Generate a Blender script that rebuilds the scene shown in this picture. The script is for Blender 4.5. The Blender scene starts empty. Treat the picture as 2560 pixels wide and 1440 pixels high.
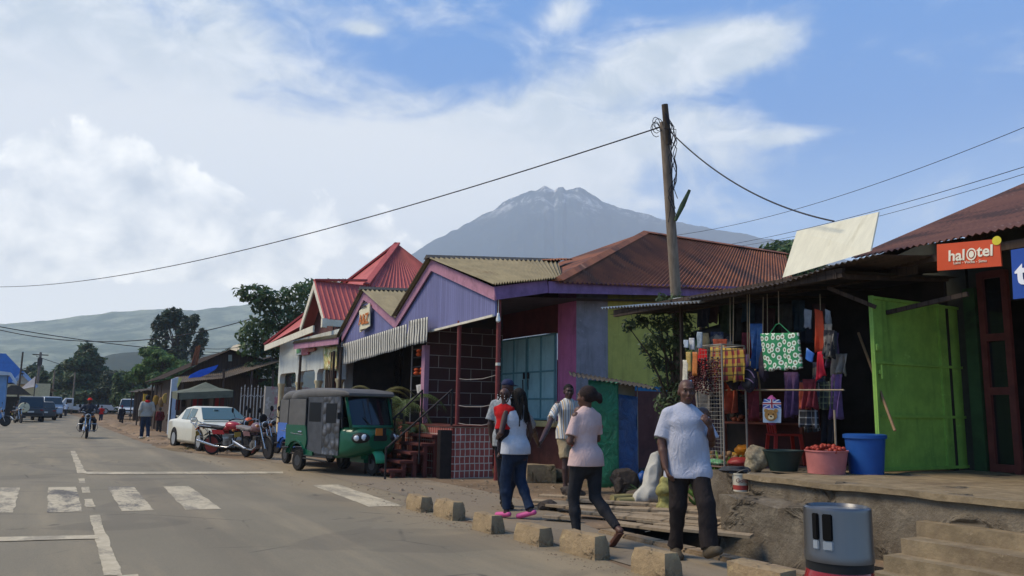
import bpy, bmesh, math, random
import numpy as np
from mathutils import Vector, Matrix, Euler, noise
RND = random.Random(7)
C = bpy.context.scene.collection
PI = math.pi
R = math.radians
# ---------------------------------------------------------------- camera model (pixels of the 2560x1440 photograph)
FPX, CAMH = 2000.0, 1.42
PSI, THETA, ROLL = R(29.94), R(8.74), 0.015
_w = Vector((math.sin(PSI)*math.cos(THETA), math.cos(PSI)*math.cos(THETA), math.sin(THETA)))
_H = Vector((math.cos(PSI), -math.sin(PSI), 0))
_V = _H.cross(_w)
_r = _H*math.cos(ROLL) + _V*math.sin(ROLL)
_u = -_H*math.sin(ROLL) + _V*math.cos(ROLL)
CAM = Vector((0, 0, CAMH))
def ray(x, y): return _w + _r*((x-1280)/FPX) + _u*((720-y)/FPX)
def gp(x, y, z=0.0):            # point at height z
    d = ray(x, y); return CAM + d*((z-CAMH)/d.z)
def xp(x, y, X):                # point on the plane X = const (parallel to the road)
    d = ray(x, y); return CAM + d*(X/d.x)
def yp(x, y, Y):                # point on the plane Y = const (across the road)
    d = ray(x, y); return CAM + d*(Y/d.y)
def dp(x, y, depth): return CAM + ray(x, y)*depth
def hz(x, y, P):                # height at which pixel row y passes over ground point P (column nearest)
    d = ray(x, y); t = math.hypot(P[0], P[1])/math.hypot(d.x, d.y); return CAMH + d.z*t
def gz(y): return max(0.0, min(y, 160)-40)*.003     # the land climbs a little beyond the market
# ---------------------------------------------------------------- colours and materials
def lin(v): return v/12.92 if v <= 0.04045 else ((v+0.055)/1.055)**2.4
def hx(s):
    if not isinstance(s, str): return tuple(s)
    s = s.lstrip('#'); return tuple(lin(int(s[i:i+2], 16)/255) for i in (0, 2, 4))
MATS = {}
class NT:
    def __init__(s, tree): s.t = tree; s.n = tree.nodes; s.l = tree.links
    def new(s, typ, **kw):
        n = s.n.new(typ)
        for k, v in kw.items(): setattr(n, k, v)
        return n
    def put(s, sock, v):
        if isinstance(v, bpy.types.NodeSocket): s.l.new(v, sock)
        elif v is not None: sock.default_value = v
    def math(s, op, a, b=None, c=None, clamp=False):
        n = s.new('ShaderNodeMath', operation=op, use_clamp=clamp)
        for i, v in enumerate((a, b, c)):
            if v is not None: s.put(n.inputs[i], v)
        return n.outputs[0]
    def mix(s, f, a, b, blend='MIX'):
        n = s.new('ShaderNodeMix', data_type='RGBA', blend_type=blend)
        s.put(n.inputs[0], f)
        for i, v in ((6, a), (7, b)):
            if not isinstance(v, bpy.types.NodeSocket): v = tuple(v)[:3]+(1,)
            s.put(n.inputs[i], v)
        return n.outputs[2]
    def noise(s, vec, scale, detail=4, rough=.55, dist=0):
        n = s.new('ShaderNodeTexNoise'); s.put(n.inputs['Vector'], vec)
        n.inputs['Scale'].default_value = scale; n.inputs['Detail'].default_value = detail
        n.inputs['Roughness'].default_value = rough; n.inputs['Distortion'].default_value = dist
        return n.outputs[0]
    def ramp(s, v, lo, hi):
        n = s.new('ShaderNodeMapRange', interpolation_type='SMOOTHSTEP'); s.put(n.inputs[0], v)
        n.inputs[1].default_value = lo; n.inputs[2].default_value = hi
        return n.outputs[0]
    def coord(s, name='Object', scale=None):
        o = s.new('ShaderNodeTexCoord').outputs[name]
        if scale is None: return o
        m = s.new('ShaderNodeMapping'); s.l.new(o, m.inputs[0]); m.inputs['Scale'].default_value = scale
        return m.outputs[0]
    def bump(s, h, strength=.3, dist=.02):
        b = s.new('ShaderNodeBump'); s.put(b.inputs['Height'], h)
        b.inputs['Strength'].default_value = strength; b.inputs['Distance'].default_value = dist
        return b.outputs[0]
def new_mat(name):
    m = bpy.data.materials.new(name); m.use_nodes = True
    t = NT(m.node_tree); bs = m.node_tree.nodes['Principled BSDF']
    return m, t, bs
def mat(name, col, rough=.8, var=.22, scale=4, spec=.25, metal=0, col2=None, mask=(.48, .68), scale2=1.3, bump=0, bscale=40,
        stretch=None, coat=0, streak=None):
    """base colour broken up by fine noise, with a second colour (dirt, rust, wear) in blotches of its own"""
    if name in MATS: return MATS[name]
    m, t, b = new_mat(name); c = hx(col)
    v = t.coord('Object', stretch)
    lo = tuple(max(0, x*(1-var)) for x in c); hi = tuple(min(1, x*(1+var)) for x in c)
    k = t.mix(t.ramp(t.noise(v, scale, 6, .6), .3, .7), lo, hi)
    if col2 is not None:
        k = t.mix(t.ramp(t.noise(v, scale2, 8, .65, .4), *mask), k, hx(col2))
    if streak:
        sn = t.noise(t.coord('Object', (5, 5, .5)), 1.0, 8, .7, .3); k = t.mix(t.math('MULTIPLY', t.ramp(sn, .48, .72), .6), k, hx(streak))
        k = t.mix(t.math('MULTIPLY', t.ramp(t.noise(t.coord('Object', (1, 1, 1.4)), 5, 9, .75), .6, .66), .5), k, tuple(min(1, x*1.5+.04) for x in c))
    t.put(b.inputs['Base Color'], k)
    b.inputs['Roughness'].default_value = rough; b.inputs['Metallic'].default_value = metal
    b.inputs['Specular IOR Level'].default_value = spec
    if coat: b.inputs['Coat Weight'].default_value = coat; b.inputs['Coat Roughness'].default_value = .08
    if bump: t.put(b.inputs['Normal'], t.bump(t.noise(v, bscale, 5, .6), bump, .02))
    MATS[name] = m; return m
def leaf_mat(name, col, col2):
    if name in MATS: return MATS[name]
    m, t, b = new_mat(name)
    g = t.new('ShaderNodeNewGeometry').outputs['Random Per Island']
    k = t.mix(g, hx(col), hx(col2))
    k = t.mix(t.ramp(t.noise(t.coord(), .9, 3), .35, .65), k, tuple(x*.6 for x in hx(col)))
    t.put(b.inputs['Base Color'], k); b.inputs['Roughness'].default_value = .55; b.inputs['Specular IOR Level'].default_value = .3
    tr = t.new('ShaderNodeBsdfTranslucent'); t.put(tr.inputs[0], k)
    mx = t.new('ShaderNodeMixShader'); mx.inputs[0].default_value = .3
    t.l.new(b.outputs[0], mx.inputs[1]); t.l.new(tr.outputs[0], mx.inputs[2])
    t.l.new(mx.outputs[0], m.node_tree.nodes['Material Output'].inputs[0])
    MATS[name] = m; return m
def glass_mat(name, col='#1a2226', rough=.05):
    if name in MATS: return MATS[name]
    m, t, b = new_mat(name)
    b.inputs['Base Color'].default_value = hx(col)+(1,); b.inputs['Roughness'].default_value = rough
    b.inputs['Specular IOR Level'].default_value = .6
    MATS[name] = m; return m
# ---------------------------------------------------------------- objects
def thing(name, label, cat, loc=(0, 0, 0), rz=0, group=None):
    o = bpy.data.objects.new(name, None); C.objects.link(o); o.empty_display_size = .1
    o.location = loc; o.rotation_euler = (0, 0, rz)
    o['label'] = label; o['category'] = cat
    if group: o['group'] = group
    return o
def tag(o, label, cat, group=None):
    o['label'] = label; o['category'] = cat
    if group: o['group'] = group
    return o
def mtx(o): return Matrix.Translation(o.location) @ o.rotation_euler.to_matrix().to_4x4()
def copy_tree(o, parent=None):
    c = o.copy(); C.objects.link(c)
    if parent: c.parent = parent
    for ch in list(o.children): copy_tree(ch, c)
    return c
class MB:
    """collects shapes as ONE mesh"""
    def __init__(s): s.v = []; s.f = []; s.mi = []; s.m = 0; s.smooth = False; s.sm = []
    def add(s, vs, fs, smooth=None):
        o = len(s.v); s.v += [tuple(p) for p in vs]
        for f in fs: s.f.append(tuple(i+o for i in f)); s.mi.append(s.m); s.sm.append(s.smooth if smooth is None else smooth)
        return s
    def quad(s, *p): return s.add(p, [tuple(range(len(p)))])
    def box(s, c, d, rot=None, bev=0):
        x, y, z = (k/2 for k in d); b = min(bev, x*.9, y*.9, z*.9)
        if b <= 0:
            vs = [(sx*x, sy*y, sz*z) for sx in (-1, 1) for sy in (-1, 1) for sz in (-1, 1)]
            fs = [(0, 1, 3, 2), (4, 6, 7, 5), (0, 4, 5, 1), (2, 3, 7, 6), (0, 2, 6, 4), (1, 5, 7, 3)]
        else:
            bm = bmesh.new(); bmesh.ops.create_cube(bm, size=1)
            for v in bm.verts: v.co = Vector((v.co.x*d[0], v.co.y*d[1], v.co.z*d[2]))
            bmesh.ops.bevel(bm, geom=bm.edges[:], offset=b, segments=2, affect='EDGES')
            bm.verts.index_update(); vs = [v.co.copy() for v in bm.verts]; fs = [[v.index for v in f.verts] for f in bm.faces]; bm.free()
        M = (rot.to_matrix() if isinstance(rot, Euler) else rot) if rot is not None else None
        vs = [(M @ Vector(v) if M else Vector(v))+Vector(c) for v in vs]
        return s.add(vs, fs)
    def bar(s, a, b, w, h=None, up=(0, 0, 1)):
        """rectangular bar from a to b: width w sideways, h along up"""
        a, b = Vector(a), Vector(b); h = h or w; d = (b-a).normalized(); u = Vector(up)
        if abs(d.dot(u)) > .98: u = Vector((1, 0, 0))
        sd = d.cross(u).normalized(); u = sd.cross(d)
        vs = []
        for p in (a, b):
            for i, j in ((-1, -1), (1, -1), (1, 1), (-1, 1)): vs.append(p+sd*(i*w/2)+u*(j*h/2))
        return s.add(vs, [(3, 2, 1, 0), (4, 5, 6, 7)]+[(i, (i+1) % 4, 4+(i+1) % 4, 4+i) for i in range(4)])
    def tube(s, path, r, n=8, cap=True, smooth=True, flat=1, upv=None):
        path = [Vector(p) for p in path]; rs = r if isinstance(r, (list, tuple)) else [r]*len(path)
        vs = []; prev = None
        for i, p in enumerate(path):
            d = (path[min(i+1, len(path)-1)]-path[max(i-1, 0)])
            d = d.normalized() if d.length > 1e-9 else Vector((0, 0, 1))
            if prev is None:
                u = Vector(upv) if upv else (Vector((0, 0, 1)) if abs(d.z) < .95 else Vector((1, 0, 0)))
            else: u = prev
            sd = d.cross(u); sd = sd.normalized() if sd.length > 1e-6 else d.orthogonal().normalized()
            u = sd.cross(d).normalized(); prev = u
            for k in range(n):
                a = 2*PI*k/n; vs.append(p+sd*(math.cos(a)*rs[i])+u*(math.sin(a)*rs[i]*flat))
        m = len(path)
        fs = [(i*n+k, i*n+(k+1) % n, (i+1)*n+(k+1) % n, (i+1)*n+k) for i in range(m-1) for k in range(n)]
        if cap: fs += [tuple(range(n-1, -1, -1)), tuple((m-1)*n+k for k in range(n))]
        return s.add(vs, fs, smooth)
    def lathe(s, prof, c=(0, 0, 0), n=20, axis='Z', smooth=True, M=None, wob=0, seed=0):
        """prof: (radius, height) rings; radius 0 makes a pole"""
        vs = []; rr = random.Random(seed)
        ph = rr.random()*6
        for r, h in prof:
            for k in range(n):
                a = 2*PI*k/n; q = r*(1+wob*math.sin(3*a+ph+h*9)+wob*.6*math.sin(5*a+2*ph))
                p = Vector((q*math.cos(a), q*math.sin(a), h))
                if axis == 'X': p = Vector((p.z, p.x, p.y))
                elif axis == 'Y': p = Vector((p.x, -p.z, p.y))
                if M is not None: p = M @ p
                vs.append(p+Vector(c))
        m = len(prof)
        fs = [(i*n+k, i*n+(k+1) % n, (i+1)*n+(k+1) % n, (i+1)*n+k) for i in range(m-1) for k in range(n)]
        if prof[0][0] > 0: fs.append(tuple(range(n-1, -1, -1)))
        if prof[-1][0] > 0: fs.append(tuple((m-1)*n+k for k in range(n)))
        return s.add(vs, fs, smooth)
    def ball(s, c, r, n=12, seed=None, wob=0, M=None):
        r = r if isinstance(r, (tuple, list, Vector)) else (r, r, r)
        m = max(4, n//2); vs = []; off = Vector((seed or 0, (seed or 0)*.37, 1.3))
        for i in range(m+1):
            th = PI*i/m
            for k in range(n):
                a = 2*PI*k/n; p = Vector((math.sin(th)*math.cos(a), math.sin(th)*math.sin(a), math.cos(th)))
                q = 1+(wob*noise.noise(p*1.7+off*3.1) if wob else 0)
                p = Vector((p.x*r[0]*q, p.y*r[1]*q, p.z*r[2]*q))
                if M is not None: p = M @ p
                vs.append(p+Vector(c))
        fs = [(i*n+k, (i+1)*n+k, (i+1)*n+(k+1) % n, i*n+(k+1) % n) for i in range(m) for k in range(n)]
        return s.add(vs, fs, True)
    def prism(s, poly, ext, smooth=False):
        """polygon of 3-D points pushed along ext"""
        poly = [Vector(p) for p in poly]; e = Vector(ext); n = len(poly)
        vs = poly+[p+e for p in poly]
        return s.add(vs, [tuple(range(n-1, -1, -1)), tuple(range(n, 2*n))]+[(i, (i+1) % n, n+(i+1) % n, n+i) for i in range(n)], smooth)
    def corr(s, p0, p1, p2, p3, pitch=.09, amp=.012, rows=1, jitter=0, thick=.004, sag=0, seed=0):
        """corrugated sheet p0-p1 (along the waves' row) and p3-p2 above; ridges run p0->p3"""
        p0, p1, p2, p3 = map(Vector, (p0, p1, p2, p3)); L = max((p1-p0).length, (p2-p3).length)
        nw = max(2, int(L/pitch)); nc = nw*4; nrm = (p1-p0).cross(p3-p0).normalized()
        rr = random.Random(seed); sheet = max(1, int(.8/pitch)); jit = [rr.uniform(-1, 1)*jitter for _ in range(nw//sheet+2)]
        vs = []
        for lay in (0, 1):
            for j in range(rows+1):
                t = j/rows
                for i in range(nc+1):
                    u = i/nc; p = (p0.lerp(p1, u)).lerp(p3.lerp(p2, u), t)
                    dn = (p3.lerp(p2, u)-p0.lerp(p1, u)).normalized()
                    if j == 0: p = p-dn*abs(jit[(i//4)//sheet])
                    p = p+nrm*(amp*math.sin(i*PI/2)+jit[(i//4)//sheet]*.12-lay*thick) - Vector((0, 0, sag*math.sin(PI*u)))
                    vs.append(p)
        n = nc+1; k = n*(rows+1); fs = []
        for j in range(rows):
            for i in range(nc):
                a = j*n+i; fs.append((a, a+1, a+n+1, a+n)); fs.append((k+a+n, k+a+n+1, k+a+1, k+a))
        for i in range(nc): fs.append((i, k+i, k+i+1, i+1))
        return s.add(vs, fs, True)
    def build(s, name, m, parent=None, world=False, mods=None, autosmooth=None):
        me = bpy.data.meshes.new(name)
        vs = s.v
        if parent is not None and world:
            Mi = mtx(parent).inverted(); vs = [Mi @ Vector(p) for p in vs]
        me.from_pydata([tuple(p) for p in vs], [], s.f); me.update()
        for mm in (m if isinstance(m, (list, tuple)) else [m]): me.materials.append(mm)
        me.polygons.foreach_set('material_index', s.mi); me.polygons.foreach_set('use_smooth', s.sm)
        if any(s.sm): me.set_sharp_from_angle(angle=R(48))
        o = bpy.data.objects.new(name, me); C.objects.link(o)
        if parent is not None: o.parent = parent
        return o
def recalc(o):
    bm = bmesh.new(); bm.from_mesh(o.data); bmesh.ops.recalc_face_normals(bm, faces=bm.faces); bm.to_mesh(o.data); bm.free(); return o
def struct(o): o['kind'] = 'structure'; return o
def stuff(o): o['kind'] = 'stuff'; return o
def text_mesh(name, body, size, m, parent, M, ext=.003, align='CENTER', shear=0, bold=0, sx=1):
    cu = bpy.data.curves.new(name, 'FONT'); cu.body = body; cu.size = size; cu.extrude = ext; cu.align_x = align; cu.align_y = 'CENTER'
    cu.shear = shear; cu.offset = bold; cu.resolution_u = 3
    o = bpy.data.objects.new(name, cu); C.objects.link(o)
    dg = bpy.context.evaluated_depsgraph_get()
    me = bpy.data.meshes.new_from_object(o.evaluated_get(dg)); bpy.data.objects.remove(o)
    for v in me.vertices: v.co.x *= sx
    me.transform(M); me.materials.clear(); me.materials.append(m); me.name = name
    o = bpy.data.objects.new(name, me); C.objects.link(o)
    if parent is not None: o.parent = parent
    return o
def fast_mesh(name, V, F, m, parent=None, smooth=False):
    """numpy vertices (n,3) and quads (k,4)"""
    me = bpy.data.meshes.new(name); n, k = len(V), len(F); w = F.shape[1]
    me.vertices.add(n); me.vertices.foreach_set('co', np.asarray(V, np.float32).ravel())
    me.loops.add(k*w); me.loops.foreach_set('vertex_index', np.asarray(F, np.int32).ravel())
    me.polygons.add(k); me.polygons.foreach_set('loop_start', np.arange(k, dtype=np.int32)*w)
    me.polygons.foreach_set('use_smooth', np.full(k, smooth)); me.update(calc_edges=True)
    for mm in (m if isinstance(m, (list, tuple)) else [m]): me.materials.append(mm)
    o = bpy.data.objects.new(name, me); C.objects.link(o)
    if parent is not None: o.parent = parent
    return o
# ---------------------------------------------------------------- leaves and trees
def leaves(blobs, n, size, seed=0, droop=.2, shell=.55, aspect=2.2):
    """n leaf diamonds through a list of ellipsoid clumps (cx,cy,cz,rx,ry,rz)"""
    g = np.random.default_rng(seed); B = np.array(blobs, float)
    w = (B[:, 3]*B[:, 4]*B[:, 5])**.66; idx = g.choice(len(B), n, p=w/w.sum())
    d = g.normal(size=(n, 3)); d /= np.linalg.norm(d, axis=1)[:, None]
    r = shell+(1-shell)*g.random(n)**.7
    r *= np.where(g.random(n) < .08, 1.15, 1)
    c = B[idx, :3]+d*B[idx, 3:]*r[:, None]
    nrm = d*.6+g.normal(size=(n, 3))*.55+np.array([0, 0, .45]); nrm /= np.linalg.norm(nrm, axis=1)[:, None]
    a = g.normal(size=(n, 3)); a[:, 2] -= droop; a -= nrm*(a*nrm).sum(1)[:, None]; a /= np.linalg.norm(a, axis=1)[:, None]
    b = np.cross(nrm, a); s = size*(.6+.8*g.random(n))[:, None]
    V = np.stack([c-a*s, c+b*s/aspect+nrm*s*.12, c+a*s, c-b*s/aspect+nrm*s*.12], 1).reshape(-1, 3)
    return V, np.arange(4*n).reshape(-1, 4)
def trunk_mb(base, top, r0, r1, seed=0, limbs=(), lr=.4):
    rr = random.Random(seed); mb = MB(); base, top = Vector(base), Vector(top); n = 6; pts = []
    for i in range(n+1):
        t = i/n; k = (top-base).length*.025
        pts.append(base.lerp(top, t)+Vector((rr.uniform(-k, k), rr.uniform(-k, k), 0))*(1 if 0 < i < n else 0))
    mb.tube(pts, [r0*1.25 if i == 0 else r0+(r1-r0)*i/n for i in range(n+1)], 8)
    for e in limbs:
        e = Vector(e); t = rr.uniform(.45, .85); p = base.lerp(top, t); mid = p.lerp(e, .5)+Vector((0, 0, .12*(e-p).length))
        ra = (r0+(r1-r0)*t)*.6
        mb.tube([p, p.lerp(mid, .5)+Vector((0, 0, .04)), mid, e], [ra, ra*.8, ra*.6, ra*.25], 6)
    return mb
def tree(name, label, base, h, blobs, n, size, lm, bark, seed=0, group=None, r0=.2, cat='tree', top=None, shell=.5, droop=.2, aspect=2.2):
    """blobs relative to the base"""
    t = thing(name, label, cat, base, 0, group)
    g = random.Random(seed)
    limbs = [Vector(b[:3]) for b in blobs]
    trunk_mb((0, 0, 0), top or (0, 0, h*.8), r0, r0*.3, seed, limbs).build('trunk', bark, t)
    V, F = leaves(blobs, n, size, seed, droop, shell, aspect)
    fast_mesh('crown', V, F, lm, t)
    return t
def rand_blobs(c, r, n, k=.45, seed=0, flat=1):
    """n clumps spread through an ellipsoid crown"""
    g = random.Random(seed); out = []
    for i in range(n):
        while True:
            p = Vector((g.uniform(-1, 1), g.uniform(-1, 1), g.uniform(-1, 1)))
            if p.length < 1: break
        q = k*g.uniform(.6, 1.25)
        out.append((c[0]+p.x*r[0]*.8, c[1]+p.y*r[1]*.8, c[2]+p.z*r[2]*.8, r[0]*q, r[1]*q, r[2]*q*flat))
    return out
# ---------------------------------------------------------------- smooth bodies from distance fields
def surface_nets(F, lo, h):
    S = F < 0; nx, ny, nz = F.shape
    cnt = np.zeros((nx-1, ny-1, nz-1)); P = np.zeros((nx-1, ny-1, nz-1, 3))
    cs = [(i, j, k) for i in (0, 1) for j in (0, 1) for k in (0, 1)]
    def sl(A, c): return A[c[0]:nx-1+c[0], c[1]:ny-1+c[1], c[2]:nz-1+c[2]]
    act = np.zeros((nx-1, ny-1, nz-1), bool); s0 = sl(S, cs[0])
    for c in cs[1:]: act |= (sl(S, c) != s0)
    I = np.argwhere(act)
    if len(I) == 0: return np.zeros((0, 3)), np.zeros((0, 4), int)
    P = np.zeros((len(I), 3)); cnt = np.zeros(len(I))
    for a in range(8):
        for b in range(a+1, 8):
            if sum(abs(cs[a][k]-cs[b][k]) for k in range(3)) != 1: continue
            A = I+np.array(cs[a]); B = I+np.array(cs[b])
            fa = F[A[:, 0], A[:, 1], A[:, 2]]; fb = F[B[:, 0], B[:, 1], B[:, 2]]
            m = (fa < 0) != (fb < 0); t = np.where(m, fa/np.where(m, fa-fb, 1), 0)
            P += np.where(m[:, None], np.array(cs[a])+(np.array(cs[b])-np.array(cs[a]))*t[:, None], 0); cnt += m
    V = lo+(I+P/cnt[:, None])*h
    idx = -np.ones(act.shape, int); idx[tuple(I.T)] = np.arange(len(I))
    Q = []
    for ax in range(3):
        o1, o2 = (ax+1) % 3, (ax+2) % 3
        a = [slice(None)]*3; b = [slice(None)]*3; a[ax] = slice(0, -1); b[ax] = slice(1, None)
        for o in (o1, o2): a[o] = slice(1, -1); b[o] = slice(1, -1)
        sa, sb = S[tuple(a)], S[tuple(b)]; E = np.argwhere(sa != sb)
        if len(E) == 0: continue
        flip = sa[tuple(E.T)]
        e = E.copy(); e[:, o1] += 1; e[:, o2] += 1
        def at(d1, d2):
            q = e.copy(); q[:, o1] -= d1; q[:, o2] -= d2; return idx[q[:, 0], q[:, 1], q[:, 2]]
        q = np.stack([at(1, 1), at(0, 1), at(0, 0), at(1, 0)], 1)
        q[~flip] = q[~flip][:, ::-1]; Q.append(q)
    return V, np.concatenate(Q)
class SDF:
    """a list of primitives melted together; each: ('cap',a,b,ra,rb,k) / ('ell',c,r,rot,k) / ('flat',a,b,ra,rb,fwd,flat,k)"""
    def __init__(s): s.p = []; s.cuts = []
    def cap(s, a, b, ra, rb=None, k=.02): s.p.append(('c', Vector(a), Vector(b), ra, rb if rb is not None else ra, k)); return s
    def cut_cap(s, a, b, ra, rb, k=.02): s.p.append(('k', Vector(a), Vector(b), ra, rb, k)); return s   # flat end at b
    def chain(s, pts, rs, k=.02):
        for i in range(len(pts)-1): s.cap(pts[i], pts[i+1], rs[i], rs[i+1], k)
        return s
    def ell(s, c, r, rot=None, k=.02): s.p.append(('e', Vector(c), Vector(r if isinstance(r, (tuple, list)) else (r,)*3), rot, k)); return s
    def flat(s, a, b, ra, rb, fwd, fl, k=.03): s.p.append(('f', Vector(a), Vector(b), ra, rb, Vector(fwd).normalized(), fl, k)); return s
    def cut(s, p, n): s.cuts.append((Vector(p), Vector(n).normalized())); return s   # keep the side away from n
    def mesh(s, h, fold=0, fs=9, seed=0):
        lo = np.full(3, 1e9); hi = -lo.copy()
        for q in s.p:
            if q[0] == 'e': r = max(q[2]); pts = [q[1]]
            else: r = max(q[3], q[4]); pts = [q[1], q[2]]
            for p in pts: lo = np.minimum(lo, np.array(p)-r); hi = np.maximum(hi, np.array(p)+r)
        lo -= 3*h+.01; hi += 3*h+.01; n = np.ceil((hi-lo)/h).astype(int)+1
        F = np.full(tuple(n), .3, np.float32)
        ax = [lo[i]+np.arange(n[i])*h for i in range(3)]
        for q in s.p:
            k = q[-1]
            if q[0] == 'e': r = max(q[2]); A = B = np.array(q[1])
            else: r = max(q[3], q[4]); A = np.array(q[1]); B = np.array(q[2])
            m = r+k+3*h
            i0 = np.maximum(0, np.floor((np.minimum(A, B)-m-lo)/h).astype(int)); i1 = np.minimum(n, np.ceil((np.maximum(A, B)+m-lo)/h).astype(int)+1)
            sl = tuple(slice(i0[i], i1[i]) for i in range(3))
            X, Y, Z = np.meshgrid(*(ax[i][sl[i]] for i in range(3)), indexing='ij')
            if q[0] == 'e':
                D = np.stack([X-A[0], Y-A[1], Z-A[2]], -1)
                if q[3] is not None: D = D @ np.array(q[3])      # world -> local
                rr = np.array(q[2]); k0 = np.linalg.norm(D/rr, axis=-1); k1 = np.linalg.norm(D/(rr*rr), axis=-1)+1e-9
                d = k0*(k0-1)/k1
                d = np.where(k0 < .05, -min(rr), d)
            else:
                D = np.stack([X-A[0], Y-A[1], Z-A[2]], -1); ab = B-A
                L2 = float(ab@ab)+1e-12; t = np.clip((D@ab)/L2, 0, 1)
                W = D-t[..., None]*ab; rad = q[3]+(q[4]-q[3])*t
                if q[0] == 'f':
                    f = np.array(q[5]); c = W@f; W = W+f*(c*(1/q[6]-1))[..., None]
                    d = (np.linalg.norm(W, axis=-1)-rad)*(.5+.5*q[6])
                else: d = np.linalg.norm(W, axis=-1)-rad
                if q[0] == 'k': L = math.sqrt(L2); d = np.maximum(d, (D@ab)/L-L)
            G = F[sl]
            hh = np.clip(.5+.5*(G-d)/k, 0, 1); F[sl] = d*hh+G*(1-hh)-k*hh*(1-hh)
        if s.cuts or fold:
            X, Y, Z = np.meshgrid(*ax, indexing='ij')
        if fold:
            g = np.random.default_rng(seed); N = 0
            for _ in range(7):
                kx = g.normal(size=3); kx /= np.linalg.norm(kx); kx[2] *= .55; w = fs*g.uniform(.7, 2.2)
                N = N+np.sin((X*kx[0]+Y*kx[1]+Z*kx[2])*w+g.random()*6)
            N = N/3.0; F = F+fold*(np.abs(N)-.5)
        for p, nn in s.cuts:
            F = np.maximum(F, (X-p.x)*nn.x+(Y-p.y)*nn.y+(Z-p.z)*nn.z)
        return surface_nets(F, lo, h)
    def build(s, name, m, parent, h, fold=0, fs=9, seed=0, paint=None):
        V, Q = s.mesh(h, fold, fs, seed)
        o = fast_mesh(name, V, Q, m, parent, True)
        if paint:
            cen = V[Q].mean(1); mi = np.zeros(len(Q), np.int32)
            for c, r, i in paint:
                if isinstance(r, tuple): mi[(((cen-np.array(c))/np.array(r))**2).sum(1) < 1] = i
                else: mi[((cen-np.array(c))**2).sum(1) < r*r] = i
            o.data.polygons.foreach_set('material_index', mi)
        return o
# ---------------------------------------------------------------- camera, light, sky
cd = bpy.data.cameras.new('camera'); cam = bpy.data.objects.new('camera', cd); C.objects.link(cam)
cam.matrix_world = Matrix.Translation(CAM) @ Matrix((_r, _u, -_w)).transposed().to_4x4()
cd.sensor_width = 36; cd.lens = 36*FPX/2560; cd.clip_start = .05; cd.clip_end = 20000
sc = bpy.context.scene; sc.camera = cam
sc.render.resolution_x, sc.render.resolution_y = 1024, 576
sc.view_settings.view_transform = 'Standard'; sc.view_settings.look = 'None'; sc.view_settings.exposure = .78; sc.view_settings.gamma = 1
sc.cycles.use_denoising = True
sc.cycles.volume_bounces = 4; sc.cycles.max_bounces = 8; sc.cycles.diffuse_bounces = 3; sc.cycles.transparent_max_bounces = 12
SUN_EL, SUN_AZ = R(50), R(-62)      # azimuth from +Y towards +X: the sun stands to the left of the road
sl = bpy.data.lights.new('sun', 'SUN'); sl.energy = 2.6; sl.angle = R(24); sl.color = (1, .86, .66)
so = bpy.data.objects.new('sun', sl); C.objects.link(so)
sd = Vector((math.sin(SUN_AZ)*math.cos(SUN_EL), math.cos(SUN_AZ)*math.cos(SUN_EL), math.sin(SUN_EL)))
so.rotation_euler = sd.to_track_quat('Z', 'Y').to_euler(); so.location = sd*50
wd = bpy.data.worlds.new('World'); sc.world = wd; wd.use_nodes = True
t = NT(wd.node_tree); bg = wd.node_tree.nodes['Background']
sk = t.new('ShaderNodeTexSky', sky_type='NISHITA', sun_disc=False, sun_elevation=SUN_EL, sun_rotation=SUN_AZ)
sk.air_density = 1.0; sk.dust_density = .6; sk.ozone_density = 1.6
def azel(x, y):
    d = ray(x, y).normalized(); return math.atan2(d.x, d.y), math.asin(d.z)
sep = t.new('ShaderNodeSeparateXYZ'); t.l.new(t.coord('Generated'), sep.inputs[0])
az = t.math('ARCTAN2', sep.outputs[0], sep.outputs[1]); el = t.math('ARCSINE', sep.outputs[2])
cmb = t.new('ShaderNodeCombineXYZ'); t.put(cmb.inputs[0], az); t.put(cmb.inputs[1], el); AE = cmb.outputs[0]
def stretch(vec, sx, sy, rot=0, off=(0, 0, 0)):
    m = t.new('ShaderNodeMapping'); t.l.new(vec, m.inputs[0]); m.inputs['Scale'].default_value = (sx, sy, 1)
    m.inputs['Rotation'].default_value = (0, 0, rot); m.inputs['Location'].default_value = off; return m.outputs[0]
def blob(cx, cy, sx, sy, amp, rot=0):
    a, e = azel(cx, cy)
    m = t.new('ShaderNodeMapping', vector_type='TEXTURE'); t.l.new(AE, m.inputs[0])
    m.inputs['Location'].default_value = (a, e, 0); m.inputs['Rotation'].default_value = (0, 0, rot)
    m.inputs['Scale'].default_value = (sx/FPX/max(.6, math.cos(e)), sy/FPX, 1)
    ln = t.new('ShaderNodeVectorMath', operation='LENGTH'); t.l.new(m.outputs[0], ln.inputs[0])
    g = t.math('POWER', 2.718, t.math('MULTIPLY', t.math('MULTIPLY', ln.outputs['Value'], ln.outputs['Value']), -.7))
    return t.math('MULTIPLY', g, amp)
def total(bl):
    s = bl[0]
    for b in bl[1:]: s = t.math('ADD', s, b)
    return s
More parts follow.
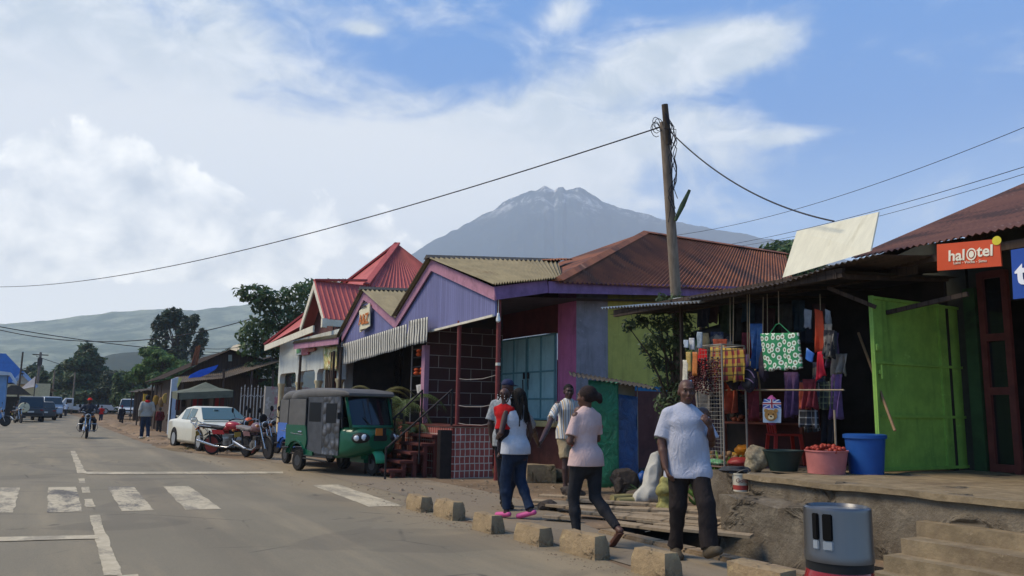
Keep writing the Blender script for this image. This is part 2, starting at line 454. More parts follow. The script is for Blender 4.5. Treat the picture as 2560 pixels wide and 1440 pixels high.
# thin high veil: broad bias by place, torn by stretched noise
veil_bias = total([blob(60, 380, 620, 330, .62), blob(420, 640, 650, 170, .42), blob(620, 190, 520, 110, .22, -.25), blob(1000, 500, 420, 120, .5),
    blob(1330, 330, 430, 90, .40, .1), blob(1150, 410, 420, 60, .36, .06), blob(1700, 390, 260, 90, .22), blob(1560, 200, 260, 50, .34, .2), blob(1750, 118, 190, 46, .62, .05), blob(1850, 150, 90, 40, .3),
    blob(1420, 28, 60, 34, .5, .5), blob(912, 74, 40, 14, .6), blob(1960, 338, 70, 20, .42), blob(2300, 60, 420, 70, .13), blob(1950, 470, 300, 120, .12),
    blob(0, 780, 800, 90, .4), blob(1250, 640, 300, 120, .4), blob(200, 90, 300, 120, .24), blob(2200, 330, 250, 200, -.12), blob(1080, 120, 260, 90, -.12), blob(1000, 20, 500, 60, .1)])
wv = t.noise(stretch(AE, 3, 5.5, -.18), 1.0, 4, .5, .4)
n1 = t.noise(stretch(AE, 5, 11, -.22), 1.0, 9, .6, .9)
n2 = t.noise(stretch(AE, 14, 22, -.1, (3, 1, 0)), 1.0, 9, .62, .5)
vn = t.math('ADD', t.math('ADD', t.math('MULTIPLY', n1, .75), t.math('MULTIPLY', n2, .33)), t.math('MULTIPLY', wv, .3))
veil = t.ramp(t.math('ADD', veil_bias, t.math('MULTIPLY', t.math('SUBTRACT', vn, .69), 1.5)), .02, .62)
# heaped clouds: sharper, lit from the upper left, grey below
cum_bias = total([blob(235, 420, 125, 90, .5), blob(200, 540, 150, 110, .5), blob(330, 560, 120, 90, .4), blob(515, 545, 105, 85, .68), blob(570, 610, 120, 70, .45),
    blob(860, 560, 120, 70, .44), blob(470, 640, 200, 40, .3), blob(100, 640, 140, 60, .3), blob(700, 640, 140, 60, .3), blob(1035, 625, 70, 40, .4)])
c1 = t.noise(stretch(AE, 13, 15), 1.0, 9, .6, .3); c1b = t.noise(stretch(AE, 13, 15, 0, (.3, -.42, 0)), 1.0, 4, .55, .3)
cum = t.ramp(t.math('ADD', cum_bias, t.math('MULTIPLY', t.math('SUBTRACT', c1, .5), 1.1)), .27, .40)
cum = t.math('MULTIPLY', cum, t.ramp(cum_bias, .04, .2))
shade = t.math('ADD', .5, t.math('MULTIPLY', t.math('SUBTRACT', c1, c1b), 2.0), clamp=True)
SK = 0.062
sky = t.new('ShaderNodeVectorMath', operation='SCALE'); t.l.new(sk.outputs[0], sky.inputs[0]); sky.inputs['Scale'].default_value = SK
skyc = t.mix(.8, sky.outputs[0], (.012, .165, .50))            # a soft blue, the Nishita gradient still in it
skyc = t.mix(t.ramp(el, .36, .02), skyc, (.40, .58, .78))
veilc = t.mix(t.ramp(n2, .35, .7), (.42, .47, .50), (.62, .64, .645))
veilc = t.mix(t.ramp(total([blob(300, 500, 700, 260, 1.0), blob(1000, 420, 500, 120, .6)]), .1, .9), veilc, (.63, .635, .62))
low = t.ramp(el, .42, .06); veilc = t.mix(low, veilc, (.80, .795, .76))
col = t.mix(t.math('MULTIPLY', veil, .92), skyc, veilc)
cumc = t.mix(shade, (.50, .53, .55), (1.12, 1.08, .98))
col = t.mix(t.math('MULTIPLY', cum, .9), col, cumc)
below = t.ramp(sep.outputs[2], -.01, -.12)
col = t.mix(below, col, hx('#6d6a62'))
t.put(bg.inputs[0], col); bg.inputs[1].default_value = 1.0
# ---------------------------------------------------------------- ground, road, markings
def ground_mat():
    m, t, b = new_mat('dirt'); v = t.coord()
    n = t.noise(v, .35, 8, .65); f = t.noise(v, 5, 8, .7); g = t.noise(v, 28, 4, .7)
    k = t.mix(t.ramp(n, .35, .65), hx('#8d775f'), hx('#6b5b49'))
    k = t.mix(t.math('MULTIPLY', t.ramp(f, .5, .75), .7), k, hx('#ab9475'))
    k = t.mix(t.math('MULTIPLY', t.ramp(g, .58, .72), .6), k, hx('#423a31'))
    k = t.mix(t.math('MULTIPLY', t.ramp(t.noise(v, .05, 5), .55, .7), .5), k, hx('#4d5436'))
    t.put(b.inputs['Base Color'], k); b.inputs['Roughness'].default_value = .95; b.inputs['Specular IOR Level'].default_value = .1
    t.put(b.inputs['Normal'], t.bump(t.math('ADD', f, t.math('MULTIPLY', g, .5)), .6, .03)); return m
M_dirt = ground_mat()
def asphalt(name, a, d, dust, wear):
    m, t, b = new_mat(name); v = t.coord()
    n = t.noise(v, .22, 6, .6, .5); f = t.noise(v, 60, 3, .8); g = t.noise(t.coord('Object', (1.2, .12, 1)), 1.0, 6, .6)
    k = t.mix(t.ramp(n, .3, .7), hx(a), hx(d))
    k = t.mix(t.math('MULTIPLY', t.ramp(g, .45, .72), wear), k, hx(dust))
    k = t.mix(t.math('MULTIPLY', t.ramp(f, .45, .7), .35), k, tuple(x*.55 for x in hx(a)))
    k = t.mix(t.math('MULTIPLY', t.ramp(t.noise(v, 150, 2, .5), .6, .72), .25), k, hx('#b5aa98'))
    px_ = t.new('ShaderNodeSeparateXYZ'); t.l.new(v, px_.inputs[0])
    ed = t.math('ADD', t.ramp(px_.outputs[0], 2.6, 4.9), t.math('MULTIPLY', t.math('SUBTRACT', t.noise(v, .9, 7, .7), .5), 1.3)); k = t.mix(t.math('MULTIPLY', t.ramp(ed, .3, 1.0), .28), k, hx('#97815f'))
    trk = t.math('MULTIPLY', t.ramp(t.math('ABSOLUTE', t.math('SUBTRACT', t.math('ABSOLUTE', t.math('SUBTRACT', px_.outputs[0], 2.5)), .8)), .45, .1), t.ramp(t.noise(t.coord('Object', (.6, .06, 1)), 1, 5), .35, .65)); k = t.mix(t.math('MULTIPLY', trk, .3), k, hx('#524b42'))
    k = t.mix(t.math('MULTIPLY', t.ramp(t.noise(v, .38, 3, .4, 1.5), .58, .62), .26), k, hx('#575046')); k = t.mix(t.math('MULTIPLY', t.ramp(t.noise(v, 1.4, 4, .5, .8), .66, .72), .5), k, hx('#46413a'))
    vx = t.new('ShaderNodeTexVoronoi', feature='DISTANCE_TO_EDGE'); t.put(vx.inputs['Vector'], v); vx.inputs['Scale'].default_value = .55
    ck = t.math('MULTIPLY', t.ramp(vx.outputs['Distance'], .011, .0), t.ramp(t.noise(v, .5, 3), .52, .62))
    k = t.mix(t.math('MULTIPLY', ck, .75), k, hx('#3b3833'))
    t.put(b.inputs['Base Color'], k); b.inputs['Roughness'].default_value = .8; b.inputs['Specular IOR Level'].default_value = .25
    t.put(b.inputs['Normal'], t.bump(f, .35, .01)); return m
M_road = asphalt('asphalt', '#786f5b', '#857b66', '#9a8b6f', .8)
M_walk = asphalt('walkway_asphalt', '#6f695e', '#7d7364', '#92846d', .9)
TX0, TX1, TY0, TY1, TZ = 6.02, 7.05, 2.0, 8.3, -.75         # the open drain
g = MB()
xs = [-4000, -60, TX0, TX1, 60, 4000]; ys = [-200, -40, TY0, TY1, 40, 160, 4000]
for i in range(5):
    for j in range(6):
        if (i, j) == (2, 2): continue
        g.quad((xs[i], ys[j], gz(ys[j])), (xs[i+1], ys[j], gz(ys[j])), (xs[i+1], ys[j+1], gz(ys[j+1])), (xs[i], ys[j+1], gz(ys[j+1])))
struct(g.build('ground', M_dirt))
g = MB()
a, b_, c_, d_ = TX0, TX1, TY0, TY1
g.quad((a, c_, TZ), (b_, c_, TZ), (b_, d_, TZ), (a, d_, TZ)); g.quad((a, c_, TZ), (a, d_, TZ), (a, d_, 0), (a, c_, 0))
g.quad((b_, d_, TZ), (b_, c_, TZ), (b_, c_, 0), (b_, d_, 0)); g.quad((a, d_, TZ), (b_, d_, TZ), (b_, d_, 0), (a, d_, 0)); g.quad((b_, c_, TZ), (a, c_, TZ), (a, c_, 0), (b_, c_, 0))
struct(g.build('drain', mat('drain_mud', '#2b2723', .95, .4, 6, col2='#15120f')))
# road: left edge straight, right edge with the parking bay; ragged dusty border
def ragged(pts, amp, step=.35, seed=1):
    out = []
    for i in range(len(pts)-1):
        a, b = Vector(pts[i]).to_3d(), Vector(pts[i+1]).to_3d(); n = max(1, int((b-a).length/step)) if (b-a).length < 80 else 8
        for k in range(n):
            p = a.lerp(b, k/n); w = amp*noise.noise(Vector((p.x*1.3, p.y*1.3, seed)))+amp*.5*noise.noise(Vector((p.x*5, p.y*5, seed)))
            out.append(Vector((p.x+w, p.y, 0)))
    out.append(Vector(pts[-1]).to_3d()); return out
Rt = ragged([(4.86, -8), (4.86, 5), (4.86, 11.5), (5.6, 12.6), (6.6, 14.2), (6.6, 17.5), (5.5, 21.6), (4.6, 23.5), (4.2, 26.0), (3.6, 28), (3.42, 38), (3.3, 52), (3.2, 90), (2.6, 130)], .13)
Lf = ragged([(-2.9, -8), (-2.9, 40), (-2.6, 90), (-3.4, 130)], .15, seed=4)
def strip_between(L, Rr, z):
    """faces between two border lines sampled at the same Y"""
    def at(P, y):
        for i in range(len(P)-1):
            if P[i].y <= y <= P[i+1].y and P[i+1].y > P[i].y: return P[i].lerp(P[i+1], (y-P[i].y)/(P[i+1].y-P[i].y)).x
        return P[-1].x
    ysr = sorted(set([p.y for p in Rr]+[p.y for p in L]+[40.0])); m = MB(); prev = None
    for y in ysr:
        q = (Vector((at(L, y), y, z+gz(y))), Vector((at(Rr, y), y, z+gz(y))))
        if prev: m.quad(prev[0], prev[1], q[1], q[0])
        prev = q
    return m
struct(strip_between(Lf, Rt, .004).build('road', M_road))
# walkway between the kerb blocks and the drain
Wl = ragged([(4.9, -8), (4.9, 11.5), (5.3, 12.1)], .03); Wr = ragged([(5.98, -8), (5.98, 8.2), (6.5, 10), (6.9, 12.1)], .1, seed=3)
struct(strip_between(Wl, Wr, .008).build('walkway', M_walk))
# raised lip of the drain, a strip of pale concrete
lip = MB()
for k in range(12):
    y0, y1 = 2.0+k*.5, 2.0+k*.5+.49
    lip.box((5.93+.03*noise.noise(Vector((k, 3, 1))), (y0+y1)/2, .0), (.2+.04*noise.noise(Vector((k, 1, 1))), y1-y0+.02, .1+.03*noise.noise(Vector((k, 7, 1)))), bev=.02)
struct(lip.build('drain_kerb', mat('pale_concrete', '#8f7c62', .9, .25, 9, col2='#6a5a47', bump=.5)))
V = []; F_ = []; n1, n2 = 90, 12          # low bank of loose earth beside the far road
for i in range(n1+1):
    y = 27+i*.62; x0 = 3.75 if y > 30 else 3.75+(30-y)*.35
    for j in range(n2+1):
        u = j/n2; x = x0+u*2.2; h = math.sin(PI*min(1, u*1.25))**.8*min(1, (y-27)/6)*(.16+.22*noise.noise(Vector((x*.7, y*.35, 3))))+.07*noise.noise(Vector((x*2.3, y*2.3, 1)))*math.sin(PI*u)
        V.append((x+.25*noise.noise(Vector((y*.5, j, 2))), y, gz(y)-.02+max(0, h)))
for i in range(n1):
    for j in range(n2): a = i*(n2+1)+j; F_.append((a, a+1, a+n2+2, a+n2+1))
struct(fast_mesh('dirt_bank', np.array(V), np.array(F_), M_dirt, None, True))
def paint_mat():
    m, t, b = new_mat('road_paint'); v = t.coord()
    w = t.ramp(t.math('ADD', t.math('MULTIPLY', t.noise(t.coord('Object', (1, .35, 1)), 2.2, 8, .7, .5), .75), t.math('MULTIPLY', t.noise(v, 26, 4, .7), .35)), .50, .62)
    att = t.new('ShaderNodeAttribute', attribute_name='wear'); w2 = t.math('MULTIPLY', w, att.outputs['Fac'])
    k = t.mix(t.ramp(t.noise(v, 7, 5), .3, .7), hx('#b0a286'), hx('#c4b698'))
    t.put(b.inputs['Base Color'], t.mix(w2, k, hx('#5f5a52'))); b.inputs['Roughness'].default_value = .75; b.inputs['Specular IOR Level'].default_value = .25
    return m
M_paint = paint_mat()
def marking(name, polys, wear, z=.008):
    mb = MB()
    for P in polys:
        P = [Vector((p[0], p[1], z)) for p in P]; n = len(P); out = []
        for i in range(n):                       # chipped edges
            a, b = P[i], P[(i+1) % n]; k = max(1, int((b-a).length/.12)); nn = Vector((a.y-b.y, b.x-a.x, 0)).normalized()
            for j in range(k):
                q = a.lerp(b, j/k); out.append(q+nn*(.012*noise.noise(q*6)+.02*noise.noise(q*1.7)))
        mb.quad(*out)
    o = mb.build(name, M_paint); at = o.data.attributes.new('wear', 'FLOAT', 'FACE'); at.data.foreach_set('value', [wear]*len(mb.f))
    return struct(o)
def pix(*pp): return [gp(x, y) for x, y in pp]
marking('centre_line', [pix((176, 1128), (188, 1128), (216, 1184), (194, 1184)), pix((224, 1290), (247, 1288), (305, 1440), (260, 1440))]+[pix(*q) for q in
    [((196, 1197), (211, 1197), (214, 1208), (198, 1208)), ((203, 1219), (222, 1218), (226, 1233), (206, 1233)), ((210, 1249), (231, 1248), (238, 1268), (214, 1269))]]+
    [[(.66, 7.7), (.82, 7.7), (.8, 3), (.64, 3)]], .5)
marking('stop_line', [pix((196, 1181), (707, 1180), (709, 1185), (218, 1187)), pix((-40, 1346), (243, 1340), (246, 1349), (-40, 1357))], .45, .012)
for q, w in ((((-60, 1221), (50, 1220), (33, 1283), (-90, 1284)), .75), (((121, 1219), (190, 1218), (207, 1280), (118, 1283)), 1.0), (((267, 1218), (334, 1217), (386, 1277), (305, 1279)), .9), (((408, 1217), (472, 1216), (554, 1274), (464, 1276)), .6), (((780, 1214), (846, 1212), (1008, 1266), (922, 1268)), .5)):
    marking('crossing_stripe', [pix(*q)], w)
# ---------------------------------------------------------------- far land: hills and the mountain
def ridge(name, prof, dist, depth, m, ny=40, rough=.06, seed=0, back=.25, sub=6, front_pow=1.0):
    """land whose crest runs through the photographed skyline at a distance, falling to the ground in front and behind"""
    P = []
    for i in range(len(prof)-1):
        for k in range(sub): u = k/sub; P.append((prof[i][0]*(1-u)+prof[i+1][0]*u, prof[i][1]*(1-u)+prof[i+1][1]*u))
    P.append(prof[-1]); V = []; nx = len(P)
    for j in range(ny+1):
        s = j/ny
        for i, (x, y) in enumerate(P):
            d = ray(x, y); hd = Vector((d.x, d.y, 0)); L = hd.length; hd /= L
            top = CAMH+d.z/L*dist; top = max(top, 1)
            if s <= .7: q = s/.7; r = dist-depth*(1-q); h = top*q**front_pow
            else: q = (s-.7)/.3; r = dist+depth*back*q; h = top*(1-q)**1.1
            p = hd*r; amp = rough*top*(math.sin(PI*min(1, s/.7))*.9+.02 if s <= .7 else .5)
            h += amp*(noise.fractal(Vector((p.x/dist*9, p.y/dist*9, seed)), .9, 2.1, 6))+top*.012*noise.fractal(Vector((p.x/dist*60, p.y/dist*60, seed)), 1, 2, 3)
            V.append((p.x, p.y, max(-2, h) if 0 < s < 1 else -2))
    F = [(j*nx+i, j*nx+i+1, (j+1)*nx+i+1, (j+1)*nx+i) for j in range(ny) for i in range(nx-1)]
    return struct(fast_mesh(name, np.array(V), np.array(F), m, None, True))
def hill_mat(name, a, b2, c2, sc_, bare=0):
    m, t, b = new_mat(name); v = t.coord()
    k = t.mix(t.ramp(t.noise(v, sc_, 8, .65), .4, .62), hx(a), hx(b2)); k = t.mix(t.ramp(t.noise(v, sc_*6, 8, .7), .52, .66), k, hx(c2))
    if bare:       # ash and snow left in the gullies near the summit
        s = t.new('ShaderNodeSeparateXYZ'); t.l.new(v, s.inputs[0]); k = t.mix(t.math('MULTIPLY', t.ramp(s.outputs[2], bare, bare+160), t.ramp(t.noise(t.coord('Object', (1, 1, .35)), .014, 8, .75, .8), .5, .6)), k, hx('#b9b6b0'))
    t.put(b.inputs['Base Color'], k); b.inputs['Roughness'].default_value = 1; b.inputs['Specular IOR Level'].default_value = 0; return m
ridge('mountain', [(300, 985), (640, 850), (860, 720), (1000, 655), (1085, 600), (1150, 568), (1200, 540), (1240, 520), (1275, 498), (1300, 484), (1330, 474), (1362, 464), (1375, 470), (1386, 476), (1396, 468), (1408, 466), (1416, 474), (1440, 470), (1470, 478), (1500, 498), (1530, 514), (1565, 521), (1620, 539), (1660, 550), (1720, 560), (1780, 573), (1840, 580), (1900, 592), (1990, 612), (2120, 650), (2300, 720), (2600, 850)],
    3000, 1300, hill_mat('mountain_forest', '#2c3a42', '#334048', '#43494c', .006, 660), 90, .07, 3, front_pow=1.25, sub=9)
ridge('hills', [(-500, 880), (-300, 850), (-150, 825), (0, 809), (60, 806), (130, 800), (200, 790), (280, 781), (340, 776), (420, 772), (500, 775), (560, 768), (640, 757), (760, 745), (900, 760), (1100, 820), (1300, 900), (1500, 990)],
    2500, 1200, hill_mat('hill_fields', '#43563c', '#82896a', '#2f4030', .012), 60, .09, 8, front_pow=1.1)
ridge('hills', [(-60, 1003), (90, 985), (190, 955), (235, 912), (255, 894), (285, 884), (330, 880), (420, 878), (520, 885), (640, 880), (760, 900), (900, 940), (1000, 1000)], 1000, 350, hill_mat('wooded_hill', '#223022', '#2c3b28', '#1b261b', .03), 40, .09, 12)
# ---------------------------------------------------------------- air
hzb = MB(); hzb.box((900, 1480, 428), (6200, 4000, 860)); hazeo = hzb.build('haze', None if False else bpy.data.materials.new('haze'))
hm = hazeo.data.materials[0]; hm.use_nodes = True; hm.node_tree.nodes.clear()
ho = hm.node_tree.nodes.new('ShaderNodeOutputMaterial'); pv = hm.node_tree.nodes.new('ShaderNodeVolumePrincipled')
pv.inputs['Color'].default_value = (.80, .89, .97, 1); pv.inputs['Density'].default_value = .0003; pv.inputs['Anisotropy'].default_value = 0
hm.node_tree.links.new(pv.outputs[0], ho.inputs['Volume']); stuff(hazeo)
# ---------------------------------------------------------------- building materials
def brick(name, c1, c2, mort, bw, bh, ms, axes='XZ', off=.5, bump=.3, rough=.8, spec=.25, shift=(0, 0)):
    m, t, b = new_mat(name); s = t.new('ShaderNodeSeparateXYZ'); t.l.new(t.coord(), s.inputs[0])
    cb = t.new('ShaderNodeCombineXYZ'); d = {'X': 0, 'Y': 1, 'Z': 2}
    wob = t.math('MULTIPLY', t.math('SUBTRACT', t.noise(t.coord(), 3, 4), .5), ms*2.2)
    t.put(cb.inputs[0], t.math('ADD', t.math('ADD', s.outputs[d[axes[0]]], shift[0]), wob)); t.put(cb.inputs[1], t.math('ADD', t.math('ADD', s.outputs[d[axes[1]]], shift[1]), wob))
    k = t.new('ShaderNodeTexBrick', offset=off, squash=1); t.l.new(cb.outputs[0], k.inputs['Vector'])
    k.inputs['Scale'].default_value = 1; k.inputs['Brick Width'].default_value = bw; k.inputs['Row Height'].default_value = bh
    k.inputs['Mortar Size'].default_value = ms; k.inputs['Mortar Smooth'].default_value = .15; k.inputs['Bias'].default_value = 0
    for n, c in (('Color1', c1), ('Color2', c2), ('Mortar', mort)): k.inputs[n].default_value = hx(c)+(1,)
    g = t.ramp(t.noise(t.coord(), 2.2, 7, .65), .4, .7)
    t.put(b.inputs['Base Color'], t.mix(t.math('MULTIPLY', g, .4), k.outputs[0], hx('#4a3a32')))
    t.put(b.inputs['Normal'], t.bump(t.math('MULTIPLY', k.outputs['Fac'], -1), bump, .02)); b.inputs['Roughness'].default_value = rough; b.inputs['Specular IOR Level'].default_value = spec
    MATS[name] = m; return m
def planks(name, col, axis, pitch, dirt, rough=.7, amt=.5):
    m, t, b = new_mat(name); s = t.new('ShaderNodeSeparateXYZ'); t.l.new(t.coord(), s.inputs[0])
    u = t.math('MULTIPLY', s.outputs['XYZ'.index(axis)], 1/pitch); fr = t.math('FRACT', u); fl = t.math('FLOOR', u)
    wn = t.new('ShaderNodeTexWhiteNoise', noise_dimensions='1D'); t.put(wn.inputs['W'], fl)
    groove = t.ramp(t.math('ABSOLUTE', t.math('SUBTRACT', fr, .5)), .42, .5)
    st = [6, 6, 6]; st['XYZ'.index(axis)] = 30; st[2] = 1.2
    n = t.noise(t.coord('Object', tuple(st)), 1, 8, .7)
    k = t.mix(wn.outputs['Value'], hx(col), tuple(x*.8 for x in hx(col))); k = t.mix(t.math('MULTIPLY', t.ramp(n, .45, .75), amt), k, hx(dirt))
    k = t.mix(t.math('MULTIPLY', groove, .75), k, tuple(x*.3 for x in hx(col)))
    t.put(b.inputs['Base Color'], k); b.inputs['Roughness'].default_value = rough; b.inputs['Specular IOR Level'].default_value = .25
    t.put(b.inputs['Normal'], t.bump(t.math('MULTIPLY', groove, -1), .6, .015)); MATS[name] = m; return m
def stripes(name, axis, pitch, ca, cb, duty=.5, dirt='#6b675c'):
    m, t, b = new_mat(name); s = t.new('ShaderNodeSeparateXYZ'); t.l.new(t.coord(), s.inputs[0])
    wob = t.math('MULTIPLY', t.noise(t.coord('Object', (1, 1, 3)), 1.2, 2), .05)
    fr = t.math('FRACT', t.math('MULTIPLY', t.math('ADD', s.outputs['XYZ'.index(axis)], wob), 1/pitch))
    k = t.mix(t.ramp(fr, duty-.03, duty+.03), hx(ca), hx(cb)); k = t.mix(t.math('MULTIPLY', t.ramp(t.noise(t.coord(), 3, 6), .5, .75), .4), k, hx(dirt))
    t.put(b.inputs['Base Color'], k); b.inputs['Roughness'].default_value = .9; MATS[name] = m; return m
M_lilac = planks('lilac_boards', '#7577a0', 'Y', .1, '#55587a')
M_pink = mat('pink_trim', '#a87a8c', .75, .12, 5, col2='#83606e', mask=(.55, .75), streak='#8a6575')
M_purple = mat('purple_fascia', '#7f6084', .75, .15, 5, col2='#604866', mask=(.5, .75), streak='#62486a')
M_tan = mat('tan_roof_sheet', '#857a5c', .65, .18, 3, col2='#5f4c36', mask=(.55, .78), stretch=(1, .4, 1))
def rust_mat(name, a, b2, c2, d, sc_=1.0):
    m, t, b = new_mat(name); v = t.coord('Object', (1.6*sc_, .5*sc_, .5*sc_))
    k = t.mix(t.ramp(t.noise(v, 1.2, 8, .65, .6), .35, .65), hx(a), hx(b2)); k = t.mix(t.math('MULTIPLY', t.ramp(t.noise(v, .7, 9, .7), .5, .62), .8), k, hx(c2))
    k = t.mix(t.math('MULTIPLY', t.ramp(t.noise(t.coord('Object', (5*sc_, .35, .35)), 1, 4, .6), .62, .72), .6), k, hx(d))
    t.put(b.inputs['Base Color'], k); b.inputs['Roughness'].default_value = .75; b.inputs['Specular IOR Level'].default_value = .3; MATS[name] = m; return m
M_rust = rust_mat('rusty_roof_sheet', '#75462f', '#8d5636', '#432f27', '#b08c70')
M_rust2 = rust_mat('old_rusty_roof_sheet', '#6d4a3d', '#7f5644', '#43342e', '#9a7f70')
M_red = rust_mat('red_painted_roof_sheet', '#ab5450', '#b65d58', '#964d49', '#bd736b')
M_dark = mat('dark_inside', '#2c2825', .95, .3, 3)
M_darkwood = planks('dark_old_boards', '#4a3d34', 'X', .14, '#6b5c4d', .9)
M_darkwoodY = planks('dark_old_boards_side', '#453a33', 'Y', .14, '#6b5c4d', .9)
M_white = mat('white_render', '#c3c6bd', .85, .07, 3, col2='#9c9a8c', mask=(.55, .8), streak='#96938a')
M_cream = mat('cream_paint', '#cbb98f', .7, .1, 6, col2='#9c8a66', mask=(.55, .8))
M_fasc = mat('off_white_fascia', '#d3cdb9', .7, .1, 6, col2='#a39a84', mask=(.55, .8))
M_maroon = mat('maroon_paint', '#5d2a28', .7, .2, 3, col2='#432422', mask=(.5, .75))
M_pinkwall = mat('pink_wall_paint', '#b9688f', .8, .1, 3, col2='#93566f', mask=(.52, .8), bump=.2, streak='#7d5064')
M_grey = mat('grey_wall_paint', '#8b8588', .8, .1, 4, col2='#6b6668', mask=(.52, .8), bump=.3, streak='#5c5757')
M_yellow = mat('olive_yellow_wall', '#b4ab54', .85, .1, 4, col2='#948c48', mask=(.52, .8), bump=.35, streak='#7c7540')
M_brown = mat('red_brown_dado', '#5c3733', .85, .2, 3, col2='#3f2b29', mask=(.45, .75), streak='#6a4a40')
M_blueband = mat('blue_band_paint', '#2d6d92', .8, .15, 4)
M_teal = mat('pale_blue_metal_paint', '#93babc', .5, .08, 3, col2='#6d989c', mask=(.52, .8), spec=.4, streak='#5d8286')
M_step = mat('red_oxide_concrete', '#5d312b', .8, .2, 5, col2='#432925', mask=(.5, .72))
M_ironblk = mat('dark_iron', '#2a2423', .6, .2, 8, metal=.2)
M_post = mat('red_brown_pipe', '#743531', .6, .15, 8)
M_block = brick('painted_block_wall', '#4a2c2a', '#54312e', '#a89c93', .62, .31, .009, 'XZ', shift=(.1, 0))
M_tile = brick('red_tile_wall', '#9a4c42', '#ab594e', '#d2c5b5', .116, .151, .0105, 'XZ', off=.08, bump=.5)
M_tileY = brick('red_tile_wall_front', '#873d34', '#974740', '#c6b8a8', .116, .151, .0085, 'YZ', off=.08, bump=.5)
def quadmb(*p): return MB().quad(*p)
def slab(p0, p1, p2, p3, th):
    """flat panel with thickness th behind it"""
    p = [Vector(q) for q in (p0, p1, p2, p3)]; n = (p[1]-p[0]).cross(p[3]-p[0]).normalized()*th
    return MB().prism(p, n)
def board(mb, a, b, h, th, up=(0, 0, 1)): mb.bar(a, b, th, h, up)
# ================================================================ the lilac gabled shop
shop = thing('gabled_shop', 'lilac shop with pink trimmed twin gables, rusty hipped roof and pale blue doors', 'shop', (9, 17, 0))
W = dict(parent=shop, world=True)
XF = 8.0
def F(x, y, X=XF): return xp(x, y, X)
eR, pk1, val, pk2, eL = Vector((XF, 14.62, 4.0)), F(1078, 650), F(988, 797), F(910, 727), Vector((XF, 24.95, 3.62))
eRl = Vector((XF, 14.62, 3.98))
# lilac gable boards (5 cm behind the trim)
def gable(pts, X, th=.05): return MB().prism([Vector((X, p[0], p[1])) for p in pts], (th, 0, 0))
zb = 3.40
gable([(14.72, zb), (17.95, F(1070, 829).z), (20.12, zb+.02), (25.0, 3.0), (25.0, 3.48), (pk2.y, pk2.z-.1), (val.y, val.z-.1), (pk1.y, pk1.z-.1), (14.72, 3.92)], XF+.07).build('gable_wall', M_lilac, **W)
m = MB()
for a, b in ((eRl, pk1), (pk1, val), (val, pk2), (pk2, eL)):
    a, b = Vector(a), Vector(b); dz = Vector((0, 0, -.27)); m.prism([a, b, b+dz, a+dz], (.035, 0, 0))
o = m.build('barge_board', M_pink, **W)
m = MB(); m.bar((XF+.02, 14.7, zb), (XF+.02, 17.95, F(1070, 829).z), .04, .05); m.build('edge_batten', M_fasc, **W)
# roof sheets: the near gable slope is in tan, the hipped part in rust
rz = .05
p1 = yp(1397, 697, 14.62); p2 = yp(1395, 657, 17.9)
m = MB(); up = Vector((0, 0, .06))
m.corr(Vector((XF-.12, 14.48, 3.98))+up, Vector((p1.x, 14.48, p1.z-.05))+up, p2+up, Vector((XF-.12, pk1.y, pk1.z))+up, .14, .03, 1, .03, seed=1)
m.build('roof', M_tan, **W)
m = MB(); m.corr(Vector((12.2, val.y, val.z+.2))+up, Vector((XF-.12, val.y, val.z))+up, Vector((XF-.12, pk1.y, pk1.z))+up, p2+up, .085, .014, seed=2); m.build('roof', M_tan, **W)
bk2 = Vector((11.6, pk2.y, pk2.z+.2))
m = MB(); m.corr(Vector((XF-.12, val.y, val.z))+up, Vector((11.6, val.y, val.z+.15))+up, bk2+up, Vector((XF-.12, pk2.y, pk2.z))+up, .14, .03, 1, .02, seed=3); m.build('roof', M_tan, **W)
m = MB(); m.corr(Vector((11.6, eL.y, eL.z+.15))+up, Vector((XF-.12, eL.y, eL.z))+up, Vector((XF-.12, pk2.y, pk2.z))+up, bk2+up, .085, .014, seed=4); m.build('roof', M_tan, **W)
m = MB()
for a, b in ((Vector((XF-.14, pk1.y, pk1.z)), p2), (Vector((XF-.14, pk2.y, pk2.z)), bk2)):
    a, b = a+Vector((0, 0, .07)), b+Vector((0, 0, .07)); m.prism([a+Vector((0, -.16, -.05)), a+Vector((0, 0, .05)), a+Vector((0, .16, -.05))], b-a)
m.build('ridge_cap', mat('dark_ridge_cap', '#4b453b', .6, .2, 4), **W)
PKm = yp(1610, 586, 18.2); RRm = yp(1965, 640, 18.2); E1 = yp(1392, 712, 14.47); E2 = yp(1990, 736, 14.47); FLm = Vector((p1.x, 21.6, p1.z))
m = MB(); m.corr(E1+up, E2+up, RRm+up, PKm+up, .13, .026, 1, .04, seed=5)
m.build('hipped_roof', M_rust, **W)
m = MB(); a, b, c_ = FLm+up, E1+up*1.6, PKm+up
N = 60
for i in range(N):
    u0, u1 = i/N, (i+1)/N; n_ = Vector((-.3, 0, .95))*.02
    m.add([a.lerp(b, u0), a.lerp(b, (u0+u1)/2)+n_, a.lerp(b, u1), c_], [(0, 1, 3), (1, 2, 3)], True)
m.build('hipped_roof', M_rust, **W)
m = MB()
for a, b in ((E1+Vector((0, 0, .06)), PKm), (PKm, RRm)):
    a, b = a+Vector((0, 0, .09)), b+Vector((0, 0, .09)); sdv = (b-a).cross(Vector((0, 0, 1))).normalized()*.16; dn = Vector((0, 0, -.06))
    m.prism([a+sdv+dn, a+Vector((0, 0, .03)), a-sdv+dn], b-a)
m.build('ridge_cap', M_rust, **W)
# torn bit of ridge sheet where the two roofs meet
m = MB(); q = p2+Vector((-.1, -.15, -.06)); m.corr(q+Vector((-.5, -.3, 0)), q+Vector((.25, -.35, .1)), q+Vector((.3, .3, .22)), q+Vector((-.45, .25, .1)), .09, .02); m.build('loose_sheet', M_rust, **W)
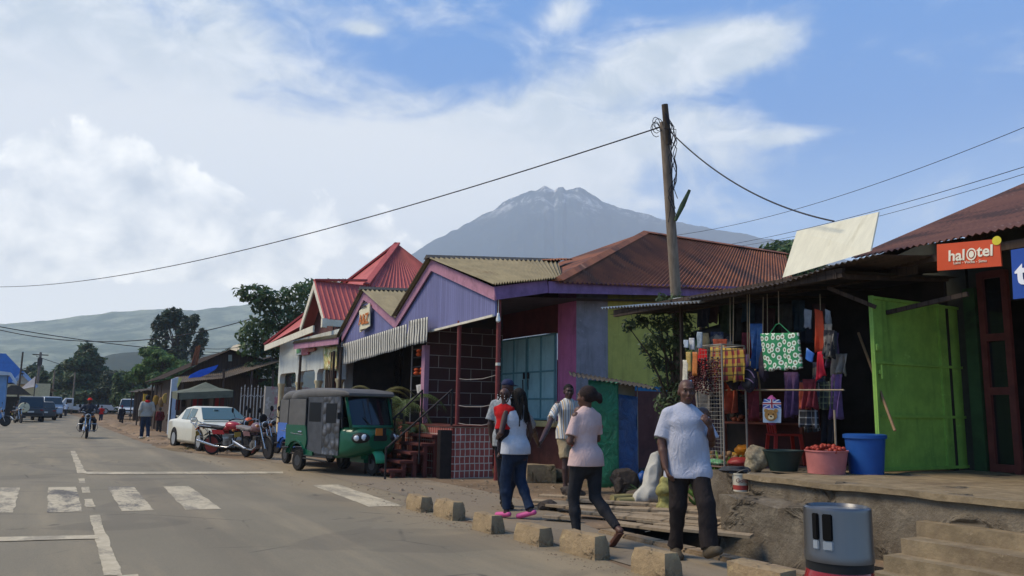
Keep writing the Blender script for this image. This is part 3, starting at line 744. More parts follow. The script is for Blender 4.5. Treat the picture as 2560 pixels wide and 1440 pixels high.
# purple eaves boards along the side
m = MB(); a, b = Vector((XF+.0, 14.6, 3.86)), yp(1369, 716, 14.6); m.bar(a, b, .035, .28); a2 = yp(1371, 718, 14.57); b2 = yp(1990, 733, 14.57); m.bar(a2, b2, .035, .26); m.build('fascia_board', M_purple, **W)
# soffit
quadmb((XF+.1, 14.63, 3.8), (17, 14.63, 4.42), (17, 26, 4.42), (XF+.1, 26, 3.8)).build('ceiling', mat('soffit_boards', '#4a4348', .9, .2, 4), **W)
# walls: pink pier and end wall in painted zones, maroon front wall with the doors
XD, YC = 10.45, 15.15
m = MB()
def face(mi, *p): m.m = mi; m.quad(*p)
zt = 4.6
face(1, (XD, YC, 1.06), (XD, 15.92, 1.06), (XD, 15.92, zt), (XD, YC, zt)); face(0, (XD, 15.92, 3.30), (XD, 18.6, 3.30), (XD, 18.6, zt), (XD, 15.92, zt))
face(5, (XD, YC, 0), (XD, 18.6, 0), (XD, 18.6, 1.06), (XD, YC, 1.06))
face(2, (XD, YC, 0), (11.35, YC, 0), (11.35, YC, zt), (XD, YC, zt)); face(3, (11.35, YC, 2.06), (18.5, YC, 2.06), (18.5, YC, zt), (11.35, YC, zt))
face(4, (11.35, YC, 1.94), (18.5, YC, 1.94), (18.5, YC, 2.06), (11.35, YC, 2.06)); face(5, (11.35, YC, 0), (18.5, YC, 0), (18.5, YC, 1.94), (11.35, YC, 1.94))
face(0, (18.5, YC, 0), (18.5, 26, 0), (18.5, 26, zt), (18.5, YC, zt)); face(0, (18.5, 26, 0), (8.1, 26, 0), (8.1, 26, zt-1.2), (18.5, 26, zt-1.2))
recalc(m.build('wall', [M_maroon, M_pinkwall, M_grey, M_yellow, M_blueband, M_brown], **W))
m = MB(); m.box(((8.3+XD)/2, 18.66, 1.78), (XD-8.3, .12, 3.56)); m.build('block_wall', M_block, **W)
m = MB(); m.box((8.24, 18.63, 2.0), (.13, .2, 2.06)); m.build('pier', M_pink, **W)
m = MB(); m.box((XD-.06, 17.24, 1.13), (.16, 2.72, .14), bev=.015); m.build('window_sill', mat('pale_yellow_sill', '#bfae78', .8, .15, 5), **W)
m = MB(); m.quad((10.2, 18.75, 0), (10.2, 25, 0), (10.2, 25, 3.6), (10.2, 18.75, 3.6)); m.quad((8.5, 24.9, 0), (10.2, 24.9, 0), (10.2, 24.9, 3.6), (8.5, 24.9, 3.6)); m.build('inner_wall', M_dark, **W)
# pale blue steel doors with raised frames
for k, (y0, y1) in enumerate(((15.95, 17.23), (17.26, 18.55))):
    d = MB().box((XD-.02, (y0+y1)/2, 2.245), (.04, y1-y0, 2.05)).build('door', M_teal, **W)
    f = MB(); ym = (y0+y1)/2; zs = [1.24, 1.72, 2.38, 3.25]
    for y in (y0+.02, ym, y1-.02): f.bar((XD-.05, y, 1.22), (XD-.05, y, 3.27), .04, .03, (1, 0, 0))
    for z in zs: f.bar((XD-.053, y0, z), (XD-.053, y1, z), .03, .04)
    fo = f.build('door_frame', mat('teal_frame_paint', '#5d888d', .5, .1, 5), d); fo.data.transform(mtx(shop).inverted())
    hd = MB(); hd.tube([(XD-.08, y0+.12 if k else y1-.1, 1.95), (XD-.09, y0+.12 if k else y1-.1, 2.2)], .014, 6); hd.box((XD-.07, y0+.1 if k else y1-.08, 2.3), (.03, .06, .16)); ho_ = hd.build('handle', M_ironblk, d); ho_.data.transform(mtx(shop).inverted())
# posts
for (x_, y_, z0, z1, cl) in ((8.2, 14.78, 0, 3.75, 1), (8.1, 16.45, 1.06, 3.45, 0)):
    m = MB(); m.tube([(x_, y_, z0), (x_, y_, z1)], .05, 10)
    if cl: m.m = 1; m.tube([(x_, y_, 2.36), (x_, y_, 2.42)], .054, 10)
    m.build('post', [M_post, M_fasc], **W)
# tiled platform and its stairs
m = MB(); m.m = 0; m.box((8.04, 20.3, .53), (.93, 9.6, 1.06)); m.m = 2; m.box((7.545, 20.31, .53), (.03, 9.6, 1.06)); m.m = 1; m.box((8.02, 20.3, 1.075), (1.02, 9.64, .03)); m.build('platform', [M_tile, M_step, M_tileY], **W)
m = MB()
for k in range(5):
    z = 1.06*(k+1)/6; x0 = 6.3+k*.24
    m.box((x0+.16, 16.55, z-.03), (.34, 1.25, .06), bev=.01); m.box((x0+.31, 16.55, z-.09), (.03, 1.2, .15))
    for yy in (15.98, 17.1): m.box((x0+.1, yy, (z-.06)/2), (.08, .08, z-.06))
m.build('steps', M_step, **W)
m = MB(); m.box((7.4, 15.6, .5), (.27, .16, 1.0)); m.build('stair_side', M_ironblk, **W)
for yy, (xa, xb) in ((15.75, (6.15, 7.62)), (17.2, (6.25, 7.55))):
    m = MB(); m.tube([(xa, yy, .62), (xb, yy, 1.86)], .022, 8); m.tube([(xa, yy, 0), (xa, yy, .66)], .024, 8); m.tube([(xb, yy, 1.0 if yy < 16 else 0), (xb, yy, 1.88)], .026, 8)
    m.tube([((xa+xb)/2, yy, .3), ((xa+xb)/2, yy, 1.24)], .02, 8)
    m.build('railing', M_ironblk, **W)
# loose wires strung between the two posts and a hanging bulb
m = MB()
for z in (2.15, 1.55, 1.16): m.tube([(8.2, 14.8, z+.02), (8.17, 15.4, z-.05), (8.12, 16.1, z-.05), (8.1, 16.45, z-.02)], .006, 5)
m.build('wire', mat('pale_wire', '#a9a29a', .6), **W)
bl = thing('light_bulb', 'bare white bulb hanging at the corner of the lilac gable', 'bulb', (8.12, 14.66, 3.35))
m = MB(); m.tube([(0, 0, .1), (0, 0, .55)], .008, 6); m.build('flex', M_fasc, bl); m = MB(); m.lathe([(0, -.1), (.045, -.07), (.05, -.02), (.03, .05), (.025, .1), (0, .12)], n=10); m.build('globe', mat('white_glass', '#dcdcd4', .3), bl)
# ---------------------------------------------------------------- striped awnings, signs and the little porch roof
M_stripe = stripes('black_white_stripes', 'Y', .165, '#3f4043', '#c6c3b5', .5)
def cloth(corners, X, nu=60, nv=8, amp=.007, waves=9, seed=0, sag=0):
    """hanging cloth through four pixel corners on the plane X, rippled"""
    tl, tr, br, bl_ = [xp(x, y, X) for x, y in corners]; V = []; F_ = []
    for j in range(nv+1):
        v = j/nv
        for i in range(nu+1):
            u = i/nu; p = tl.lerp(tr, u).lerp(bl_.lerp(br, u), v)
            w = amp*v*(math.sin(u*waves*2*PI+seed)+.5*math.sin(u*waves*3.3*PI+1.7*seed+v))+.02*noise.noise(Vector((u*3, v*2, seed)))
            V.append(Vector((p.x+w, p.y, p.z-sag*math.sin(PI*u)*v+(.006+amp*.25)*math.sin(u*(17+3*math.sin(seed))+seed)*v)))
    for j in range(nv):
        for i in range(nu): a = j*(nu+1)+i; F_.append((a, a+1, a+nu+2, a+nu+1))
    return V, F_
def cloth_thing(name, label, cat, corners, X, m, th=.006, group=None, **kw):
    V, F_ = cloth(corners, X, **kw); mb = MB(); mb.add(V, F_, True)
    o = mb.build(name, m); sol = o.modifiers.new('thickness', 'SOLIDIFY'); sol.thickness = th
    tag(o, label, cat, group); return o
cloth_thing('striped_awning', 'long black and white striped cloth awning hanging below the left lilac gable', 'awning', [(852, 862), (1018, 810), (1014, 869), (851, 915)], 7.86, M_stripe, seed=1, group='striped awnings')
cloth_thing('striped_awning', 'short black and white striped cloth beside the longer awning, below the right gable', 'awning', [(1023, 802), (1071, 792), (1067, 856), (1016, 866)], 7.86, M_stripe, nu=20, waves=4, seed=3, group='striped awnings')
def poster_mat(name, bgc, blots, scale=8):
    m, t, b = new_mat(name); k = hx(bgc)
    for i, (c, lo, s) in enumerate(blots):
        mp = t.new('ShaderNodeMapping'); t.l.new(t.coord(), mp.inputs[0]); mp.inputs['Location'].default_value = (i*3.1, i*1.7, i)
        k = t.mix(t.ramp(t.noise(mp.outputs[0], s, 3, .5), lo, lo+.04), k, hx(c))
    t.put(b.inputs['Base Color'], k); b.inputs['Roughness'].default_value = .6; MATS[name] = m; return m
M_paper = mat('sign_paper', '#d5cdaf', .7, .06, 5)
sg = thing('gable_sign', 'cream painted sign board with orange lettering fixed to the left lilac gable', 'sign', F(911, 794, 7.93))
a, b, c_, d_ = [F(*q, 7.93) for q in ((898, 777), (924, 757), (924, 815), (899, 831))]
slab(a, b, c_, d_, .03).build('board', M_paper, sg, world=True)
def facing_road(P, ydir=-1): return Matrix.Translation(P) @ Matrix(((0, 0, -1), (-1, 0, 0), (0, 1, 0))).to_4x4()   # text x -> -Y (right in the photo), y -> up, normal -> -X
Lp = sg.location
M_or = mat('orange_lettering', '#b5652c', .7, .1); M_bk = mat('dark_lettering', '#38302a', .7, .1)
text_mesh('lettering', 'A&Z', .42, M_or, sg, facing_road(Vector((-.03, 0, -.06))), bold=.012)
m = MB()
for z, w, dy in ((.42, .5, 0), (.33, .42, .03), (-.36, .46, 0)): m.box((-.028, dy, z-.02*0), (.004, w, .045))
m.build('small_print', M_bk, sg)
ps = thing('menu_poster', 'faded yellow green food poster hanging at the left end of the lilac shop', 'poster', F(826, 898, 7.85))
V, F_ = cloth([(809, 868), (843, 866), (842, 927), (809, 924)], 7.85, 8, 6, .02, 2, 2); mb = MB(); mb.add(V, F_, True)
o = mb.build('sheet', poster_mat('food_poster', '#b8ad62', [('#7d8a45', .52, 3.0), ('#d8cf9a', .55, 4.5), ('#a8743a', .58, 5.5), ('#e2dcc0', .62, 9)]), ps, world=True); o.modifiers.new('thickness', 'SOLIDIFY').thickness = .006
pr = thing('porch_roof', 'low tan sheet porch roof with pink front board between lilac shop and red roofed house', 'roof', (7.6, 25.6, 3.0))
a, b = F(735, 866, 7.6), F(846, 852, 7.6); a2, b2_ = F(742, 846, 8.6), F(846, 826, 8.6)
MB().corr(a+Vector((-.06, 0, .1)), b+Vector((-.06, 0, .1)), b2_, a2, .085, .014, 1, .03).build('sheet', M_tan, pr, world=True)
m = MB(); m.bar(a, b, .03, .2); m.build('fascia_board', M_pink, pr, world=True)
m = MB()
for y_, xx in ((b.y+.3, 7.8), (a.y-.2, 7.8)): m.tube([(xx, y_, 0), (xx, y_, 3.3)], .05, 7)
for k in range(5): m.bar((7.75+.1*k, b.y+.8+k*.5, 1.0), (7.75+.1*k, b.y+.85+k*.5, 3.2), .07, .07)
m.build('post', M_darkwood, pr, world=True)
# ================================================================ the red-roofed house
red = thing('red_roofed_house', 'white house with steep red sheet roof, small front gable and cream columns', 'house', (11, 29, 0)); W = dict(parent=red, world=True)
A_, B_ = Vector((7.45, 32.7, 3.86)), Vector((7.45, 25.3, 4.05)); P_ = yp(993, 611, 29.4); Cx = 2*P_.x-7.45
C_, D_ = Vector((Cx, 25.3, 4.05)), Vector((Cx, 33, 3.9))
def ribbed(a, b, apex, n, name, m_):
    mb = MB(); nr = (b-a).cross(apex-a).normalized()
    if nr.z < 0: nr = -nr
    for i in range(n):
        u0, u1 = i/n, (i+1)/n; mb.add([a.lerp(b, u0), a.lerp(b, u1), apex, ], [(0, 1, 2)])
        p = a.lerp(b, u0); q = p.lerp(apex, .97); mb.prism([p-(b-a).normalized()*.03, p+nr*.035, p+(b-a).normalized()*.03], q-p)
    return mb.build(name, m_, **W)
mat('red_ridge_cap', '#a34b47', .6, .1)
g0 = F(787, 703, 7.75); ge = F(812, 797, 7.75); g1 = yp(916, 704, g0.y); e1 = yp(990, 800, ge.y); gl = Vector((7.75, 2*g0.y-ge.y+.1, ge.z))
Cx = g1+Vector((2*(P_.x-g1.x), 0, 0)); eX = Vector((Cx.x, ge.y, ge.z))
mb = MB(); nn = 34
for i in range(nn):
    u0, u1 = i/nn, (i+1)/nn; p, q = ge.lerp(eX, u0), g0.lerp(Vector((Cx.x, g0.y, g0.z)), u0); p1_, q1_ = ge.lerp(eX, u1), g0.lerp(Vector((Cx.x, g0.y, g0.z)), u1)
    mb.quad(p, p1_, q1_, q); mb.prism([p+Vector((-.03, 0, 0)), p+Vector((0, -.03, .035)), p+Vector((.03, 0, 0))], q-p)
mb.build('gable_roof', M_red, **W)
g1b = Vector((g1.x, g0.y, g0.z)); Cb = Vector((Cx.x, g0.y, g0.z))
ribbed(g1b, Cb, P_, 24, 'roof', M_red)
recalc(MB().add([A_, gl, g1b, P_], [(0, 1, 2, 3)]).build('roof', M_red, **W)); recalc(MB().add([A_, P_, Cb, Cb+Vector((0, 6, -2))], [(0, 1, 3), (1, 2, 3)]).build('roof', M_red, **W))
m = MB()
for a, b in ((A_, P_), (g1b, P_)): m.bar(a+Vector((0, 0, .05)), b+Vector((0, 0, .05)), .24, .07)
m.build('ridge_cap', MATS['red_ridge_cap'], **W)
MB().prism([gl, g0, g1b, g1b+(gl-g0)], (0, 0, .03)).build('gable_roof', M_red, **W)
m = MB(); m.box((9.9, ge.y+.45, 3.7), (3.4, .12, 1.5)); m.build('wall', M_white, **W)
m = MB(); m.bar(g0+Vector((-.02, 0, .04)), g1+Vector((0, 0, .04)), .24, .06); m.build('ridge_cap', MATS['red_ridge_cap'], **W)
m = MB(); dz = Vector((0, 0, -.24))
m.prism([g0+Vector((-.03, 0, 0)), gl+Vector((-.03, 0, 0)), gl+Vector((-.03, 0, -.26)), g0+Vector((-.03, 0, -.3))], (.05, 0, 0)); m.prism([g0+Vector((-.03, 0, 0)), ge+Vector((-.03, 0, 0)), ge+Vector((-.03, 0, -.22)), g0+Vector((-.03, 0, -.3))], (.05, 0, 0))
m.bar(ge+Vector((0, 0, -.12)), eX+Vector((0, 0, -.12)), .05, .22); m.box(ge+Vector((-.02, 0, -.14)), (.16, .16, .3))
m.bar(A_+Vector((0, -.05, -.1)), F(784, 822, 7.45), .05, .22)
m.build('fascia_board', M_fasc, **W)
# gable front in dark wood, set back
MB().prism([(8.2, g0.y, g0.z-.1), (8.2, gl.y, gl.z), (8.2, gl.y, 3.6), (8.2, ge.y, 3.6), (8.2, ge.y, ge.z)], (.05, 0, 0)).build('gable_wall', mat('brown_gable_boards', '#5a3a38', .8, .2, 4), **W)
# veranda front with arched openings over the columns
def arch_wall():
    ys_ = [32.35, 29.74, 27.29, 24.9]; zt_, zs_ = 3.95, 2.68; mb = MB()
    top = [Vector((8.0, y, zt_)) for y in (32.5, 24.7)]; low = [Vector((8.0, 32.5, zs_-.35))]
    for i in range(3):
        a, b = ys_[i]-.12, ys_[i+1]+.12; low += [Vector((8.0, a, zs_-.35)), Vector((8.0, a, zs_-.12))]
        for k in range(1, 6): u = k/6*PI/2; low.append(Vector((8.0, a-.3*(1-math.cos(u)), zs_-.12+.18*math.sin(u))))
        for k in range(5, 0, -1): u = k/6*PI/2; low.append(Vector((8.0, b+.3*(1-math.cos(u)), zs_-.12+.18*math.sin(u))))
        low += [Vector((8.0, b, zs_-.12)), Vector((8.0, b, zs_-.35))]
    low.append(Vector((8.0, 24.7, zs_-.35)))
    poly = [top[0]]+low+[top[1]]
    return mb.prism(poly, (.2, 0, 0))
recalc(arch_wall().build('arcade_wall', M_white, **W))
for y in (32.3, 29.74, 27.29, 25.0):
    m = MB(); m.lathe([(.15, 0), (.15, .12), (.115, .16), (.105, 2.2), (.15, 2.3), (.15, 2.36)], (8.1, y, 0), 14); m.build('column', M_cream, **W)
m = MB(); m.box((10.0, 28.7, 1.9), (.2, 7.6, 3.8)); m.box((10.2, 25.2, 2.0), (.2+3.6, .15, 4.0)); m.build('wall', M_white, **W)
m = MB(); m.box((9.88, 28.4, 1.2), (.06, 1.0, 2.4)); m.box((9.88, 31, 1.5), (.06, 1.2, 1.2)); m.build('door', mat('brown_door', '#5d3f30', .6, .2, 4), **W)
for y in (30.5, 26.3):
    m = MB(); m.box((9.0, y, 1.3), (.1, .12, 2.6)); m.build('post', mat('orange_brown_post', '#8a5a44', .7), **W)
m = MB(); m.box((8.6, 28.6, .15), (2.6, 8, .3)); m.build('floor_slab', M_step, **W)
sg = thing('shop_sign', 'green and red lightbox sign hanging under the red roofed house front', 'sign', F(762, 878, 7.9))
for x0, x1, cc in ((738, 753, 'white'), (741, 750, 'green'), (753, 770, 'red'), (770, 786, 'orange')):
    col = {'white': '#c9cbbf', 'green': '#5f9a62', 'red': '#b34a50', 'orange': '#a9583f'}[cc]; yy = (870, 889) if cc != 'orange' else (871, 880)
    if cc == 'green': yy = (873, 884)
    Xs = 7.88 if cc == 'green' else 7.9
    a, b, c_, d_ = [F(*q, Xs) for q in ((x0, yy[0]), (x1, yy[0]-2), (x1, yy[1]-3), (x0, yy[1]))]
    slab(a, b, c_, d_, .05).build('panel', mat(cc+'_sign_panel', col, .5, .05), sg, world=True)
# ================================================================ shacks and far buildings
M_bluepaint = mat('sky_blue_wall', '#6f93b8', .8, .1, 3, col2='#8d9aa0', mask=(.5, .75)); M_canvas = mat('olive_canvas', '#5f6354', .9, .12, 4, col2='#4a4d42', mask=(.5, .75)); M_bluesheet = mat('bright_blue_sheet', '#2f62c4', .6, .1, 5)
def place(x, y, depth): p = dp(x, y, depth); return Vector((p.x, p.y, gz(p.y)+.004))
# the brown gabled shack: its near wall faces us across the road line
YS = 46.0
def S_(x, y, Y=YS): return yp(x, y, Y)
sk_ = thing('brown_shack', 'old brown timber shack with a low gable behind the saloon car', 'shack', (8.5, 47, 0)); W = dict(parent=sk_, world=True)
pts = [S_(432, 948), S_(470, 925), S_(520, 900), S_(572, 880), S_(625, 893), S_(650, 905)]
poly = [Vector((pts[0].x, YS, 0))]+pts+[Vector((pts[-1].x, YS, 0))]
recalc(MB().prism(poly, (0, .12, 0)).build('gable_wall', M_darkwood, **W))
m = MB(); m.box((pts[0].x+.06, YS+4, 1.4), (.12, 8, 2.9)); m.build('side_wall', M_darkwoodY, **W)
m = MB(); a, b, c_ = pts[0]+Vector((-.5, -.5, .02)), pts[3]+Vector((0, -.5, .1)), pts[5]+Vector((.4, -.5, .05))
m.corr(a, a+Vector((0, 9, 0)), b+Vector((0, 9, 0)), b, .1, .02, 1, .04); m.corr(b, b+Vector((0, 9, 0)), c_+Vector((0, 9, 0)), c_, .1, .02, 1, .04); m.build('roof', M_oldz if 'M_oldz' in globals() else M_darkwoodY, **W)
m = MB(); q = [S_(*p, YS-.03) for p in ((571, 887), (580, 887), (580, 903), (571, 903))]; m.prism(q, (0, .03, 0)); m.build('window', mat('pale_pane', '#a9b3a6', .5, .05), **W)
lt = thing('lean_to_roof', 'dark patched lean-to roof in front of the brown shack', 'roof', (7.5, 44, 0)); W = dict(parent=lt, world=True)
a, b, c_ = S_(448, 956, 43.5), S_(560, 945, 43.5), S_(700, 903, 43.5)
m = MB(); m.corr(a, b, b+Vector((.2, 2.4, .45)), a+Vector((0, 2.4, .4)), .1, .02, 1, .05, seed=3); m.corr(b, c_, c_+Vector((0, 2.4, .4)), b+Vector((.2, 2.4, .45)), .1, .02, 1, .05, seed=4); m.build('sheet', rust_mat('patched_dark_sheet', '#4e463d', '#5d5144', '#37312c', '#7d6f5c'), **W)
m = MB()
for x in (a.x+.2, (a.x+b.x)/2, b.x, (b.x+c_.x)/2, c_.x-.3): m.tube([(x, 43.6, 0), (x, 43.6, a.z if x < b.x else (b.z+c_.z)/2)], .06, 6)
m.box(((b.x+c_.x)/2, 45.6, 1.5), (c_.x-b.x+1, .1, 3.0)); m.build('post', M_darkwood, **W)
pil = thing('white_pillar', 'pale whitewashed pillar at the street corner of the brown shack', 'pillar', S_(438, 1030, 42)); pil.location.z = 0
a, b = S_(430, 948, 42), S_(446, 942, 42); m = MB(); m.prism([Vector((a.x, 42, 0)), Vector((b.x, 42, 0)), b, a], (0, .35, 0)); m.build('shaft', mat('pale_blue_whitewash', '#aab4bd', .85, .08, 4, col2='#878f95', mask=(.55, .8)), pil, world=True)
bs = thing('blue_tarpaulin', 'strip of bright blue plastic hanging in front of the brown shack', 'tarpaulin', S_(500, 930, 44.5)); m = MB(); q = [S_(*p, 44.6) for p in ((470, 946), (476, 937), (500, 925), (546, 912), (540, 922), (520, 935), (490, 947), (478, 953))]; m.prism(q, (0, .06, 0)); m.build('sheet', M_bluesheet, bs, world=True)
rs = thing('rusty_sheet', 'rusty metal sheet leaning upright against the left end of the brown shack', 'metal sheet', S_(490, 890, 44.8)); m = MB(); a, b, c_, d_ = [S_(*p, 44.8) for p in ((476, 915), (494, 912), (502, 862), (490, 866))]; m.corr(a, b, c_, d_, .12, .02); m.build('sheet', M_rust, rs, world=True)
fl = thing('yellow_flag', 'small pale yellow flag hanging at the white pillar', 'flag', S_(446, 955, 41.8)); m = MB(); m.prism([S_(*p, 41.8) for p in ((447, 944), (456, 946), (451, 956), (445, 958))], (0, .03, 0)); m.prism([S_(*p, 41.8) for p in ((443, 958), (450, 958), (443, 971))], (0, .03, 0)); m.build('cloth', mat('pale_yellow_cloth', '#c2bb72', .8, .1), fl, world=True)
# canopy tent behind the car
ct = thing('canopy_tent', 'olive canvas canopy tent standing behind the saloon car', 'tent', (6, 38, 0)); W = dict(parent=ct, world=True)
YT = 37.0; pk = S_(514, 955, YT+1.4); c4 = [S_(446, 982, YT), S_(585, 976, YT), None, None]; c4[2] = c4[1]+Vector((.25, 2.8, .1)); c4[3] = c4[0]+Vector((.1, 2.8, .1))
m = MB()
for i in range(4):
    a, b = c4[i], c4[(i+1) % 4]; n = 8
    for j in range(n):
        u0, u1 = j/n, (j+1)/n; sg = lambda u: a.lerp(b, u)
        m.add([sg(u0), sg(u1), sg(u1).lerp(pk, .5)+Vector((0, 0, -.08)), sg(u0).lerp(pk, .5)+Vector((0, 0, -.08))], [(0, 1, 2, 3)], True); m.add([sg(u0).lerp(pk, .5)+Vector((0, 0, -.08)), sg(u1).lerp(pk, .5)+Vector((0, 0, -.08)), pk], [(0, 1, 2)], True)
    m.quad(a, b, b+Vector((0, 0, -.3)), a+Vector((0, 0, -.3)))
m.build('canopy', M_canvas, **W)
m = MB()
for c in c4: m.tube([(c.x, c.y, 0), c], .03, 6)
m.build('pole', M_ironblk, **W)
cl = MB(); rr = random.Random(2)
for k in range(9):
    x = c4[0].x+.3+k*.24; z = 1.95-rr.uniform(0, .1); cl.m = k % 4; cl.box((x, YT+2.2, z-.3), (.17, .1, rr.uniform(.5, .7)), bev=.03)
o = cl.build('hanging_clothes', [mat('maroon_cloth', '#5f2226', .9, .15), M_dark, mat('grey_cloth', '#77736d', .9, .1), mat('red_cloth_b', '#8d2a2c', .9, .1)]); o.data.transform(Matrix.Translation((0, 0, 0))); tag(o, 'row of dark red and grey clothes hanging under the canvas canopy', 'clothes')
# white spiked gate, painted wall
gt = thing('iron_gate', 'white wrought iron gate with spiked bars behind the motorcycles', 'gate', (8.4, 36, 0)); W = dict(parent=gt, world=True)
YG = 35.5; x0, x1 = S_(602, 1000, YG).x, S_(668, 1000, YG).x; zt_ = S_(630, 975, YG).z
m = MB(); n = 8
for k in range(n+1):
    x = x0+(x1-x0)*k/n; m.tube([(x, YG, .1), (x, YG, zt_+(.1 if k % 2 else .0))], .022, 6); m.lathe([(.0, .14), (.03, .05), (0, 0)][::-1], (x, YG, zt_+(.1 if k % 2 else .0)), 6)
    if k < n: xm = x+(x1-x0)/n; dz = .12 if k % 2 == 0 else -.12; m.tube([(x, YG, zt_-.25-dz/2), (xm, YG, zt_-.25+dz/2)], .015, 5); m.tube([(x, YG, .6), (xm, YG, .6)], .015, 5)
m.build('bars', mat('white_gate_paint', '#a5a5a2', .6, .1, 8, col2='#7a6a5c', mask=(.55, .75)), **W)
pw = thing('painted_wall', 'pale wall with faded pink writing left of the cream columns', 'wall', (9.3, 35, 0)); W = dict(parent=pw, world=True)
m = MB(); x0 = S_(664, 1000, 35).x; m.box((x0+.9, 35, 1.15), (1.9, .15, 2.3)); m.build('panel', poster_mat('faded_painted_wall', '#a8a091', [('#b0747c', .58, 2.2), ('#8e8676', .55, 1.2), ('#c2bcb0', .6, 5)]), **W)
# far beige roof
fr_ = thing('far_house', 'distant house with a beige roof behind the brown shack', 'house', place(610, 1020, 95)); 
a = fr_.location; zr = hz(606, 855, a)-a.z; m = MB(); m.prism([(-4.5, 0, 2.6), (4.5, 0, 2.6), (4.5, 0, 3), (.4, 0, zr), (-.4, 0, zr), (-4.5, 0, 3)], (0, 7, 0)); m.build('roof', mat('beige_roof', '#b5ab94', .8, .1, 3), fr_); m = MB(); m.box((0, 3.5, 1.3), (8.4, 6.4, 2.6)); m.build('wall', M_white, fr_)
# low dark stalls along the verge further off
def far_stall(label, px, depth, w, d, h, roofm, seed, extra=None, group='market shacks along the right verge'):
    P = place(px, 1040, depth); t_ = thing('market_shack', label, 'shack', P, R(2), group); rr = random.Random(seed)
    m = MB(); m.box((w/2, d-.05, h/2), (w, .1, h)); m.box((w-.05, d/2, h/2), (.1, d, h)); m.box((w/2, d/2, .5), (w*.9, d*.5, 1.0)); m.build('wall', M_darkwood, t_)
    m = MB(); m.corr((-.5, -.5, h-.1), (-.5, d+.2, h), (w+.2, d+.2, h+.5), (w+.2, -.5, h+.45), .12, .02, 1, .05, seed=seed); m.build('roof', roofm, t_)
    m = MB()
    for k in range(3): m.tube([(-.2, d*k/2, 0), (-.2, d*k/2, h)], .05, 6)
    m.build('post', M_darkwood, t_)
    if extra: extra(t_)
    return t_
def yellow_post(t_): m = MB(); m.box((-.35, -.3, 1.3), (.22, .2, 1.6)); m.build('sign_post', mat('yellow_post_paint', '#c39a36', .7, .1), t_)
M_oldz = rust_mat('weathered_far_sheet', '#5a5349', '#665a4c', '#403a34', '#857763')
far_stall('dark shack with a yellow post beside the man in the grey jacket', 372, 52, 2.6, 4, 2.4, M_oldz, 1, yellow_post)
far_stall('dark low shack further up the verge behind the white van', 352, 66, 3, 5, 2.5, M_oldz, 2)
far_stall('dark open shack between the pillar and the yellow post', 408, 46, 2, 3.5, 2.7, M_oldz, 3)
for i, (px, y, dep, c) in enumerate(((390, 1000, 47, '#a8843c'), (405, 1005, 45, '#8b6f4a'), (415, 995, 44, '#b59a55'))):
    o = dp(px, y, dep); t_ = thing('hanging_bag', ['ochre cloth bag hanging in the dark shack', 'brown cloth bag hanging in the dark shack', 'straw coloured bag hanging nearest the white pillar'][i], 'bag', o, 0, 'bags hanging in the far shacks'); MB().ball((0, 0, 0), (.2, .1, .28), 10, seed=i, wob=.2).build('bag', mat('bag_cloth_%s' % c.strip('#'), c, .9, .1), t_)
# left side of the road: blue roofed building and stalls
bl_ = thing('blue_roofed_building', 'building with a steep bright blue roof and beige gable at the far left', 'building', place(20, 1040, 84)); P = bl_.location
def LZ(x, y): return hz(x, y, P)-P.z
def LX(x): return (x-20)/FPX*84/.93
m = MB(); m.prism([(LX(-90), 0, LZ(20, 960)), (LX(68), 0, LZ(20, 960)), (LX(2), 0, LZ(20, 884)), (LX(-40), 0, LZ(20, 884))], (0, 9, 0)); m.build('roof', mat('blue_roof_sheet', '#3f74b8', .6, .1, 3), bl_)
m = MB(); m.prism([(LX(27), -1.2, LZ(20, 958)), (LX(66), -1.2, LZ(20, 962)), (LX(40), -1.2, LZ(20, 934))], (0, 1.6, 0)); m.build('gable_wall', mat('beige_gable', '#b3a893', .8, .08), bl_)
m = MB(); m.bar((LX(40), -1.3, LZ(20, 931)), (LX(72), -1.3, LZ(20, 967)), .2, .35); m.bar((LX(40), -1.3, LZ(20, 931)), (LX(24), -1.3, LZ(20, 958)), .2, .35); m.build('barge_board', mat('blue_white_trim', '#8fa6c4', .6), bl_)
m = MB(); m.box((LX(0), 4, 1.7), (9, 8, 3.4)); m.build('wall', M_cream, bl_)
bw = thing('blue_kiosk', 'blue walled kiosk with a white roof edge cut by the left edge of the photo', 'kiosk', place(-6, 1050, 66)); P2 = bw.location; z1 = hz(0, 938, P2)-P2.z
m = MB(); m.box((-1.05, 1.2, z1/2), (2.8, 2.4, z1)); m.build('wall', M_bluepaint, bw); m = MB(); m.prism([(-2.6, -.4, z1), (.5, -.4, z1), (1.0, -.4, z1-.75), (1.05, -.4, z1-.55), (.55, -.4, z1+.25), (-2.6, -.4, z1+.6)], (0, 3.2, 0)); m.build('roof', mat('white_roof_edge', '#b9bfc2', .6, .06), bw)
for i, (px, dep, w, h, c, lab) in enumerate(((30, 72, 2.6, 2.3, '#4b433c', 'dark shack beside the blue kiosk behind the off-road car'), (82, 90, 4.2, 2.9, '#7a5a40', 'brown roofed open stall beyond the off-road car'))):
    P3 = place(px, 1040, dep); t_ = thing('roadside_stall', lab, 'stall', P3, 0, 'stalls on the left of the road'); m = MB(); m.box((0, 1.5, h/2-.2), (w*.8, 2.4, h-.4)); m.build('wall', M_dark, t_)
    m = MB(); m.prism([(-w/2, -.3, h-.2), (w/2, -.3, h-.2), (w*.12, -.3, h+.6), (-w*.12, -.3, h+.6)], (0, 3.6, 0)); m.build('roof', mat('stall_roof_'+c.strip('#'), c, .9, .15, 4), t_)
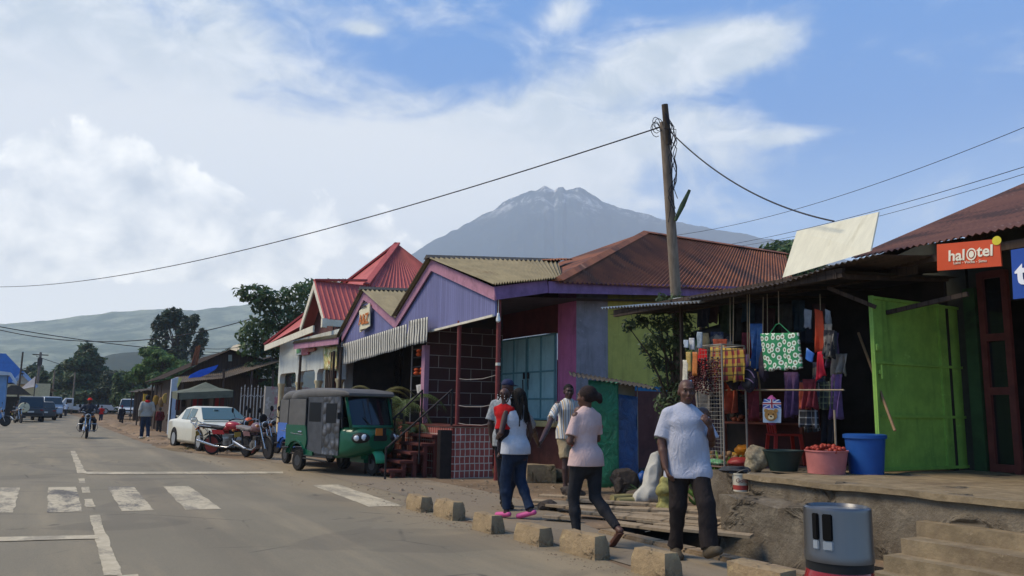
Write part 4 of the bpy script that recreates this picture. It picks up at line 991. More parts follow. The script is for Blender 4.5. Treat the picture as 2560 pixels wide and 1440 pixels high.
um = thing('white_sheet_awning', 'pale sheet stretched to a point above the stalls on the left', 'awning', dp(70, 965, 78)); m = MB(); q = [dp(x, y, d) for x, y, d in ((90, 940, 78), (89, 966, 78), (58, 972, 77), (48, 975, 79))]; m.prism(q, (0, .05, .02)); m.build('sheet', mat('pale_sheet_cloth', '#b7b3b0', .8, .08), um, world=True)
m = MB(); q2 = dp(90, 940, 78); m.tube([(q2.x, q2.y, 0), q2], .05, 6); m.build('pole', M_darkwood, um, world=True)
# ================================================================ plinth, steps and the green-doored shop
def stone_mat(name, a, b2, c2, d):
    m, t, b = new_mat(name); v = t.coord(); vo = t.new('ShaderNodeTexVoronoi', feature='DISTANCE_TO_EDGE'); t.put(vo.inputs['Vector'], v); vo.inputs['Scale'].default_value = 3.6
    k = t.mix(t.ramp(t.noise(v, 2.5, 8, .65), .35, .65), hx(a), hx(b2)); k = t.mix(t.math('MULTIPLY', t.ramp(t.noise(v, 7, 8, .7), .52, .68), .7), k, hx(c2))
    hole = t.ramp(t.noise(v, 1.3, 6, .6, .5), .5, .58)                       # where the render has fallen off the rubble
    k = t.mix(t.math('MULTIPLY', hole, t.math('ADD', .35, t.math('MULTIPLY', t.ramp(vo.outputs['Distance'], .06, 0), .5))), k, hx(d))
    t.put(b.inputs['Base Color'], k); b.inputs['Roughness'].default_value = .95; b.inputs['Specular IOR Level'].default_value = .1
    h = t.math('ADD', t.noise(v, 9, 8, .7), t.math('MULTIPLY', hole, t.ramp(vo.outputs['Distance'], 0, .12)))
    t.put(b.inputs['Normal'], t.bump(h, .9, .04)); return m
M_plinth = stone_mat('worn_rubble_plinth', '#7b7263', '#665c4e', '#918673', '#3d372f')
M_conc = mat('worn_concrete', '#87785f', .95, .2, 6, col2='#6d5f4d', mask=(.5, .72), bump=.5, bscale=25, spec=.1, streak='#7a6b57')
def rough_box(mb, lo, hi, amp=.03, cell=.22, seed=0):
    """a block whose faces are gridded and knocked out of true"""
    bm = bmesh.new(); lo, hi = Vector(lo), Vector(hi); d = hi-lo
    bmesh.ops.create_cube(bm, size=1)
    for v in bm.verts: v.co = Vector((lo[i]+(v.co[i]+.5)*d[i] for i in range(3)))
    for ax in range(3):
        n = max(1, int(d[ax]/cell))
        for k in range(1, n):
            p = Vector(lo); p[ax] += d[ax]*k/n; nn = Vector((0, 0, 0)); nn[ax] = 1
            bmesh.ops.bisect_plane(bm, geom=bm.verts[:]+bm.edges[:]+bm.faces[:], plane_co=p, plane_no=nn)
    cen = (lo+hi)/2
    for v in bm.verts:
        q = v.co*2.3+Vector((seed, seed*2, seed)); e = sum(1 for i in range(3) if min(abs(v.co[i]-lo[i]), abs(v.co[i]-hi[i])) < 1e-4)
        off = noise.noise_vector(q)*amp+noise.noise_vector(q*3.1)*amp*.4
        if e >= 2: off += (cen-v.co).normalized()*amp*(.9+.8*noise.noise(q*1.9))
        v.co += off
    bm.verts.index_update(); mb.add([v.co.copy() for v in bm.verts], [[v.index for v in f.verts] for f in bm.faces], False); bm.free()
PX, PZ = 7.38, .70  # plinth, shop and stall coordinates: first estimate scaled up about the camera
plinth = thing('stone_plinth', 'long worn stone and concrete plinth carrying the stall and the green door shop', 'plinth', (9, 4, 0)); W = dict(parent=plinth, world=True)
m = MB(); rough_box(m, (PX, -3.5, -.8), (11.4, 7.1, PZ), .022, .25, 1); rough_box(m, (7.75, 7.0, -.6), (11.4, 8.3, PZ-.02), .04, .25, 5); m.build('wall', M_plinth, **W)
m = MB(); rough_box(m, (PX-.06, -3.5, PZ-.05), (11.3, 7.12, PZ+.008), .02, .3, 3); m.build('floor_slab', M_conc, **W)
m = MB(); rough_box(m, (7.02, 5.55, -.8), (7.6, 7.25, .49), .04, .15, 7); m.build('ledge', M_plinth, **W)
for k, (px_, py_) in enumerate(((2318, 1243), (2288, 1302), (2250, 1346), (2206, 1387), (2172, 1428))):
    z = PZ-.115-k*.135; c0 = gp(px_, py_, z)
    m = MB(); rough_box(m, (c0.x, 1.2, z-.16 if k < 4 else -.05), (PX+.08, c0.y, z), .006, .2, 11+k); m.build('step', M_conc, **W)
gs = thing('green_door_shop', 'dark shop under a rusty roof with an open green steel door', 'shop', (12.5, 3.5, PZ)); W = dict(parent=gs, world=True)
M_dgreen = mat('dark_green_paint', '#2f4a2b', .7, .2, 4, col2='#22301f')
m = MB()
m.box((11.2, 6.95, 2.3), (.2, 1.0, 3.3)); m.box((11.18, 1.8, 3.55), (.2, 9.2, 1.1)); m.box((11.2, -.5, 2.4), (.2, 5.2, 3.4))
m.build('wall', mat('dark_grey_green_render', '#3a3b34', .9, .2, 3), **W)
m = MB(); m.box((11.06, 6.36, 1.95), (.16, .16, 2.5)); m.build('door_jamb', M_dgreen, **W)
fr = MB(); M_redfr = mat('red_brown_frame', '#61302a', .55, .2, 5)
yA, yB = 6.21, 5.89
for y in (yA, yB): fr.box((11.04, y, 2.05), (.07, .08, 2.7))
for z in (.77, 1.78, 2.5, 3.36): fr.box((11.04, (yA+yB)/2, z), (.065, yA-yB, .1))
fr.build('door_frame', M_redfr, **W)
m = MB(); m.box((11.07, (yA+yB)/2, 2.05), (.012, yA-yB, 2.6)); m.build('window', glass_mat('dark_glass', '#16191b', .08), **W)
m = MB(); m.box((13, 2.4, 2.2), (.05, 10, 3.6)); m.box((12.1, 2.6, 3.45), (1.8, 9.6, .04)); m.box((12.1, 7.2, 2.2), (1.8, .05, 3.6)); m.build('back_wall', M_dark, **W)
v0, v1 = yp(2190, 600, 7.0), yp(2560, 455, 7.0)
dirv = (v1-v0)/(v1.x-v0.x)
eZ = 3.30
XE = xp(2178, 637, 9.4).x; a = Vector((XE, 7.0, xp(2178, 637, XE).z)); sl_ = dirv.z; b = Vector((XE, -3, a.z+.1)); c2 = Vector((15.6, -3, v0.z+sl_*(15.6-v0.x))); d2 = Vector((15.6, 7.0, c2.z))
MB().corr(b, a, d2, c2, .088, .015, 6, .03, seed=8).build('roof', M_rust2, **W)
m = MB()
for y in (6.85, 5.7, 4.5, 3.3): m.bar((XE+.1, y, a.z-.1), (15, y, c2.z-.35), .06, .1)
m.bar((XE+.15, 6.9, a.z-.16), (XE+.15, -3, a.z-.1), .05, .1); m.build('rafter', M_darkwood, **W)
# green door leaf standing open across the shop front
DY = 6.62
dl, dr = yp(2196, 1178, DY), yp(2440, 1178, DY); zt1, zt2 = yp(2190, 770, DY).z, yp(2415, 745, DY).z
gd = MB(); H0, H1 = PZ+.03, (zt1+zt2)/2; x0, x1 = dl.x, dr.x
M_green = mat('apple_green_steel', '#84ad4c', .55, .14, 5, col2='#6b8f42', mask=(.5, .75), spec=.35, streak='#4f6d33')
dd = gd.box(((x0+x1)/2, DY, (H0+H1)/2), (x1-x0, .03, H1-H0)).build('door', M_green, **W)
f = MB(); xm = x0+(x1-x0)*.68
for x in (x0+.02, xm, x1-.02): f.box((x, DY-.025, (H0+H1)/2), (.035, .03, H1-H0))
for t_ in (0.012, .31, .615, .988): f.box(((x0+x1)/2, DY-.027, H0+(H1-H0)*t_), (x1-x0, .03, .035))
fo = f.build('door_frame', M_green, dd); fo.data.transform(mtx(gs).inverted())
f = MB(); f.box((x0+.06, DY-.06, H0+(H1-H0)*.70), (.1, .04, .09), bev=.01); f.tube([(x0+.08, DY-.07, H0+(H1-H0)*.52), (x0+.08, DY-.07, H0+(H1-H0)*.6)], .012, 6); f.box((x0+.08, DY-.05, H0+(H1-H0)*.56), (.05, .03, .05))
fo = f.build('handle', M_green, dd); fo.data.transform(mtx(gs).inverted())
f = MB()
for t_ in (.2, .5, .85): f.tube([(x1+.015, DY, H0+(H1-H0)*t_-.05), (x1+.015, DY, H0+(H1-H0)*t_+.05)], .02, 8)
fo = f.build('hinge', M_dgreen, dd); fo.data.transform(mtx(gs).inverted())
# the two phone-shop boards under the eaves
M_orange = mat('orange_sign_face', '#c95230', .5, .05, 4, col2='#b84a2c', mask=(.6, .85)); M_sw = mat('sign_white', '#e6dfc9', .5, .04)
XS = 9.32
ha = thing('phone_sign', 'orange sign board reading halotel under the rusty eaves', 'sign', xp(2424, 638, XS))
a, b, c_, d_ = [xp(*q, XS) for q in ((2342, 611), (2498, 597), (2504, 665), (2343, 677))]
slab(a, b, c_, d_, .025).build('board', M_orange, ha, world=True)
tilt = math.atan2((c_.z-d_.z+b.z-a.z)/2, (a-b).length)
def sgnM(P, s=1): return Matrix.Translation(P) @ Matrix(((0, 0, -1), (-1, 0, 0), (0, 1, 0))).to_4x4() @ Matrix.Rotation(tilt, 4, 'Z')
w_ = abs(a.y-b.y); h_ = a.z-d_.z
text_mesh('lettering', 'hal', h_*.56, M_sw, ha, sgnM(Vector((-.006, w_*.205, h_*.05))), bold=.004); text_mesh('lettering', 'tel', h_*.56, M_sw, ha, sgnM(Vector((-.006, -w_*.25, h_*.05))), bold=.004)
m = MB(); T_ = sgnM(Vector((-.006, -w_*.035, h_*.02)))
def ring(mb, r0, r1, T, a0=0, a1=2*PI, n=28, z=.003, sx=1):
    V = []; 
    for k in range(n+1):
        a = a0+(a1-a0)*k/n
        for r in (r0, r1): V.append(T @ Vector((r*math.cos(a)*sx, r*math.sin(a), z)))
    mb.add(V, [(2*k, 2*k+1, 2*k+3, 2*k+2) for k in range(n)])
ring(m, h_*.17, h_*.225, T_, sx=.8); m.build('ring', M_sw, ha)
m = MB(); ring(m, 0, h_*.125, T_, sx=.75); m.build('dot', M_sw, ha)
text_mesh('small_lettering', 'Laini - Vocha - Simu', h_*.15, M_sw, ha, sgnM(Vector((-.006, 0, -h_*.25))))
m = MB(); ring(m, 0, h_*.16, sgnM(Vector((-.006, -w_*.44, h_*.36)))); m.build('yellow_spot', mat('sign_yellow', '#cfc43a', .5, .1), ha)
M_blue = mat('royal_blue_sign_face', '#274c9b', .5, .05, 4)
ti = thing('phone_sign', 'royal blue sign board beginning with tig at the right edge of the photo', 'sign', xp(2600, 690, 9.15))
P0 = xp(2527, 625, 9.15); P1 = xp(2533, 748, 9.15); wS = .72
slab(P0, P0+Vector((0, -wS, 0)), P1+Vector((0, -wS, 0)), P1, .025).build('board', M_blue, ti, world=True)
text_mesh('lettering', 'tigo', .35, mat('sign_pure_white', '#e9ebee', .4, .02), ti, Matrix.Translation(Vector((9.138, P0.y-.04, (P0.z+P1.z)/2-.01))-ti.location) @ Matrix(((0, 0, -1), (-1, 0, 0), (0, 1, 0))).to_4x4(), align='LEFT', bold=.012)
# ================================================================ the market stall
st = thing('market_stall', 'dark timber market stall with patched corrugated awning and hanging goods', 'stall', (9.6, 8.7, PZ)); W = dict(parent=st, world=True)
M_zinc = mat('grey_zinc_sheet', '#9d9f9b', .5, .15, 4, col2='#6f6a62', mask=(.5, .7), metal=.35)
M_oldzinc = rust_mat('blackened_sheet', '#45403b', '#574a41', '#302c29', '#75675a')
ez = lambda x, y, X=8.45: xp(x, y, X)
m = MB()
e = [ez(x, y) for x, y in ((1725, 745), (1850, 728), (1965, 706), (2070, 668), (2185, 638))]
for i in range(len(e)-1):
    a, b = e[i], e[i+1]; m.corr(b+Vector((0, -.06, 0)), a+Vector((0, .05, 0)), a+Vector((2.3, .05, .22-.02*i)), b+Vector((2.3, -.06, .22)), .08, .014, 4, .03, seed=20+i)
m.build('awning', M_oldzinc, **W)
far0, far1 = ez(1502, 771), ez(1740, 757)
m = MB(); m.corr(far1+Vector((0, -.1, 0)), far0, far0+Vector((1.5, .25, .2)), far1+Vector((1.5, .05, .34)), .085, .02, 3, .03, seed=31); m.build('awning_sheet', M_zinc, **W)
m = MB(); m.corr(far1+Vector((.25, -.1, .12)), far0+Vector((.9, -.9, .14)), far0+Vector((1.7, -.8, .2)), far1+Vector((1.5, .05, .4)), .085, .012, 1, .03, seed=32); m.build('awning_sheet', mat('pale_sheet', '#c2bfae', .6, .1, 5), **W)
m = MB(); q0, q1, q2, q3 = [xp(x, y, X) for x, y, X in ((1956, 694, 8.62), (2176, 628, 8.62), (2196, 530, 9.1), (1992, 578, 9.1))]
bd = MB().prism([q0, q1, q2, q3], (.03, 0, .01)); o = bd.build('roof_board', mat('pale_fibre_board', '#cfcbb4', .8, .06, 4, col2='#b0a98d', mask=(.55, .8), stretch=(1, 3, .6)), **W)
# timber frame
m = MB()
for x, y, w in ((9.0, 10.0, .045), (10.6, 11.2, .08), (10.6, 9.1, .08)): m.bar((x, y, 0 if y > 9.6 else PZ), (x, y, 3.2), w, w)
m.build('post', M_darkwoodY, **W)
m = MB(); m.bar((8.55, 11.2, 3.14), (8.55, 6.5, 3.2), .07, .12); m.bar((9.6, 11.0, 3.24), (9.6, 6.2, 3.3), .06, .1)
for y in (10.8, 9.7, 8.6, 7.6, 6.6): m.bar((8.5, y, 3.17), (10.9, y, 3.36), .05, .08)
m.build('beam', M_darkwoodY, **W)
m = MB(); m.bar(xp(2070, 720, 8.9), xp(2190, 768, 9.2), .05, .05); m.bar(xp(2180, 790, 9.5), xp(2420, 735, 9.6), .045, .055); m.build('brace', M_darkwoodY, **W)
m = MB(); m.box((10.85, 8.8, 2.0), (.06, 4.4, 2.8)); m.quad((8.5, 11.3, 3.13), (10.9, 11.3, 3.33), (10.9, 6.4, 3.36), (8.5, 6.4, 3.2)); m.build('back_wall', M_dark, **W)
# black plastic sheet slung at the far end
V, F_ = cloth([(1725, 832), (1862, 792), (1912, 838), (1745, 870)], 10.1, 14, 8, .03, 2, 5); mb = MB(); mb.add(V, F_, True); mb.build('black_sheet', mat('black_plastic', '#1d1f24', .35, .15, 5), **W).modifiers.new('s', 'SOLIDIFY').thickness = .008
# shelves at the back with produce
XB = 9.8
M_shelf = mat('rough_shelf_wood', '#6a3c30', .8, .2, 6); M_frame = mat('pale_wire_frame', '#857f73', .6, .1, 8)
rk = thing('wire_rack', 'pale welded wire rack at the far side of the stall front', 'rack', (8.5, 8.4, .5))
XR = 8.3; pa, pb = xp(1748, 1190, XR), xp(1812, 1190, XR); pt = xp(1812, 860, XR).z; zsh = xp(1780, 1165, XR).z
rka, rkb = pa, pb; m = MB()
for p in (pa, pb): m.tube([(XR, p.y, .46), (XR, p.y, pt)], .014, 6)
for p in (pa, pb): m.tube([(XR+.45, p.y, .46), (XR+.45, p.y, pt)], .014, 6)
for z in (zsh, pt): m.tube([(XR, pa.y, z), (XR, pb.y, z)], .012, 6); m.tube([(XR+.45, pa.y, z), (XR+.45, pb.y, z)], .012, 6); m.tube([(XR, pa.y, z), (XR+.45, pa.y, z)], .012, 6); m.tube([(XR, pb.y, z), (XR+.45, pb.y, z)], .012, 6)
m.build('frame', M_frame, rk, world=True)
m = MB(); n = 9
for k in range(n+1):
    y = pa.y+(pb.y-pa.y)*k/n; m.tube([(XR-.005, y, zsh), (XR-.005, y, pt)], .0028, 4)
nz = int((pt-zsh)/.055)
for k in range(nz): z = zsh+.05+k*.055; m.tube([(XR-.008, pa.y, z), (XR-.008, pb.y, z)], .0028, 4)
m.build('mesh_panel', M_frame, rk, world=True)
m = MB(); m.box((XR+.22, (pa.y+pb.y)/2, zsh), (.46, abs(pa.y-pb.y), .02)); m.build('shelf', M_shelf, rk, world=True)
sh = thing('produce_shelf', 'red brown wooden shelf unit behind the tubs, holding onions and tomatoes', 'shelf', (9.8, 8, PZ))
m = MB(); ya, yb = xp(1818, 1000, XB).y, xp(2010, 1000, XB).y
for z in (xp(1900, 1150, XB).z, xp(1900, 1058, XB).z, xp(1900, 975, XB).z): m.box((XB+.15, (ya+yb)/2, z), (.5, abs(ya-yb), .03))
m.build('shelf', M_shelf, sh, world=True)
m = MB()
for y in (ya, yb): m.bar((XB-.07, y, PZ), (XB-.07, y, xp(1900, 965, XB).z+.05), .05, .05)
m.build('post', M_shelf, sh, world=True); m = MB(); m.box((XB+.41, (ya+yb)/2, (PZ+xp(1900, 975, XB).z)/2), (.02, abs(ya-yb), xp(1900, 975, XB).z-PZ)); m.build('back_panel', mat('maroon_board', '#4a2522', .8, .2, 4), sh, world=True)
# ================================================================ vehicles
def loop_rr(y, x0, x1, z0, z1, r, n=4, top=None):
    """rounded rectangle in the plane y; top = half width at the top when it narrows"""
    cx = (x0+x1)/2; out = []
    r = min(r, (x1-x0)/2*.99, (z1-z0)/2*.99)
    for (sx, sz, a0) in ((1, 1, 0), (-1, 1, 90), (-1, -1, 180), (1, -1, 270)):
        for k in range(n+1):
            a = R(a0+90*k/n); px = (x1-r if sx > 0 else x0+r)+r*math.cos(a); pz = (z1-r if sz > 0 else z0+r)+r*math.sin(a)
            if top is not None:
                u = (pz-z0)/(z1-z0); px = cx+(px-cx)*(1+(top/((x1-x0)/2)-1)*u)
            out.append(Vector((px, y, pz)))
    return out
def loft(mb, loops, cap=True, smooth=True, mi=None):
    n = len(loops[0]); vs = [p for l in loops for p in l]
    fs = [(i*n+k, i*n+(k+1) % n, (i+1)*n+(k+1) % n, (i+1)*n+k) for i in range(len(loops)-1) for k in range(n)]
    mb.add(vs, fs, smooth)
    if cap: mb.add(loops[0], [tuple(range(n-1, -1, -1))], False); mb.add(loops[-1], [tuple(range(n))], False)
    return mb
def auto(o, ang=40):
    recalc(o)
    for e in o.data.edges: pass
    bm = bmesh.new(); bm.from_mesh(o.data)
    for e in bm.edges:
        if len(e.link_faces) == 2 and e.calc_face_angle() > R(ang): e.smooth = False
    for f in bm.faces: f.smooth = True
    bm.to_mesh(o.data); bm.free(); return o
M_tyre = mat('tyre_rubber', '#201f1e', .9, .2, 20, col2='#4a443b', mask=(.55, .8)); M_rim = mat('alloy_rim', '#a9abab', .35, .1, 10, metal=.7); M_blackpl = mat('black_plastic_trim', '#1e1f20', .5, .15, 10)
M_chrome = mat('dull_chrome', '#b7b9ba', .25, .08, 12, metal=.9); M_glass = glass_mat('window_glass', '#1c2427', .06); M_lampg = mat('lamp_glass', '#c9cdcf', .1, .05, 20, spec=.6)
M_under = mat('underbody', '#161514', .9)
def wheel(parent, c, r, w, spokes=0, rimr=.62, axis='X', rim=None, name='wheel'):
    """a tyre with its rim (and wire spokes) as sub-part; axle along X of the parent"""
    t_ = MB(); pr = [(r*rimr, -w*.42), (r*.9, -w*.5), (r*.98, -w*.32), (r, 0), (r*.98, w*.32), (r*.9, w*.5), (r*rimr, w*.42)]
    t_.lathe(pr+[(r*rimr, -w*.42)], (0, 0, 0), 28, 'X'); o = t_.build(name, M_tyre, parent); o.location = c
    q = MB(); rm = r*rimr
    if spokes:
        q.lathe([(rm*1.02, -w*.34), (rm*.9, -w*.3), (rm*.9, w*.3), (rm*1.02, w*.34)], (0, 0, 0), 24, 'X')
        q.tube([(-w*.5, 0, 0), (w*.5, 0, 0)], r*.12, 10)
        for k in range(spokes): a = 2*PI*k/spokes; q.tube([((w*.3 if k % 2 else -w*.3), r*.1*math.cos(a), r*.1*math.sin(a)), (0, rm*.93*math.cos(a+.25), rm*.93*math.sin(a+.25))], .005, 4)
    else:
        q.lathe([(rm*1.02, -w*.43), (rm*.86, -w*.36), (rm*.8, -w*.2), (rm*.8, w*.2), (rm*.86, w*.36), (rm*1.02, w*.43)], (0, 0, 0), 24, 'X')
        q.lathe([(0, -w*.3), (rm*.3, -w*.3), (rm*.3, w*.3), (0, w*.3)], (0, 0, 0), 16, 'X')
        for k in range(6):
            a = 2*PI*k/6; e = Vector((0, math.cos(a), math.sin(a)))
            q.bar(e*rm*.22, e*rm*.88, rm*.3, w*.55, (1, 0, 0))
    q.build('rim', rim or M_rim, o); return o
def plate(parent, c, w, h, m, rot=None): return MB().box(c, (w, .012, h), rot, .003).build('number_plate', m, parent)
M_plateY = mat('yellow_plate', '#b9a24e', .5, .05); M_plateO = mat('orange_plate', '#b46a2a', .5, .08); M_plateW = mat('white_plate', '#c7c7c0', .5, .05)
# ---------------------------------------------------------------- the three-wheelers
def quilt_mat():
    m, t, b = new_mat('quilted_vinyl'); v = t.coord('Object', (1, 5.5, 5.5)); vo = t.new('ShaderNodeTexVoronoi', feature='F1'); t.put(vo.inputs['Vector'], v); vo.inputs['Scale'].default_value = 1.0
    k = t.mix(t.ramp(vo.outputs['Distance'], .1, .6), hx('#5b5d61'), hx('#2b2c2e')); t.put(b.inputs['Base Color'], k); b.inputs['Roughness'].default_value = .4
    t.put(b.inputs['Normal'], t.bump(t.math('MULTIPLY', vo.outputs['Distance'], -1), .7, .06)); return m
M_quilt = quilt_mat(); M_vinyl = mat('grey_vinyl_hood', '#5d5b57', .6, .12, 4, col2='#484644', mask=(.5, .8), bump=.15, bscale=6); M_curtain = mat('dark_vinyl_curtain', '#434548', .45, .2, 5)
M_clear = glass_mat('clear_vinyl_window', '#08090a', .3); M_clear.node_tree.nodes['Principled BSDF'].inputs['Specular IOR Level'].default_value = .15
def tuk(label, loc, rz, paint, dark):
    t_ = thing('auto_rickshaw', label, 'auto rickshaw', loc, rz, 'parked auto rickshaws')
    # front cowl: wide at the windscreen, drawn in to the front wheel
    secs = [(1.30, .63, .34, 1.0, .08), (1.62, .635, .36, 1.02, .12), (1.9, .60, .40, 1.02, .16), (2.12, .52, .46, 1.0, .2), (2.26, .42, .52, .96, .2), (2.33, .28, .58, .88, .14)]
    m = MB(); loft(m, [loop_rr(y, -w, w, z0, z1, r, 5) for y, w, z0, z1, r in secs])
    m.box((0, 1.72, .42), (.5, .7, .3), bev=.08)
    auto(m.build('body', paint, t_), 50)
    # windscreen frame, raked
    y0, y1, z0, z1, w0, w1 = 2.12, 1.86, 1.0, 1.72, .56, .57
    def wsp(u, v): return Vector(((w0+(w1-w0)*v)*u, y0+(y1-y0)*v-.14*u*u, z0+(z1-z0)*v))
    m = MB(); g_ = MB()
    def panel(mb, ua, ub, va, vb, off, nu=10):
        V = [];
        for j in range(2):
            for i in range(nu+1): p = wsp(ua+(ub-ua)*i/nu, va if j == 0 else vb); V.append(p+Vector((0, off, off*.3)))
        mb.add(V, [(i, i+1, nu+2+i, nu+1+i) for i in range(nu)], True)
    panel(g_, -.93, .93, .07, .93, .006); g_.build('windscreen', glass_mat('tuk_screen', '#14181b', .08), t_)
    for a in ((-1, 1, -.02, .075), (-1, 1, .925, 1.02), (-1, -.9, 0, 1), (.9, 1, 0, 1)): panel(m, a[0], a[1], a[2], a[3], .012)
    o = m.build('windscreen_frame', paint, t_); o.modifiers.new('t', 'SOLIDIFY').thickness = .03
    m = MB(); m.bar(wsp(.15, .02)+Vector((0, .03, 0)), wsp(.45, .32)+Vector((0, .035, 0)), .012, .02); m.build('wiper', M_blackpl, t_)
    # hood over the cabin and back
    secs = [(1.96, .59, 1.69, 1.745, .025), (1.84, .645, 1.67, 1.8, .05), (1.2, .665, 1.62, 1.86, .11), (.5, .665, 1.6, 1.87, .13), (-.1, .66, 1.58, 1.85, .14), (-.42, .64, 1.5, 1.79, .15), (-.58, .58, 1.4, 1.66, .12)]
    m = MB(); loft(m, [loop_rr(y, -w, w, a, b, r, 5) for y, w, a, b, r in secs])
    m.prism([(-.665, -.50, 1.0), (-.665, .28, 1.0), (-.665, .34, 1.62), (-.665, -.46, 1.62)], (.03, 0, 0)); m.prism([(.635, -.50, 1.0), (.635, .28, 1.0), (.635, .34, 1.62), (.635, -.46, 1.62)], (.03, 0, 0))
    m.prism([(-.64, -.52, 1.0), (.64, -.52, 1.0), (.6, -.57, 1.55), (-.6, -.57, 1.55)], (0, .03, 0))
    auto(m.build('hood', M_vinyl, t_), 45)
    m = MB()
    for s_ in (-1, 1): m.tube([(s_*.66, .33, 1.0), (s_*.665, .33, 1.62)], .022, 8); m.tube([(s_*.63, 1.82, 1.0), (s_*.64, 1.76, 1.64)], .025, 8); m.tube([(s_*.66, -.5, 1.0), (s_*.65, -.5, 1.6)], .02, 8)
    m.build('hood_frame', M_blackpl, t_)
    # curtains with windows down both sides
    for s_ in (1, -1):
        X = s_*.645
        m = MB(); m.prism([(X, .36, .42), (X, 1.02, .42), (X, 1.02, 1.66), (X, .36, 1.66)], (-s_*.02, 0, 0)); m.build('curtain', M_curtain, t_)
        m = MB(); m.prism([(X, 1.03, .42), (X, 1.7, .42), (X, 1.74, 1.68), (X, 1.03, 1.66)], (-s_*.02, 0, 0)); cu_ = m.build('curtain', M_quilt, t_)
        m = MB(); m.prism([(X+s_*.006, .44, 1.12), (X+s_*.006, .94, 1.12), (X+s_*.006, .94, 1.54), (X+s_*.006, .44, 1.54)], (-s_*.004, 0, 0)); m.prism([(X+s_*.006, 1.16, 1.1), (X+s_*.006, 1.58, 1.1), (X+s_*.006, 1.58, 1.52), (X+s_*.006, 1.16, 1.52)], (-s_*.004, 0, 0)); m.build('window', M_clear, cu_)
    # green back quarters with wheel arches, door trim
    m = MB()
    for s_ in (1, -1):
        X = s_*.68
        pts = [(-.55, .55), (-.46, .55)]+[(.0+.40*math.cos(a), .22+.40*math.sin(a)) for a in [PI*(1-k/8) for k in range(1, 8)]]+[(.42, .36), (.7, .36), (.7, .45), (.36, .5), (.42, .72), (.34, 1.03), (-.55, 1.03)]
        m.prism([(X, y, z) for y, z in pts], (-s_*.05, 0, 0))
        pts2 = [(-.42, .40), (-.38, .52), (-.2, .66), (0, .7), (.2, .66), (.38, .52), (.42, .40)]
        for i in range(len(pts2)-1): a, b = pts2[i], pts2[i+1]; m.add([(X-s_*.04, a[0], a[1]), (X-s_*.04, b[0], b[1]), (X+s_*.05, b[0], b[1]-.02), (X+s_*.05, a[0], a[1]-.02)], [(0, 1, 2, 3)], True)
    m.box((0, -.54, .78), (1.3, .05, .5), bev=.02); m.box((0, -.56, .55), (1.32, .06, .06), bev=.01)
    m.build('rear_panel', paint, t_)
    m = MB()
    for s_ in (1, -1):
        m.tube([(s_*.70, .36, .30), (s_*.70, 1.35, .28)], .02, 8); m.tube([(s_*.70, .36, .36), (s_*.70, 1.35, .36)], .014, 8); m.box((s_*.5, .9, .38), (.3, 1.2, .06))
    m.box((0, .5, .45), (1.2, 2.0, .1)); m.tube([(-.5, -.62, .42), (.5, -.62, .42)], .025, 8); m.tube([(-.72, -.6, .5), (-.72, -.3, .52)], .02, 8); m.tube([(.72, -.6, .5), (.72, -.3, .52)], .02, 8)
    m.build('running_board', M_blackpl, t_)
    m = MB(); m.box((0, .55, .62), (1.1, .5, .3), bev=.06); m.box((0, .3, .95), (1.1, .12, .5), bev=.05); m.box((0, 1.35, .6), (.6, .35, .25), bev=.06); m.build('seat', M_curtain, t_)
    m = MB(); m.tube([(-.3, 1.75, 1.12), (.3, 1.75, 1.12)], .018, 8); m.tube([(0, 1.75, 1.1), (0, 2.0, .8)], .03, 8); m.build('handlebar', M_blackpl, t_)
    # lamps in black surrounds, plate, mudguard, mirrors
    for s_ in (1, -1):
        m = MB(); m.ball((s_*.40, 2.20, .80), (.2, .11, .12), 18, M=Matrix.Rotation(-s_*.6, 3, 'Z')); l_ = m.build('headlight', M_blackpl, t_)
        m = MB(); m.ball((s_*.37, 2.275, .81), (.088, .06, .082), 14); m.ball((s_*.505, 2.20, .80), (.068, .07, .066), 12); m.build('lens', M_lampg, l_)
        m = MB(); m.tube([(s_*.62, 1.84, 1.2), (s_*.76, 1.95, 1.24)], .008, 6); m.box((s_*.80, 1.96, 1.26), (.1, .025, .14), bev=.01); m.build('mirror', M_blackpl, t_)
        m = MB(); m.ball((s_*.69, .12, .88), (.012, .1, .02), 10); m.bar((s_*.69, -.3, .84), (s_*.69, .25, .82), .004, .012); m.build('badge', M_chrome, t_)
    m = MB(); m.box((0, 2.335, .80), (.34, .03, .12), bev=.02); m.build('grille', M_blackpl, t_)
    pl = MB(); pl.m = 0; pl.box((.045, 2.345, .93), (.17, .016, .15)); pl.m = 1; pl.box((-.085, 2.346, .93), (.09, .017, .15)); pl.build('number_plate', [M_plateO, M_blackpl], t_)
    m = MB(); N = 10; V = []
    for i in range(N+1):
        a = R(10+165*i/N)
        for x, d in ((-.15, -.05), (-.11, 0), (.11, 0), (.15, -.05)): V.append(Vector((x*(1 if i < 6 else .9), 2.1-.31*math.cos(a)*1.0, .25+(.33+d)*math.sin(a))))
    m.add(V, [(i*4+k, i*4+k+1, (i+1)*4+k+1, (i+1)*4+k) for i in range(N) for k in range(3)], True); o = m.build('mudguard', mat('mint_'+dark, '#3f9a6c' if dark == 'green' else '#4d7fc0', .4, .1), t_); o.modifiers.new('t', 'SOLIDIFY').thickness = .012
    m = MB(); m.tube([(-.09, 2.1, .25), (-.09, 2.02, .6)], .022, 8); m.tube([(.09, 2.1, .25), (.09, 2.02, .6)], .022, 8); m.build('fork', M_blackpl, t_)
    rm_ = mat('dark_steel_rim', '#3f4042', .5, .2, 12, metal=.4)
    for wx, wy, ww in ((0, 2.1, .11), (.6, 0, .12), (-.6, 0, .12)): wheel(t_, (wx, wy, .235), .235, ww, rimr=.5, rim=rm_)
    return t_
